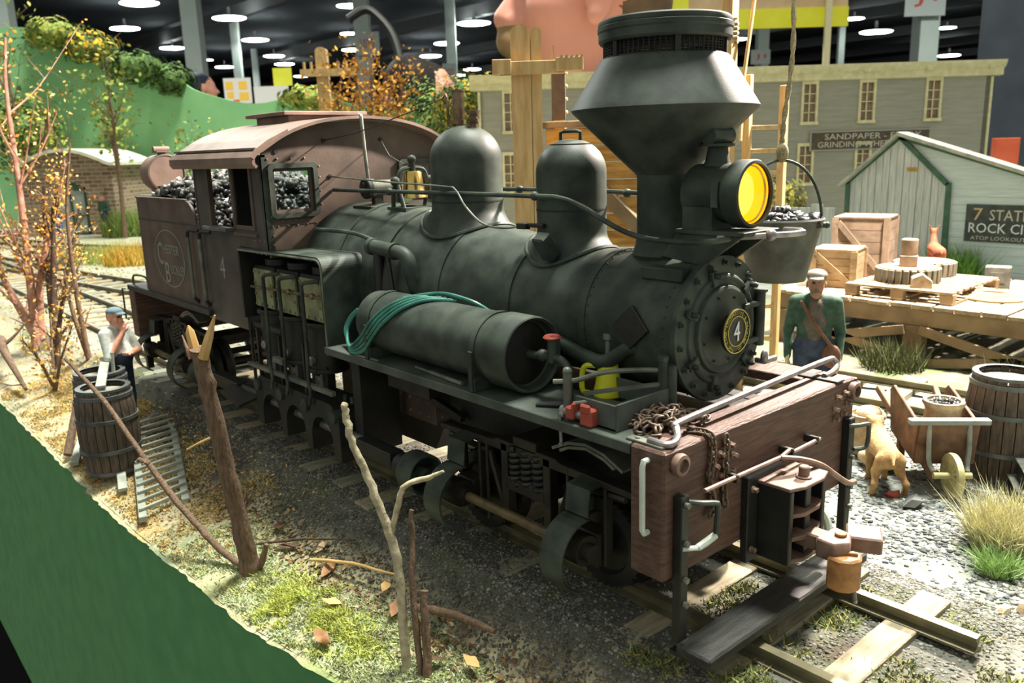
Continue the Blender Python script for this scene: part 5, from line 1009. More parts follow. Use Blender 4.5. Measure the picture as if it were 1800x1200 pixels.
# crates, block, coil on the platform
def crate(label, c, d, rz, m):
    t = thing('crate', label, 'crate', c, rz); x, y, z = (q/2 for q in d)
    for i in range(5):
        for s in (-1, 1): B().bx(-x, x, s*y-.015, s*y+.015, i*d[2]/5+.004, (i+1)*d[2]/5-.004).build('board', m, t)
        for s in (-1, 1): B().bx(s*x-.015, s*x+.015, -y, y, i*d[2]/5+.004, (i+1)*d[2]/5-.004).build('board', m, t)
    B().bx(-x-.03, x+.03, -y-.03, y+.03, d[2]-.005, d[2]+.03).build('lid', m, t, bevel=.006)
    for s in (-1, 1):
        for q in (-1, 1): B().bx(q*x-.05, q*x+.05, s*(y+.03)-.015, s*(y+.03)+.015, 0, d[2]).build('batten', m, t)
    B().bar((-x+.04, -y-.03, d[2]-.06), (x-.04, -y-.03, .06), .03, .09).build('diagonal_brace', m, t)
crate('square pale crate with a diagonal brace behind the man', (-3.72, 7.9, .668), (.6, .6, .56), .25, 'crate_wood')
crate('tall brown crate behind the braced crate', (-3.95, 9.2, .668), (.8, .7, .95), .25, 'crate_brown')
tag(B().bx(-.17, .17, -.16, .16, 0, .3).bx(-.1, .1, -.165, -.16, .07, .23).build('concrete_block', 'concrete', None, (-1.85, 9.15, .668), (0, 0, .3), bevel=.02), 'small grey concrete block at the back of the platform', 'block')
cb = B()
for j in range(4): cb.tube([((.34-.04*j)*math.cos(a)+.02*math.sin(3*a+j), (.26-.035*j)*math.sin(a), .02+.025*j) for a in np.linspace(0, 2*PI, 28, False)], .026, 6, True)
tag(cb.build('rope_coil', 'rope', None, (-1.5, 8.0, .668)), 'loose coil of pale rope on the platform planks', 'rope')
cb = B()
for j in range(3): cb.tube([((.26-.05*j)*math.cos(a), (.2-.03*j)*math.sin(a), .02+.025*j) for a in np.linspace(0, 2*PI, 24, False)], .026, 6, True)
tag(cb.build('rope_coil', 'rope', None, (-.85, 8.2, .668)), 'smaller rope coil at the right edge of the platform', 'rope')
# toy deer behind the drums
body_mesh('deer', [('c', (-.22, 0, .5), (.2, 0, .52), (.11, .12), 0), ('c', (.2, 0, .55), (.32, 0, .82), (.08, .05), 0), ('c', (.32, 0, .84), (.45, 0, .8), (.06, .03), 0), ('c', (.3, .05, .88), (.26, .1, .97), (.02, .01), 0), ('c', (.3, -.05, .88), (.26, -.1, .97), (.02, .01), 0), ('c', (-.3, 0, .55), (-.36, 0, .48), (.03, .015), 0)]+[('c', (x, y, .45), (x+dx, y, .22), (.055, .03), 0) for x, dx in ((-.22, -.05), (.2, 0)) for y in (-.06, .06)]+[('c', (x+dx, y, .24), (x+.0, y, 0), (.028, .02), 0) for x, dx in ((-.22, -.05), (.2, 0)) for y in (-.06, .06)], ['deer_red'], .02, None, .03, (-2.9, 9.5, .668), 2.2, .85)
tag(bpy.data.objects['deer'], 'tiny rust brown deer figure behind the pallet', 'deer')
# white shed
SH = thing('shed', 'white board shed with green trim and a painted barn sign', 'shed', (0, 14.4, -.15))
def roofz(x): return np.interp(x, [-6.95, -5.8, -2.0], [2.12, 3.1, 1.82])
x = -6.92; k = 0
tl = lambda x: np.interp(x, [-6.95, -5.8, -4.72], [2.1, 3.08, 2.0])
while x < -4.75:
    w = min(.155, -4.74-x); B().prism([(x, 0), (x+w-.012, 0), (x+w-.012, tl(x+w)), (x, tl(x))], 'y', -.03-.008*(k % 2), .03).build('wall_board', 'white_board', SH); x += w; k += 1
x = -4.72
sidew = B().prism([(-5.8, 2.0), (-4.7, 2.0), (-4.7, 0), (-2.05, 0), (-2.05, 1.84), (-5.8, 3.08)], 'y', 0, .04); sidew.build('side_wall', 'white_clap', SH)
for i in range(11):
    z = .1+.17*i; B().bx(-4.66, -2.05, -.012, 0, z, z+.155).build('clapboard', 'white_clap', SH)
for a, c_ in (((-6.93, 0), (-6.93, 2.1)), ((-6.98, 2.06), (-5.8, 3.08)), ((-5.8, 3.06), (-4.72, 2.04)), ((-4.70, 2.08), (-4.66, 0)), ((-5.8, 3.06), (-2.0, 1.86))):
    B().bar((a[0], -.06, a[1]), (c_[0], -.06, c_[1]), .05, .1).build('trim_board', 'trim_green', SH)
B().prism([(-7.1, 2.02), (-5.8, 3.15), (-5.8, 3.08), (-7.05, 1.97)], 'y', -.25, .3).build('roof_slope', 'roof_grey', SH)
B().prism([(-5.8, 3.17), (-1.8, 1.86), (-1.8, 1.79), (-5.8, 3.09)], 'y', -.25, .3).build('roof_slope', 'roof_grey', SH)
B().bx(-7.0, -6.9, 0, .25, 0, 2.05).build('side_wall', 'white_board', SH); B().bx(-6.95, -2.05, .2, .25, 0, 1.8).build('rear_wall', 'white_board', SH)
B().bx(-5.6, -5.37, -.06, -.03, 2.32, 2.4).build('plaque', 'brass', SH)
sg = B().bx(-4.31, -2.75, -.04, -.013, .87, 1.64).build('barn_sign', 'sign_black', SH); sg['label'] = 'black and white barn roof sign'
for t_, x, z, h, w, m in (('7', -4.07, 1.44, .25, .17, 'sign_tan'), ('STATES', -3.42, 1.43, .22, .85, 'sign_letter'), ('ROCK CITY', -3.55, 1.16, .2, 1.36, 'number_white'), ('ATOP LOOKOUT MT.', -3.53, .95, .08, 1.3, 'sign_letter')):
    lettering('sign_lettering', t_, m, (x, -.044, z), (1, 0, 0), (0, 0, 1), h, w, sg)
fn_ = thing('picket_fence', 'whitewashed board fence left of the white shed', 'fence', (0, 14.2, -.15))
for i in range(9): B().bx(-9.9+.31*i, -9.62+.31*i, -.02, .02, 0, 1.5+.06*math.sin(i*2)).build('fence_board', 'white_board', fn_)
for z in (.4, 1.1): B().bx(-9.9, -7.1, .02, .07, z, z+.1).build('fence_rail', 'white_board', fn_)
# grey warehouse, set square to the aisle behind
WHS = thing('warehouse', 'long grey clapboard warehouse with cream cornice and windows', 'building', (-17.3, 11.8, -.3), math.atan2(11.55, 10.0)); WL = 15.3
WHS['label'] = 'long grey clapboard warehouse with cream cornice and windows'
wins = [(9.9+.0, 3.75), (11.62, 3.75), (13.6, 3.75), (.95, 3.75), (9.85, 1.95), (11.6, 1.95), (.9, 1.95), (4.2, 3.75), (7.0, 3.75)]
ww, wh_ = .36, 1.08
xs = sorted(set([0, WL]+[w[0]-ww/2 for w in wins]+[w[0]+ww/2 for w in wins])); b = B()
for a, c_ in zip(xs[:-1], xs[1:]):
    m = (a+c_)/2; hs = sorted([w for w in wins if abs(w[0]-m) < ww/2], key=lambda w: w[1]); lo = 0
    for w in hs: b.bx(a, c_, 0, .15, lo, w[1]); lo = w[1]+wh_
    b.bx(a, c_, 0, .15, lo, 5.05)
b.build('front_wall', 'clapboard', WHS)
B().bx(WL-.15, WL, 0, 1.0, 0, 5.0).build('end_wall', 'clapboard', WHS); B().bx(0, .15, 0, 1.0, 0, 5.0).build('end_wall', 'clapboard', WHS); B().bx(0, WL, 2.05, 1.0, 0, 5.0).build('rear_wall', 'clapboard', WHS); B().bx(0, WL, .1, .95, 4.9, 5.0).build('flat_roof', 'roof_grey', WHS)
B().bx(WL-.02, WL+.05, -.04, .12, 0, 4.9).build('corner_board', 'cream', WHS); B().bx(-.03, .05, -.04, .12, 0, 4.9).build('corner_board', 'cream', WHS)
cn = B().prism([(-.02, 4.92), (-.12, 4.94), (-.12, 5.12), (-.2, 5.16), (-.28, 5.3), (-.28, 5.36), (.1, 5.36), (.1, 4.92)], 'x', -.25, WL+.28).build('cornice', 'cream', WHS)
for i in range(9): B().bx(.3+1.85*i, .48+1.85*i, -.24, -.1, 5.12, 5.28).build('bracket', 'cream', cn)
for x, z in wins:
    f = B().bx(x-ww/2-.07, x+ww/2+.07, -.05, .02, z+wh_, z+wh_+.1).bx(x-ww/2-.09, x+ww/2+.09, -.08, .02, z-.09, z).bx(x-ww/2-.07, x-ww/2, -.05, .02, z, z+wh_).bx(x+ww/2, x+ww/2+.07, -.05, .02, z, z+wh_).bx(x-.018, x+.018, -.0, .03, z, z+wh_).build('window', 'cream', WHS)
    for r in (.25, .5, .75): f2 = B().bx(x-ww/2, x+ww/2, .0, .028, z+wh_*r-.014, z+wh_*r+.014).build('glazing_bar', 'cream', f)
    B().bx(x-ww/2, x+ww/2, .05, .07, z, z+wh_).build('pane', 'window_shade', f)
sb_ = B().bx(10.0, 13.55, -.05, 0, 2.92, 3.42).build('wall_sign', 'dark_board', WHS)
B().bx(9.95, 13.6, -.06, -.01, 3.42, 3.46).bx(9.95, 13.6, -.06, -.01, 2.88, 2.92).bx(9.95, 10.0, -.06, -.01, 2.92, 3.42).bx(13.55, 13.6, -.06, -.01, 2.92, 3.42).build('sign_frame', 'clapboard', sb_)
lettering('sign_lettering', 'SANDPAPER - EMERY', 'sign_letter', (11.85, -.052, 3.29), (1, 0, 0), (0, 0, 1), .17, 2.9, sb_)
lettering('sign_lettering', 'GRINDING WHEELS - GLUE', 'sign_letter', (11.85, -.052, 3.06), (1, 0, 0), (0, 0, 1), .17, 3.3, sb_)
# barrels
def barrel(label, loc, r, h, rz=0, n=20):
    t = thing('barrel', label, 'barrel', loc, rz, 'wooden barrels'); prof = [(r*(.80+.20*math.sin(PI*(.08+.84*i/8)))*(1.02), h*i/8) for i in range(9)]
    b = B(); da = 2*PI/n*.455
    for i, (q, z) in enumerate(prof):
        for aa in (-da, 0, da):
            b.v.append((q*math.cos(aa), q*math.sin(aa), z))
        for aa in (da, 0, -da): b.v.append(((q-.03)*math.cos(aa), (q-.03)*math.sin(aa), z))
    for i in range(8):
        for j in range(6): b.f.append((i*6+j, i*6+(j+1) % 6, (i+1)*6+(j+1) % 6, (i+1)*6+j)); b.m.append(0)
    b.f += [tuple(range(6))[::-1], tuple(range(48, 54))]; b.m += [0, 0]
    me = b.mesh('stave', 0, 30); me.materials.append(MATS['barrel_wood'])
    for i in range(n): link('stave', me, t, (0, 0, 0), (0, 0, 2*PI*i/n), (1, 1, 1+.004*math.sin(i*2.3)))
    for f in (.04, .3, .66, .93):
        q = np.interp(h*f, [p[1] for p in prof], [p[0] for p in prof]); B().lathe([(q-.004, h*f-.022), (q+.012, h*f-.02), (q+.012, h*f+.02), (q-.004, h*f+.022)], n=36, cap=False).build('hoop', 'barrel_hoop', t)
    B().lathe([(prof[-1][0]-.045, h-.01), (prof[-1][0]+.008, h-.01), (prof[-1][0]+.008, h+.02), (prof[-1][0]-.045, h+.02)], n=36, cap=False).build('rim', 'barrel_hoop', t)
    B().lathe([(.01, h-.045), (prof[-1][0]-.03, h-.045)], n=36, cap=False).build('lid', 'barrel_lid', t)
    B().lathe([(.01, .02)]+[(q-.034, max(z, .02)) for q, z in prof[:-1]]+[(prof[-1][0]-.034, h-.05)], n=36, cap=False).build('dark_inner_shell', 'black_dark', t)  # dark shell added inside so no light shows between the staves
barrel('large weathered barrel right of the wheelbarrow', (.12, 3.75, -.22), .335, .98, .3, 22)
# wheelbarrow: a points along the axle line towards the wheel
wb = thing('wheelbarrow', 'old wooden wheelbarrow with a pale yellow wheel', 'wheelbarrow', (-.08, 3.0, -.2), math.atan2(-.72, .69))
for s in (-1, 1):
    B().bar((-1.0, s*.27, .66), (.12, s*.13, .16), .05, .07).build('handle', 'barrow_brown', wb, bevel=.006)
    B().bar((-.42, s*.23, .42), (-.42, s*.23, .0), .06, .07).build('leg', 'barrow_brown', wb, bevel=.006)
    B().tube(smooth_path([(.02, s*.17, .62), (.05, s*.17, .4), (.06, s*.16, .28), (.12, s*.14, .22)], 4), .022, 8).build('wheel_strap', 'barrow_grey', wb)
    B().prism([(-.62, .38), (-.05, .26), (.02, .62), (-.12, .66), (-.62, .8), (-.7, .74)], 'y', s*.25-.015, s*.25+.015).build('side_board', 'barrow_brown', wb, bevel=.006)
B().bx(-.03, .05, -.34, .34, .62, .67).build('front_bar', 'barrow_grey', wb, bevel=.008)
B().prism([(-.06, .24), (-.02, .24), (.04, .64), (0, .64)], 'y', -.25, .25).build('front_board', 'barrow_brown', wb)
B().prism([(-.64, .34), (-.05, .24), (-.05, .28), (-.64, .38)], 'y', -.25, .25).build('tray_floor', 'barrow_brown', wb)
w = B().lathe([(.145, -.025), (.195, -.025), (.2, 0), (.195, .025), (.145, .025), (.145, -.025)], (.16, 0, .2), (0, 1, 0), 32, cap=False).build('wheel', 'wheel_yellow', wb, sharp=40)
for i in range(6): a = PI*i/6; B().bar((.16-.16*math.cos(a), 0, .2-.16*math.sin(a)), (.16+.16*math.cos(a), 0, .2+.16*math.sin(a)), .025).build('spoke', 'wheel_yellow', w)
B().cyl((.16, -.16, .2), (.16, .16, .2), .028).build('axle', 'wheel_yellow', wb)
def sackm(r, h): return B().lathe([(r*.8, 0), (r, .04), (r*1.02, h*.4), (r*.9, h*.75), (r*.95, h*.85), (r*1.08, h*.93), (r*1.04, h), (r*.85, h), (r*.82, h*.88), (.01, h*.86)], n=24)
sk = thing('coal_sack', 'rolled top sack of coal in the wheelbarrow', 'sack', (-.22, 3.22, .16))
o = sackm(.165, .4).build('sack_cloth', 'sack', sk, sharp=60)
def ins(n, rs): a = rs.uniform(0, 6.28, n); r = .13*np.sqrt(rs.rand(n)); return np.column_stack([-.22+r*np.cos(a), 3.22+r*np.sin(a), .16+.355+.03*(1-r/.13)+rs.uniform(0, .02, n)])
V, F_, c = lumps(90, ins, .012, .024, [lin(46, 48, 50), lin(80, 82, 82)], 33); tag(mass('sack_coal', V, F_, c, 'coal_attr'), 'coal lumps in the wheelbarrow sack', 'coal', kind='stuff')
sk = thing('burlap_sack', 'slumped burlap sack standing behind the dog', 'sack', (-1.0, 3.4, -.2)); sackm(.17, .42).build('sack_cloth', 'sack', sk, sharp=60); B().sph((.03, 0, .43), (.13, .14, .07)).build('sack_neck', 'sack', sk)
sk = thing('burlap_sack', 'small pale sack lying left of the wheelbarrow leg', 'sack', (-.72, 3.1, -.2)); B().sph((0, 0, .09), (.2, .11, .1), 16, 10).build('sack_cloth', 'sack', sk); B().sph((.2, 0, .08), (.06, .05, .05)).build('sack_neck', 'sack', sk)
# dog seen from behind
dp = [('c', (-.16, 0, .30), (.16, 0, .33), (.085, .1), 0), ('c', (.18, 0, .35), (.27, 0, .42), (.07, .06), 0), ('s', (.31, 0, .45), (.31, 0, .45), (.075, .06, .065), 0), ('c', (.34, 0, .44), (.42, 0, .41), (.04, .025), 0), ('s', (.29, .055, .47), (.29, .055, .47), (.03, .015, .045), 0), ('s', (.29, -.055, .47), (.29, -.055, .47), (.03, .015, .045), 0), ('c', (-.2, 0, .36), (-.3, .02, .30), (.02, .012), 0)]
for s in (-1, 1):
    dp += [('c', (-.16, s*.06, .28), (-.12, s*.09, .18), (.06, .035), 0), ('c', (-.12, s*.09, .18), (-.2, s*.12, .1), (.033, .024), 0), ('c', (-.2, s*.12, .1), (-.17, s*.125, .02), (.022, .018), 0), ('c', (-.17, s*.125, .015), (-.12, s*.125, .012), (.02, .016), 0)]
    dp += [('c', (.14, s*.06, .27), (.13, s*.065, .14), (.045, .028), 0), ('c', (.13, s*.065, .14), (.15, s*.065, .02), (.024, .018), 0), ('c', (.15, s*.065, .015), (.19, s*.065, .012), (.02, .016), 0)]
body_mesh('dog', dp, ['dog_fur'], .014, None, .03, (-.50, 2.72, -.21), 2.3, 1.12); tag(bpy.data.objects['dog'], 'tan dog standing with its back to the viewer', 'dog')
# stacked dark boxes at the right edge, stones
for i, (lb_, d, z) in enumerate((('lower dark wooden box at the right edge', (.5, .4, .13), 0), ('upper dark wooden box stacked at the right edge', (.4, .36, .14), .15))):
    t = thing('flat_box', lb_, 'box', (.62, 3.35, -.2+z+.0), .5); B().box((0, 0, d[2]/2), d).build('box_body', 'black_dark', t, bevel=.012); B().box((0, 0, d[2]+.008), (d[0]+.03, d[1]+.03, .018)).build('box_lid', 'concrete', t, bevel=.005)
for nm, c_, r, m in (('pale tan pebble right of the front rail', (1.02, 1.2), .07, 'sack'), ('second tan pebble touching the first', (1.1, 1.33), .06, 'sack'), ('flat dark stone in front of the wheelbarrow wheel', (-.1, 2.45), .1, 'sign_black'), ('broken red brick by the dog', (-.32, 2.55), .07, 'red_iron')):
    V, F_, c = lumps(1, lambda n, rs: np.array([[c_[0], c_[1], float(gz(*c_))+r*.3]]), r, r, [lin(200, 180, 130)], int(c_[0]*100+400), .7)
    b = B(); b.add(V, [tuple(f) for f in F_]); tag(b.build('stone', m, sharp=20), nm, 'stone')
# ---------------------------------------------------------------- left side: barrels, ladder, wood, trees
barrel('near weathered barrel at left with a plank across it', (-6.9, -2.08, -.47), .31, .95, .1); barrel('rear barrel half hidden behind the near left barrel', (-7.5, -1.95, -.43), .31, .95, .5)
lz = thing('ground_ladder', 'grey wooden ladder lying on the bank beside the barrel', 'ladder', (0, 0, 0))
a0, a1, b0, b1 = Vector((-5.35, -2.27, -.5)), Vector((-7.9, -1.55, -.31)), Vector((-5.42, -1.83, -.47)), Vector((-7.8, -1.12, -.25))
for a, c_ in ((a0, a1), (b0, b1)): B().bar(a, c_, .075, .06).build('stile', 'weathered_grey', lz, bevel=.005)
for i in range(13):
    t = .05+.9*i/12; p, q = a0.lerp(a1, t), b0.lerp(b1, t); e = (q-p)*.06; B().bar(p-e+Vector((0, 0, .045)), q+e+Vector((0, 0, .045)), .034, .036).build('rung', 'weathered_grey', lz, bevel=.005)
tag(B().bar((-6.2, -2.2, -.47), (-7.05, -1.98, -.41), .09, .04).build('plank', 'weathered_grey', bevel=.005), 'short pale plank on the ground in front of the near barrel', 'plank')
tag(B().bar((-6.75, -2.14, .53), (-7.75, -1.8, .62), .1, .03).build('plank', 'weathered_grey', bevel=.005), 'pale plank laid across the two barrel tops', 'plank')
tag(B().tube([(-7.9, -2.33, -.5), (-8.35, -2.0, .12)], .05, 8).build('prop_pole', 'bark', sharp=50), 'short brown pole leaning left of the barrels', 'pole')
tag(B().bar((-7.5, -2.35, -.5), (-8.2, -2.1, -.45), .09, .05).build('plank', 'weathered_grey', bevel=.005), 'weathered board lying left of the near barrel', 'plank')
# shattered trunk and the sticks around it
def limb(pts, r, k=6, jit=.012, seed=0, n=9):
    rs = random.Random(seed); p = smooth_path(pts, k); m = len(p); rad = [np.interp(i/(m-1), np.linspace(0, 1, len(r)), r)*(1+rs.uniform(-.07, .07)) for i in range(m)]
    return B().tube([q+Vector((rs.uniform(-jit, jit), rs.uniform(-jit, jit), 0))*.6 for q in p], rad, n)
tt = thing('broken_trunk', 'splintered brown tree trunk standing in front of the cab', 'tree trunk', (-3.6, -1.95, -.5))
limb([(0, 0, 0), (-.02, -.04, .4), (-.04, -.1, 1.0), (-.06, -.16, 1.6), (-.08, -.2, 1.95)], [.088, .074, .07, .067, .064], 7, .012, 1, 12).build('trunk', 'bark', tt, sharp=60)
B().tube([(-.12, -.2, 1.9), (-.14, -.22, 2.08), (-.145, -.225, 2.13)], [.045, .035, .006], 6).build('splinter', 'heartwood', tt)
B().tube([(-.03, -.18, 1.88), (.04, -.14, 2.06), (.09, -.1, 2.22)], [.045, .035, .008], 6).build('splinter', 'heartwood', tt)
B().tube([(-.16, -.23, 1.86), (-.21, -.26, 2.05)], [.02, .004], 6).build('splinter', 'bark_pink', tt)
B().tube([(.03, .02, .02), (.1, .06, .12), (.13, .1, .27)], [.05, .03, .02], 8).build('root_spur', 'bark', tt)
B().tube([(-.1, -.12, 1.22), (-.3, -.2, 1.12), (-.42, -.26, 1.05)], [.014, .012, .008], 6).build('snapped_twig', 'heartwood', tt)
B().tube([(-.08, -.12, 1.24), (-.06, -.14, 1.0)], [.012, .004], 6).build('snapped_twig', 'heartwood', tt)
tag(limb([(-3.62, -1.97, -.47), (-4.0, -2.07, -.36), (-4.68, -2.23, .03), (-5.54, -2.39, .63), (-6.2, -2.55, 1.02)], [.032, .03, .027, .024, .016], 8, .01, 2).tube([(-4.9, -2.27, .2), (-4.98, -2.33, .24), (-5.02, -2.33, .21)], .018, 6).build('leaning_branch', 'bark', sharp=60), 'long thin branch leaning from the trunk foot over the barrel', 'branch')
tg = thing('bare_twig', 'pale forked bare twig standing in the foreground', 'twig', (-1.6, -1.74, -.52))
def rel(L): return [(x+1.6, y+1.74, z+.52) for x, y, z in L]
limb(rel([(-1.6, -1.75, -.56), (-1.66, -1.72, .0), (-1.74, -1.71, .36), (-1.85, -1.77, .74), (-1.93, -1.82, .98), (-1.99, -1.84, 1.18), (-2.0, -1.84, 1.29)]), [.034, .032, .031, .028, .025, .024, .022], 6, .015, 3).build('main_stem', 'bark_pale', tg, sharp=60)
limb(rel([(-1.75, -1.7, .42), (-1.74, -1.65, .6), (-1.7, -1.6, .74), (-1.6, -1.49, .79), (-1.51, -1.42, .845)]), [.022, .021, .02, .018, .008], 6, .01, 4).build('side_fork', 'bark_pale', tg, sharp=60)
limb(rel([(-1.47, -1.72, -.56), (-1.6, -1.66, .1), (-1.67, -1.6, .35), (-1.69, -1.57, .56)]), [.022, .022, .02, .016], 5, .01, 5).build('second_stem', 'bark', tg, sharp=60)
tag(limb([(-1.42, -1.7, -.56), (-1.48, -1.66, -.25), (-1.53, -1.62, .05)], [.032, .03, .026], 5, .01, 6).build('cut_stick', 'bark', sharp=60), 'short cut stick standing right of the bare twig', 'stick')
for i, (a, c_, r, l) in enumerate((((-1.9, -1.45, -.3), (-1.15, -1.33, -.2), .03, 'cracked brown stick lying on the front ballast edge'), ((-3.2, -1.6, -.36), (-2.3, -1.35, -.24), .014, 'thin pale stick lying right of the sawn trunk'), ((-3.9, -1.75, -.42), (-3.0, -1.3, -.22), .012, 'thin dark stick lying beyond the sawn trunk'), ((-.6, -1.55, -.3), (.3, -1.2, -.12), .014, 'thin straw coloured stick at the bottom of the picture'), ((-1.1, -1.75, -.4), (-.4, -1.5, -.3), .012, 'slim twig in the front leaf drift'))):
    tag(limb([a, (np.array(a)+np.array(c_))/2+[0, 0, .03], c_], [r, r, r*.6], 4, .01, 20+i, 7).build('stick', ('bark', 'heartwood', 'bark_dark', 'heartwood', 'bark')[i], sharp=60), l, 'stick')
# foliage helpers
def leaves(P, s0, s1, cols, seed):
    rs = np.random.RandomState(seed); n = len(P); d = rs.normal(size=(n, 3)); d /= np.linalg.norm(d, axis=1)[:, None]; u = np.cross(d, rs.normal(size=(n, 3))); u /= np.linalg.norm(u, axis=1)[:, None]; w = np.cross(d, u)
    s = rs.uniform(s0, s1, (n, 1)); V = np.stack([P+u*s, P+w*s*.6, P-u*s, P-w*s*.6], 1).reshape(-1, 3)
    cols = np.array(cols); c = np.repeat(cols[rs.randint(len(cols), size=n)]*rs.uniform(.75, 1.2, (n, 1)), 4, 0); return V, np.arange(4*n).reshape(-1, 4), c
def tree(label, base, stems, r0, barkm, leafcols, nleaf, s0, s1, spread, seed, depth=3, sub=4, name='autumn_tree', cat='tree', leafstart=.35, twl=.45, parts_min=1):
    rs = random.Random(seed); t = thing(name, label, cat, base); tips = []; sm = B()
    for st in stems:
        pts = [Vector(p) for p in st]; sp_ = smooth_path(pts, 5); m = len(sp_); rad = [r0*(1-.75*i/(m-1)) for i in range(m)]
        B().tube(sp_, rad, 8).build('stem', barkm, t, sharp=60); L = sum((sp_[i+1]-sp_[i]).length for i in range(m-1))
        tips += sp_[int(m*leafstart):]
        for k in range(sub*3):
            i = rs.randint(int(m*.25), m-2); d = (sp_[i+1]-sp_[i]).normalized(); v = (d+Vector((rs.gauss(0, .8), rs.gauss(0, .8), rs.gauss(.2, .5)))).normalized(); l = L*twl*rs.uniform(.25, .7)
            q = smooth_path([sp_[i], sp_[i]+v*l*.5+Vector((0, 0, .03*l)), sp_[i]+v*l+Vector((0, 0, l*.2))], 4); sm.tube(q, [rad[i]*.5*(1-.8*j/(len(q)-1)) for j in range(len(q))], 5); tips += q[2:]
            for z in range(depth-1):
                w = q[rs.randint(3, len(q)-1)]; v2 = (v+Vector((rs.gauss(0, .9), rs.gauss(0, .9), rs.gauss(.2, .5)))).normalized()*l*.5; sm.tube([w, w+v2*.6, w+v2], [rad[i]*.22, rad[i]*.16, rad[i]*.05], 4); tips += [w+v2*.5, w+v2]
    if sm.v: o = sm.build('twigs', barkm, t, sharp=60); o['kind'] = 'stuff'
    if nleaf:
        T = np.array([tuple(p) for p in tips]); rn = np.random.RandomState(seed); P = T[rn.randint(len(T), size=nleaf)]+rn.normal(0, spread, (nleaf, 3)); V, F_, c = leaves(P, s0, s1, leafcols, seed)
        o = mass('foliage', V, F_, c, 'foliage', t); o['kind'] = 'stuff'
    return t
YEL = [lin(232, 176, 60), lin(246, 200, 90), lin(214, 140, 60), lin(240, 210, 140)]
tree('pink barked autumn tree with yellow leaves at the left edge', (-14.1, -1.35, -.4), [[(0, 0, 0), (.05, .05, 1), (.1, .1, 2.2), (.0, .15, 3.4), (-.1, .2, 4.6), (-.05, .3, 5.4)], [(0, .1, .2), (.1, .2, 1.2), (.4, .45, 2.2), (.6, .7, 3.0)], [(.1, 0, .3), (-.3, -.25, 1.2), (-.5, -.4, 2.0)]], .085, 'bark_pink', YEL, 1000, .02, .05, .06, 41, sub=3)
tree('slender dark stemmed sapling with yellow buds', (-13.4, -1.15, -.4), [[(0, 0, 0), (0, .05, .9), (.15, .15, 1.9), (.3, .2, 2.6)], [(.05, 0, .3), (-.3, .1, 1.2), (-.55, .2, 2.0), (-.6, .3, 2.9)]], .09, 'bark_dark', YEL, 900, .02, .045, .05, 42, sub=3)
tree('leaning dark sapling in front of the far tracks', (-12.2, -1.45, -.42), [[(0, 0, 0), (.1, .1, .7), (.3, .3, 1.6), (.55, .55, 2.6)], [(.02, .02, .3), (.3, .1, .9), (.6, .15, 1.3)]], .055, 'bark_dark', YEL, 260, .016, .036, .04, 43, sub=3)
tree('thin brown switch rising above the brick building', (-11.5, -1.1, -.42), [[(0, 0, 0), (.0, -.05, 1.3), (-.05, .0, 2.6), (.1, .15, 3.6)], [(0, 0, .2), (-.2, -.1, 1.0), (-.25, -.12, 1.7)]], .05, 'bark', YEL, 260, .016, .036, .035, 44, sub=2)
tree('low thorny bush with orange leaves by the sapling feet', (-11.0, -1.75, -.45), [[(0, 0, 0), (.2, .1, .5), (.3, .3, 1.0)], [(0, 0, 0), (-.3, .1, .6), (-.5, .2, 1.1)], [(0, 0, 0), (.1, -.2, .6), (.3, -.4, .9)]], .03, 'bark', YEL, 260, .02, .05, .09, 45, sub=3, name='thorn_bush', cat='bush')
tree('grey deadfall branch at the left edge of the ground', (-11.2, -2.1, -.5), [[(-2.2, .1, .5), (-1.2, .0, .45), (0, 0, .1)]], .1, 'bark', [], 0, 0, 0, 0, 46, sub=1, name='dead_branch', cat='branch')
GRN = [lin(150, 170, 70), lin(176, 186, 80), lin(120, 150, 70), lin(196, 190, 90)]
tree('thin green tree in front of the brick building corner', (-33.5, 6.0, -.1), [[(0, 0, 0), (0, .1, 3), (.1, .1, 5), (0, .1, 6.2)], [(0, .1, 2.6), (-.8, .2, 4.0), (-1.4, .2, 4.8)]], .1, 'bark', GRN, 520, .06, .15, .4, 47, sub=5, name='model_tree', leafstart=.55)
tree('tall pale green tree against the green hill', (-38.6, 4.2, -.1), [[(0, 0, 0), (-.3, -.2, 3.2), (-.6, -.4, 6), (-.9, -.3, 8.2)], [(-.1, -.1, 2.4), (.6, .4, 4.2), (1.0, .6, 5.4)]], .1, 'bark', GRN, 320, .06, .14, .4, 48, sub=5, name='model_tree', leafstart=.5)
tree('dense olive green tree at the left end of the hill', (-40.5, 1.2, -.1), [[(0, 0, 0), (.1, .2, 4), (0, .4, 8), (.2, .6, 10.2)], [(0, 0, 3), (-.9, -.5, 6), (-1.6, -.8, 8)], [(0, .2, 4), (.9, .8, 7), (1.4, 1.2, 9.4)]], .2, 'bark_dark', [lin(110, 130, 60), lin(140, 156, 80), lin(90, 110, 56)], 2000, .09, .2, .6, 49, sub=7, name='model_tree', leafstart=.4)
tree('low pale green shrub right of the brick building', (-32.0, 8.2, -.1), [[(0, 0, 0), (.1, .1, 2), (.2, .2, 3.6)], [(0, 0, 0), (.5, .6, 2.2), (.9, 1.0, 3.4)]], .07, 'bark', GRN, 420, .06, .14, .35, 50, sub=4, name='model_shrub', cat='shrub')
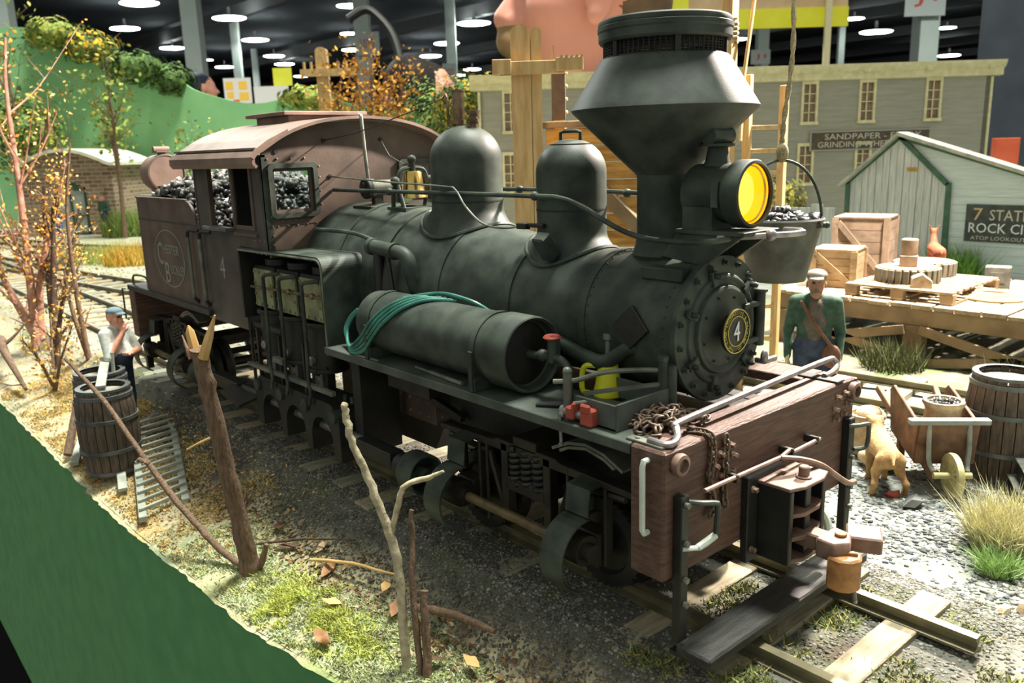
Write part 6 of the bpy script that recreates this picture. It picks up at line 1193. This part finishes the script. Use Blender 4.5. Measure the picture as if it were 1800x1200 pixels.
def bush(label, c, r, n, cols, seed, s0=.06, s1=.13, name='bush'):
    rs = np.random.RandomState(seed); d = rs.normal(size=(n, 3)); d /= np.linalg.norm(d, axis=1)[:, None]; q = 1+.22*np.sin(d[:, :1]*7+seed)+.15*np.sin(d[:, 1:2]*9)
    P = np.array(c)+d*np.array(r)*q*rs.uniform(.55, 1, (n, 1))**.5; V, F_, cc_ = leaves(P, s0, s1, cols, seed); o = mass(name, V, F_, cc_, 'foliage'); return tag(o, label, 'bush', 'bushes of the backdrop', 'thing')
DG = [lin(84, 120, 56), lin(110, 140, 64), lin(66, 98, 50)]
for lb_, c_, r, cols in (('dark green bush tumbling over the steep hill edge', (-40.9, 9.6, 7.3), (1.5, 1.5, .75), DG), ('dark green bush with yellow tips on the hill crest', (-42.4, 8.1, 8.3), (1.2, 1.2, .7), DG+[lin(232, 190, 40)]*2), ('round green bush lower on the hill edge', (-39.7, 10.9, 6.7), (1.0, 1.0, .7), DG), ('olive bush near the top of the hill', (-43.6, 6.9, 9.0), (1.3, 1.3, .7), GRN), ('olive green bush left of the brick roof', (-40.2, 4.2, 4.2), (2.0, 1.6, 1.7), DG+GRN), ('pale bush on the dip of the green board', (-34.6, 15.4, 5.6), (1.4, 1.2, .5), GRN), ('green brush behind the steam dome', (-21.6, 13.4, 3.6), (2.2, 1.6, 1.7), DG+[lin(150, 180, 80)]), ('green brush with yellow flowers left of the warehouse', (-18.6, 12.4, 4.3), (1.3, 1.1, .9), DG+[lin(226, 190, 50)]), ('tall green brush behind the whistle', (-20.1, 12.9, 3.2), (1.5, 1.3, 1.6), [lin(130, 160, 70), lin(100, 140, 60), lin(196, 180, 70)]), ('yellow green brush along the warehouse foot', (-10.6, 17.2, 1.0), (.8, .8, .9), [lin(196, 170, 60), lin(130, 140, 60)])):
    k_ = c_[0] > -25; bush(lb_, c_, r, 3600 if k_ else 1500, cols, int(c_[0]*-37) % 991, .04 if k_ else .08, .09 if k_ else .2)
tree('golden autumn tree behind the cab roof', (-20.8, 10.0, -.1), [[(0, 0, 0), (.1, .1, 2.5), (.2, .1, 4.2), (.3, .2, 5.3)], [(0, 0, 1.6), (-.6, -.3, 3.3), (-.9, -.5, 4.9)], [(0, 0, 1.8), (.6, .6, 3.5), (.9, .9, 5.1)], [(0, 0, 1.5), (.3, -.1, 3.2), (.5, .4, 4.4)]], .11, 'bark', [lin(222, 160, 50), lin(236, 180, 70), lin(196, 130, 50)], 2300, .045, .1, .24, 51, sub=6, leafstart=.5)
# telegraph pole
tp = thing('telegraph_pole', 'pale wooden telegraph pole with a crossarm behind the cab', 'pole', (-25.1, 11.0, -.1), .86)
round_post(-.2, .2, -.2, .2, 6.75).build('post', 'new_wood', tp, sharp=50); B().bx(-.75, 1.2, -.3, -.18, 5.75, 6.0).build('cross_arm', 'new_wood', tp)
for x in (-.6, -.35, .6, .9): B().cyl((x, -.24, 6.0), (x, -.24, 6.25), .05).build('insulator', 'new_wood', tp)
# brick building with vaulted roof
BK = thing('brick_building', 'small brick building with white vaulted roof and green door', 'building', (-36.1, 6.5, -.2), math.atan2(2.4, 2.2)-PI)
# local x runs from the near corner along the front wall, y along the side wall away from the viewer
def va(x): return 2.95+.62*math.sin(PI*min(max((x+.0)/4.0, 0), 1))
b = B()
for i in range(20):
    x0, x1 = 4.0*i/20, 4.0*(i+1)/20; m = (x0+x1)/2
    top = lambda x: va(x)
    if 1.25 < m < 2.6:
        dz = 2.05+.28*math.sin(PI*(m-1.25)/1.35); b.prism([(x0, dz), (x1, dz), (x1, top(x1)), (x0, top(x0))], 'y', 0, -.2)
    else: b.prism([(x0, 0), (x1, 0), (x1, top(x1)), (x0, top(x0))], 'y', 0, -.2)
b.build('front_wall', 'brick', BK); B().bx(0, .2, -4.2, -.2, 0, 2.95).build('side_wall', 'brick', BK); B().bx(3.8, 4, -4.2, -.2, 0, 2.95).build('side_wall', 'brick', BK)
B().bx(-.06, .3, -.25, .06, 0, 2.95).build('corner_pier', 'brick', BK); B().bx(3.7, 4.06, -.25, .06, 0, 2.95).build('corner_pier', 'brick', BK)
B().strip([(x, va(x)+.02) for x in np.linspace(-.25, 4.25, 25)], 'y', .18, -4.3, .14).build('vaulted_roof', 'plaster', BK, sharp=60)
dr = B().bx(1.25, 1.33, -.1, -.02, 0, 2.1).bx(2.52, 2.6, -.1, -.02, 0, 2.1).bx(1.88, 1.97, -.1, -.02, 0, 2.1).bx(1.25, 2.6, -.1, -.02, 1.95, 2.35).bx(1.25, 2.6, -.1, -.02, .85, .98).bx(1.25, 2.6, -.1, -.02, 0, .15).build('double_door', 'door_green', BK)
for x0 in (1.33, 1.97):
    for z0, z1 in ((.15, .85), (.98, 1.95)): B().bx(x0, x0+.55, -.08, -.06, z0, z1).build('pane', 'pane_grey', dr)
# ---------------------------------------------------------------- people
def hand(w, d, n, mi, s=1):
    w, d, n = Vector(w), Vector(d).normalized(), Vector(n).normalized(); u = d.cross(n).normalized(); L = []
    for i, l in enumerate((.036, .043, .04, .03)):
        o = u*(i-1.5)*.021*s; k = w+d*.085*s+o; L.append(('c', w+o*.5, k, (.016*s, .013*s), mi, .012)); q = k+d*l*s+n*.012*s; L.append(('c', k, q, (.0115*s, .0105*s), mi, .006)); L.append(('c', q, q+(d*.5+n)*l*.75*s, (.0105*s, .0085*s), mi, .006))
    th = w+d*.03*s-u*.03*s; t2 = th+(d*.9-u*.75+n*.3)*.04*s; L += [('c', w+d*.01*s, th, (.017*s, .015*s), mi, .012), ('c', th, t2, (.014*s, .012*s), mi, .008), ('c', t2, t2+(d+n*.4)*.03*s, (.012*s, .009*s), mi, .006)]
    return [(a, tuple(b), tuple(c), r, m, k) for a, b, c, r, m, k in L]
def head(c, s, sk, hr, f=1.0, eyes=True, beard=None, cap=None, nose=1.0, turn=0):
    x, y, z = c; P = (lambda a, b, e: (x+a*s, y+b*s, z+e*s)) if not turn else (lambda a, b, e: (x-turn*b*s, y+turn*a*s, z+e*s))
    L = [('s', P(-.012, 0, .03), P(-.012, 0, .03), (.098*s, .078*s, .098*s), sk), ('s', P(.026, 0, -.048), P(.026, 0, -.048), (.07*s, .059*s, .076*s), sk), ('c', P(.035, 0, -.1), P(.074, 0, -.104), (.028*s, .023*s), sk, .03*s),
         ('c', P(.082, 0, .022), P(.112*nose, 0, -.024), (.011*s, .017*s), sk, .016*s), ('s', P(.1, .014, -.03), P(.1, .014, -.03), (.013*s, .009*s, .01*s), sk, .01*s), ('s', P(.1, -.014, -.03), P(.1, -.014, -.03), (.013*s, .009*s, .01*s), sk, .01*s),
         ('c', P(.078, .03, .035), P(.078, -.03, .035), (.016*s, .016*s), sk, .02*s), ('c', P(.092, .018, -.068), P(.092, -.018, -.068), (.01*s, .01*s), sk, .008*s), ('c', P(.089, .014, -.082), P(.089, -.014, -.082), (.011*s, .011*s), sk, .008*s)]
    for q in (-1, 1):
        L += [('s', P(-.008, q*.082, -.008), P(-.008, q*.082, -.008), (.02*s, .01*s, .033*s), sk, .008*s), ('s', P(-.002, q*.083, -.035), P(-.002, q*.083, -.035), (.012*s, .009*s, .013*s), sk, .006*s), ('s', P(.05, q*.04, -.02), P(.05, q*.04, -.02), (.028*s, .022*s, .024*s), sk, .03*s)]
        if eyes: L.append(('s', P(.079, q*.03, .016), P(.079, q*.03, .016), (.012*s, .013*s, .009*s), 5 if eyes is True else eyes, .004*s))
    if hr is not None: L += [('s', P(-.03, 0, .055), P(-.03, 0, .055), (.095*s, .084*s, .088*s), hr, .012*s), ('s', P(-.062, 0, .0), P(-.062, 0, .0), (.055*s, .073*s, .085*s), hr, .012*s)]
    if beard is not None: L += [('c', P(.086, .036, -.066), P(.104, 0, -.054), (.013*s, .02*s), beard, .01*s), ('c', P(.104, 0, -.054), P(.086, -.036, -.066), (.02*s, .013*s), beard, .01*s)]
    if turn: L = [(q[0], q[1], q[2], (q[3][1], q[3][0], q[3][2]), *q[4:]) if q[0] == 's' else q for q in L]
    return L
def person(name, label, loc, rz, mats, J=None, extra=(), h=.0125, scale=1, capm=None, beard=None, handm=0, belly=0):
    # materials: 0 skin, 1 top, 2 trousers, 3 shoes, 4 hair/cap, 5 eyes, 6.. extras
    j = dict(hip=.1, knee=[(.02, .105, .5), (.02, -.105, .5)], ank=[(-.02, .12, .09), (-.02, -.12, .09)], sh=[(0, .185, 1.41), (0, -.185, 1.41)], el=[(-.03, .26, 1.13), (-.03, -.26, 1.13)], wr=[(.08, .25, .9), (.08, -.25, .9)], hd=[((.25, 0, -1), (.1, -1, 0)), ((.25, 0, -1), (.1, 1, 0))], head=(.03, 0, 1.62))
    j.update(J or {}); L = [('s', (0, 0, 1.0), (0, 0, 1.0), (.13+belly*.4, .17, .13), 2, .05), ('s', (.01+belly*.3, 0, 1.13), (.01, 0, 1.13), (.125+belly, .165, .16), 1, .05), ('s', (.005, 0, 1.3), (0, 0, 1.3), (.12, .18, .17), 1, .06), ('c', (0, .11, 1.42), (0, -.11, 1.42), (.075, .075), 1, .05), ('c', (0, 0, 1.45), j['head'], (.055, .052), 0, .03)]
    for i, s in enumerate((1, -1)):
        k, a = j['knee'][i], j['ank'][i]; L += [('c', (0, s*.095, .95), k, (.1, .07), 2, .04), ('c', k, a, (.07, .055), 2, .03), ('c', (a[0]-.03, a[1], .05), (a[0]+.14, a[1]+s*.02, .04), (.045, .038), 3, .02)]
        S_, E_, W_ = j['sh'][i], j['el'][i], j['wr'][i]; L += [('c', S_, E_, (.07, .052), 1, .04), ('c', E_, W_, (.05, .036), j.get('arm', 1), .02)]; L += hand(W_, *j['hd'][i], handm, 1.1)
    L += head(j['head'], 1.05, 0, 4 if not capm else None, beard=beard)
    if capm: x, y, z = j['head']; L += [('s', (x-.012, 0, z+.085), (x, 0, z+.085), (.112, .1, .062), 4, .01), ('s', (x+.085, 0, z+.062), (x, 0, z+.062), (.07, .075, .014), 4, .012)]
    L += list(extra); o = body_mesh('person', L, mats, h, None, .03, loc, rz, scale); return tag(o, label, 'person', None)
person('person', 'capped man in a green coat with a satchel strap standing behind the front beam', (-1.62, 3.42, -.2), math.radians(-62), ['skin_tan', 'coat_green', 'denim_dark', 'shoe', 'cap_grey', 'eye_dark', 'vest_brown', 'strap_brown', 'glove'], dict(el=[(-.04, .245, 1.12), (-.04, -.245, 1.12)], wr=[(.07, .24, .87), (.07, -.24, .87)], head=(.06, 0, 1.6)),
       [('s', (.06, 0, 1.2), (.06, 0, 1.2), (.1, .11, .2), 6, .02), ('s', (.075, 0, 1.36), (.075, 0, 1.36), (.06, .075, .1), 6, .02), ('c', (.12, -.13, 1.43), (.17, .02, 1.2), (.018, .018), 7, .004), ('c', (.17, .02, 1.2), (.14, .17, 1.0), (.018, .018), 7, .004), ('s', (.12, .17, .9), (.12, .17, .9), (.05, .09, .12), 7, .01), ('c', (.085, 0, 1.52), (.1, 0, 1.56), (.04, .03), 6, .02)], .0125, 1.04, True, 6, 8)
person('person', 'stout man in blue cap and overalls holding his chin beside the barrels', (-7.75, -1.66, -.36), math.radians(30), ['skin', 'shirt_white', 'denim_dark', 'shoe', 'cap_blue', 'eye_dark', 'denim'], dict(arm=0, el=[(.12, .24, 1.12), (.1, -.26, 1.12)], wr=[(.22, .0, 1.13), (.16, -.04, 1.4)], hd=[((.3, -1, 0), (0, 0, 1)), ((.1, .25, 1), (0, 1, .2))], head=(.05, -.02, 1.6)),
       [('s', (.08, 0, 1.1), (.08, 0, 1.1), (.12, .15, .16), 2, .03), ('c', (.1, .1, 1.25), (.0, .1, 1.46), (.02, .02), 2, .005), ('c', (.1, -.1, 1.25), (.0, -.1, 1.46), (.02, .02), 2, .005)], .0125, .9, True, None, 0, .05)
tag(B().tube([(-7.5, -1.86, -.4), (-7.52, -1.8, .35), (-7.53, -1.78, .72)], .022, 8).build('shovel_handle', 'weathered_grey'), 'grey wooden tool handle standing in front of the stout man', 'tool handle')
person('person', 'distant man in bright blue overalls left of the green door', (-36.6, 4.3, -.15), math.radians(100), ['skin', 'denim_dark', 'blue_overall', 'shoe', 'hair_dark', 'eye_dark', 'blue_overall'], None, [('s', (0, 0, 1.15), (0, 0, 1.15), (.15, .19, .2), 6, .02)], .03, 1.0)
person('person', 'distant man in a green jacket right of the green door', (-34.9, 5.7, -.15), math.radians(-60), ['skin', 'coat_green', 'denim_dark', 'shoe', 'cap_grey', 'eye_dark'], dict(wr=[(.2, .1, 1.1), (.2, -.1, 1.1)]), [], .03, 1.0, True)
# visitors standing in the hall, life size against the models (one unit of the layout is about 5 cm)
def visitor(label, loc, rz, mats, h, eyes=True, beard=None, turn=0, scale=20):
    j = dict(head=(.03, 0, 1.62)); L = [('s', (0, 0, 1.0), (0, 0, 1.0), (.14, .18, .14), 2, .05), ('s', (.01, 0, 1.2), (0, 0, 1.2), (.14, .19, .24), 1, .05), ('c', (0, .13, 1.42), (0, -.13, 1.42), (.08, .08), 1, .05), ('c', (0, 0, 1.44), (.02, 0, 1.57), (.062, .056), 0, .03)]
    for s in (1, -1): L += [('c', (0, s*.1, .95), (.02, s*.1, .5), (.1, .07), 2, .04), ('c', (.02, s*.1, .5), (-.02, s*.1, .09), (.07, .055), 2, .03), ('c', (-.05, s*.1, .05), (.14, s*.12, .04), (.045, .04), 3, .02), ('c', (0, s*.19, 1.4), (-.02, s*.26, 1.12), (.07, .055), 1, .04), ('c', (-.02, s*.26, 1.12), (.1, s*.24, .9), (.05, .038), 1, .02)]+hand((.1, s*.24, .9), (.25, 0, -1), (.1, -s, 0), 0, 1.1)
    L += head((.03, 0, 1.62), 1.06, 0, 4, eyes=eyes, beard=beard, turn=turn)
    return tag(body_mesh('person', L, mats, h, None, .03, loc, rz, scale), label, 'person')
FY = 2.43+PI/2
visitor('man with a sandy moustache in profile behind the warehouse', (-18.3, 17.45, -29.5), -.712, ['face_skin', 'navy_dark', 'denim_dark', 'shoe', 'hair_brown', 'eye_dark', 'moustache'], .005, True, 6, -1, 23)
visitor('dark haired visitor bending far behind the autumn tree', (-49.0, 31.2, -25.6), FY-.9, ['skin', 'drape_black', 'denim_dark', 'shoe', 'hair_dark', 'eye_dark'], .014)
visitor('taller dark haired visitor farther off in the aisle', (-58.5, 39.5, -24.8), FY+2.6, ['skin', 'drape_black', 'denim_dark', 'shoe', 'hair_dark', 'eye_dark'], .014)
visitor('far visitor in a navy cap beside the white display panel', (-152.5, 56.5, -17.0), 1.2, ['skin', 'navy_dark', 'navy_dark', 'shoe', 'navy_dark', 'eye_dark'], .02)
tag(B().tube(smooth_path([(-54.834, 29.946, 12.837), (-54.156, 30.97, 13.509), (-53.473, 31.604, 13.065), (-52.461, 32.25, 11.573), (-51.639, 32.342, 9.139), (-50.844, 32.082, 5.797), (-49.976, 31.613, 1.626), (-49.976, 31.613, -35.5)], 6), .32, 8).build('lamp_stand', 'black_dark'), 'black curved lamp stand behind the autumn tree', 'lamp stand')
# ---------------------------------------------------------------- the exhibition hall
tag(B().bx(-1900, 1200, -1200, 1900, -36.5, -35.5).build('floor', 'hall_wall'), 'dark hall floor', 'floor', kind='structure')
tag(B().add([(-1900, -1200, 118), (-330, -190, 118), (-240, 60, 118), (60, 470, 118), (260, 430, 118), (1200, 1500, 118), (1200, 1900, 118), (-1900, 1900, 118)], [(0, 1, 2, 7), (2, 3, 6, 7), (3, 4, 5, 6)]).build('ceiling', 'ceiling_dark'), 'dark hall roof deck above the fixtures', 'ceiling', kind='structure')
tag(B().bx(-1905, -1900, -1200, 1900, -36, 118).build('wall_back', 'hall_wall'), 'dim far hall wall at the left', 'wall', kind='structure')
tag(B().bx(-1900, 1200, 1900, 1905, -36, 118).build('wall_far', 'hall_wall'), 'dim far hall wall at the right', 'wall', kind='structure')
for i in range(9):
    o = B().bx(-1900, 0, 0, 6, 104, 113).build('roof_beam', 'truss', None, (0, 120+150*i, 0)); tag(o, 'long steel roof beam running across the hall ceiling', 'beam', 'roof beams of the hall')
    o['kind'] = 'structure'
def fixture(label, loc, w, d):
    t = thing('ceiling_light', label, 'ceiling light', loc, 2.43-PI/2, 'lit hall fixtures')
    B().lathe([(.02, 0), (.42, .0), (.5, .05), (.5, .09), (.42, .12)], n=24, cap=False).build('glowing_lens', 'fixture', t, scale=(w, d, w*.5)); B().lathe([(.45, .1), (.5, .12), (.3, .3), (.05, .4), (.04, 1.2)], n=20).build('housing', 'truss', t, scale=(w, d, w*.3))
ORD = 'first second third fourth fifth sixth seventh eighth ninth tenth eleventh twelfth thirteenth fourteenth fifteenth sixteenth seventeenth eighteenth nineteenth twentieth twenty-first twenty-second twenty-third twenty-fourth twenty-fifth twenty-sixth twenty-seventh twenty-eighth twenty-ninth thirtieth thirty-first'.split()
for i, (x, y, z, w) in enumerate([(-666.8, 207.0, 98.0, 20.9), (-558.7, 183.3, 98.0, 23.3), (-761.4, 274.3, 98.0, 20.8), (-951.8, 342.2, 98.0, 11.2), (-841.6, 325.6, 98.0, 8.4), (-832.0, 334.3, 98.0, 8.4), (-891.4, 374.8, 98.0, 19.4), (-586.3, 252.3, 98.0, 23.0), (-681.6, 314.5, 98.0, 21.8), (-779.2, 377.7, 98.0, 19.8), (-840.6, 418.5, 98.0, 20.4), (-955.8, 497.4, 98.0, 18.0), (-610.9, 361.1, 98.0, 12.8), (-500.4, 298.0, 98.0, 17.2), (-703.1, 419.7, 98.0, 20.1), (-1026.4, 674.8, 98.0, 16.1), (-928.3, 632.5, 98.0, 14.8), (-856.1, 589.4, 98.0, 19.1), (-798.2, 558.2, 98.0, 14.1), (-713.5, 516.2, 98.0, 22.0), (-960.8, 718.2, 98.0, 11.1), (-626.1, 471.1, 98.0, 22.6), (-623.7, 475.7, 98.0, 10.3), (-869.4, 673.7, 98.0, 16.0), (-804.1, 642.1, 98.0, 20.4), (-520.4, 418.2, 98.0, 25.3), (-472.5, 698.3, 98.0, 17.1), (-346.7, 673.2, 98.0, 15.6), (-378.7, 777.1, 98.0, 29.2), (-329.0, 808.7, 98.0, 15.3), (-437.0, 1085.1, 98.0, 26.1)]):
    fixture('glowing ceiling lamp in the dark hall, '+ORD[i]+' counted from the left', (x, y, z), w, w*.8)
def column(label, x, y, w):
    o = B().bx(-w/2, w/2, -w/2, w/2, -36, 118).build('hall_column', 'hall_column', None, (x, y, 0), (0, 0, .86)); tag(o, label, 'column', 'columns of the hall', 'structure')
column('nearest pale column left of centre', -431.5, 165.4, 8.1)
column('slim pale column above the posters', -699.2, 305.1, 6.3)
column('pale column behind the autumn tree', -469.7, 287.6, 9.3)
column('pale column with a red band behind the whistle', -531.8, 404.2, 7.5)
column('wide pale column behind the warehouse', -197.0, 458.4, 9.8)
column('pale column between the ladder and rope', -329.4, 514.6, 7.3)
column('pale column at the left edge of the hall', -394.1, 75.5, 5.5)
column('thin distant column right of the posters', -886.1, 407.0, 5.6)
column('thin distant column right of the rope', -367.9, 693.6, 4.8)
def board(name, label, c, w, h, m, text=None, tm='sign_red', th=.5, cat='sign', fh=.4, kind=None):
    t = thing(name, label, cat, c, 2.42962-PI/2)
    if cat in ('display', 'panel', 'cloth') or name == 'yellow_sign': B().bx(-.04*w, .04*w, th*.2, th*.8, -35.5-c[2], -h/2).build('stand_post', 'truss', t)
    B().bx(-w/2, w/2, 0, th, -h/2, h/2).build('panel', m, t, bevel=.02)
    if text: lettering('sign_lettering', text, tm, (0, -.01*w, 0), (1, 0, 0), (0, 0, 1), h*fh, w*.55, t)
    return t
board('column_sign', 'white column sign with red J1 lettering at upper right', (-192.59, 445.99, 72.63), 20.59, 19.45, 'sign_white', 'J1', fh=0.55)
board('column_sign', 'white column sign with faint red figures above the tree', (-455.57, 281.45, 69.30), 14.96, 13.57, 'sign_white', '1023')
board('column_sign', 'small white column sign left of the rope', (-319.58, 497.95, 58.24), 12.77, 9.01, 'sign_white', 'J1', fh=0.4)
board('column_sign', 'small white column sign behind the whistle', (-520.27, 392.56, 62.47), 10.34, 12.06, 'sign_white', '1023')
board('poster_stand', 'white display panel with yellow prints in the far aisle', (-328.00, 140.27, 29.44), 10.92, 9.78, 'poster', None, cat='display')
p = bpy.data.objects['poster_stand']
board('booth_panel', 'plain white booth panel right of the yellow prints', (-318.84, 150.16, 27.38), 13.87, 6.82, 'poster', None, cat='panel')
board('yellow_sign', 'yellow hanging sign above the white booth', (-317.09, 154.65, 34.33), 7.50, 6.82, 'banner_yellow', None)
board('banner', 'long yellow and tan banner at the top right', (-88.78, 134.50, 28.83), 35.35, 11.16, 'card', None, cat='banner')
board('navy_screen', 'dark navy drape screen at the right edge', (-13.13, 65.72, 8.43), 21.76, 25.77, 'navy', None, cat='screen')
board('orange_cloth', 'orange cloth bundle beside the warehouse end', (-14.33, 46.34, 1.98), 1.30, 1.52, 'orange_cloth', None, cat='cloth')
for x, z, w, h, m in ((-3.2, 2.0, 3.0, 3.2, 'poster_yellow'), (2.2, 2.0, 3.4, 3.2, 'poster_yellow'), (-3.0, -1.6, 2.6, 2.6, 'poster_yellow'), (2.4, -2.2, 3.8, 3.2, 'poster_yellow'), (-.8, -4.0, 2.4, 1.2, 'poster_orange')):
    B().bx(x-w/2, x+w/2, -.12, 0, z-h/2, z+h/2).build('print', m, p)
bn = bpy.data.objects['banner']
B().bx(-17.7, 17.7, -.4, 0, -5.6, -2.2).build('yellow_stripe', 'banner_yellow', bn); B().bx(-17.7, -11.5, -.45, 0, -2.3, 5.6).build('yellow_end', 'banner_yellow', bn)
B().bx(13.3, 14.4, -1.2, -.5, -34, 5.6).build('banner_pole', 'cream', bn)
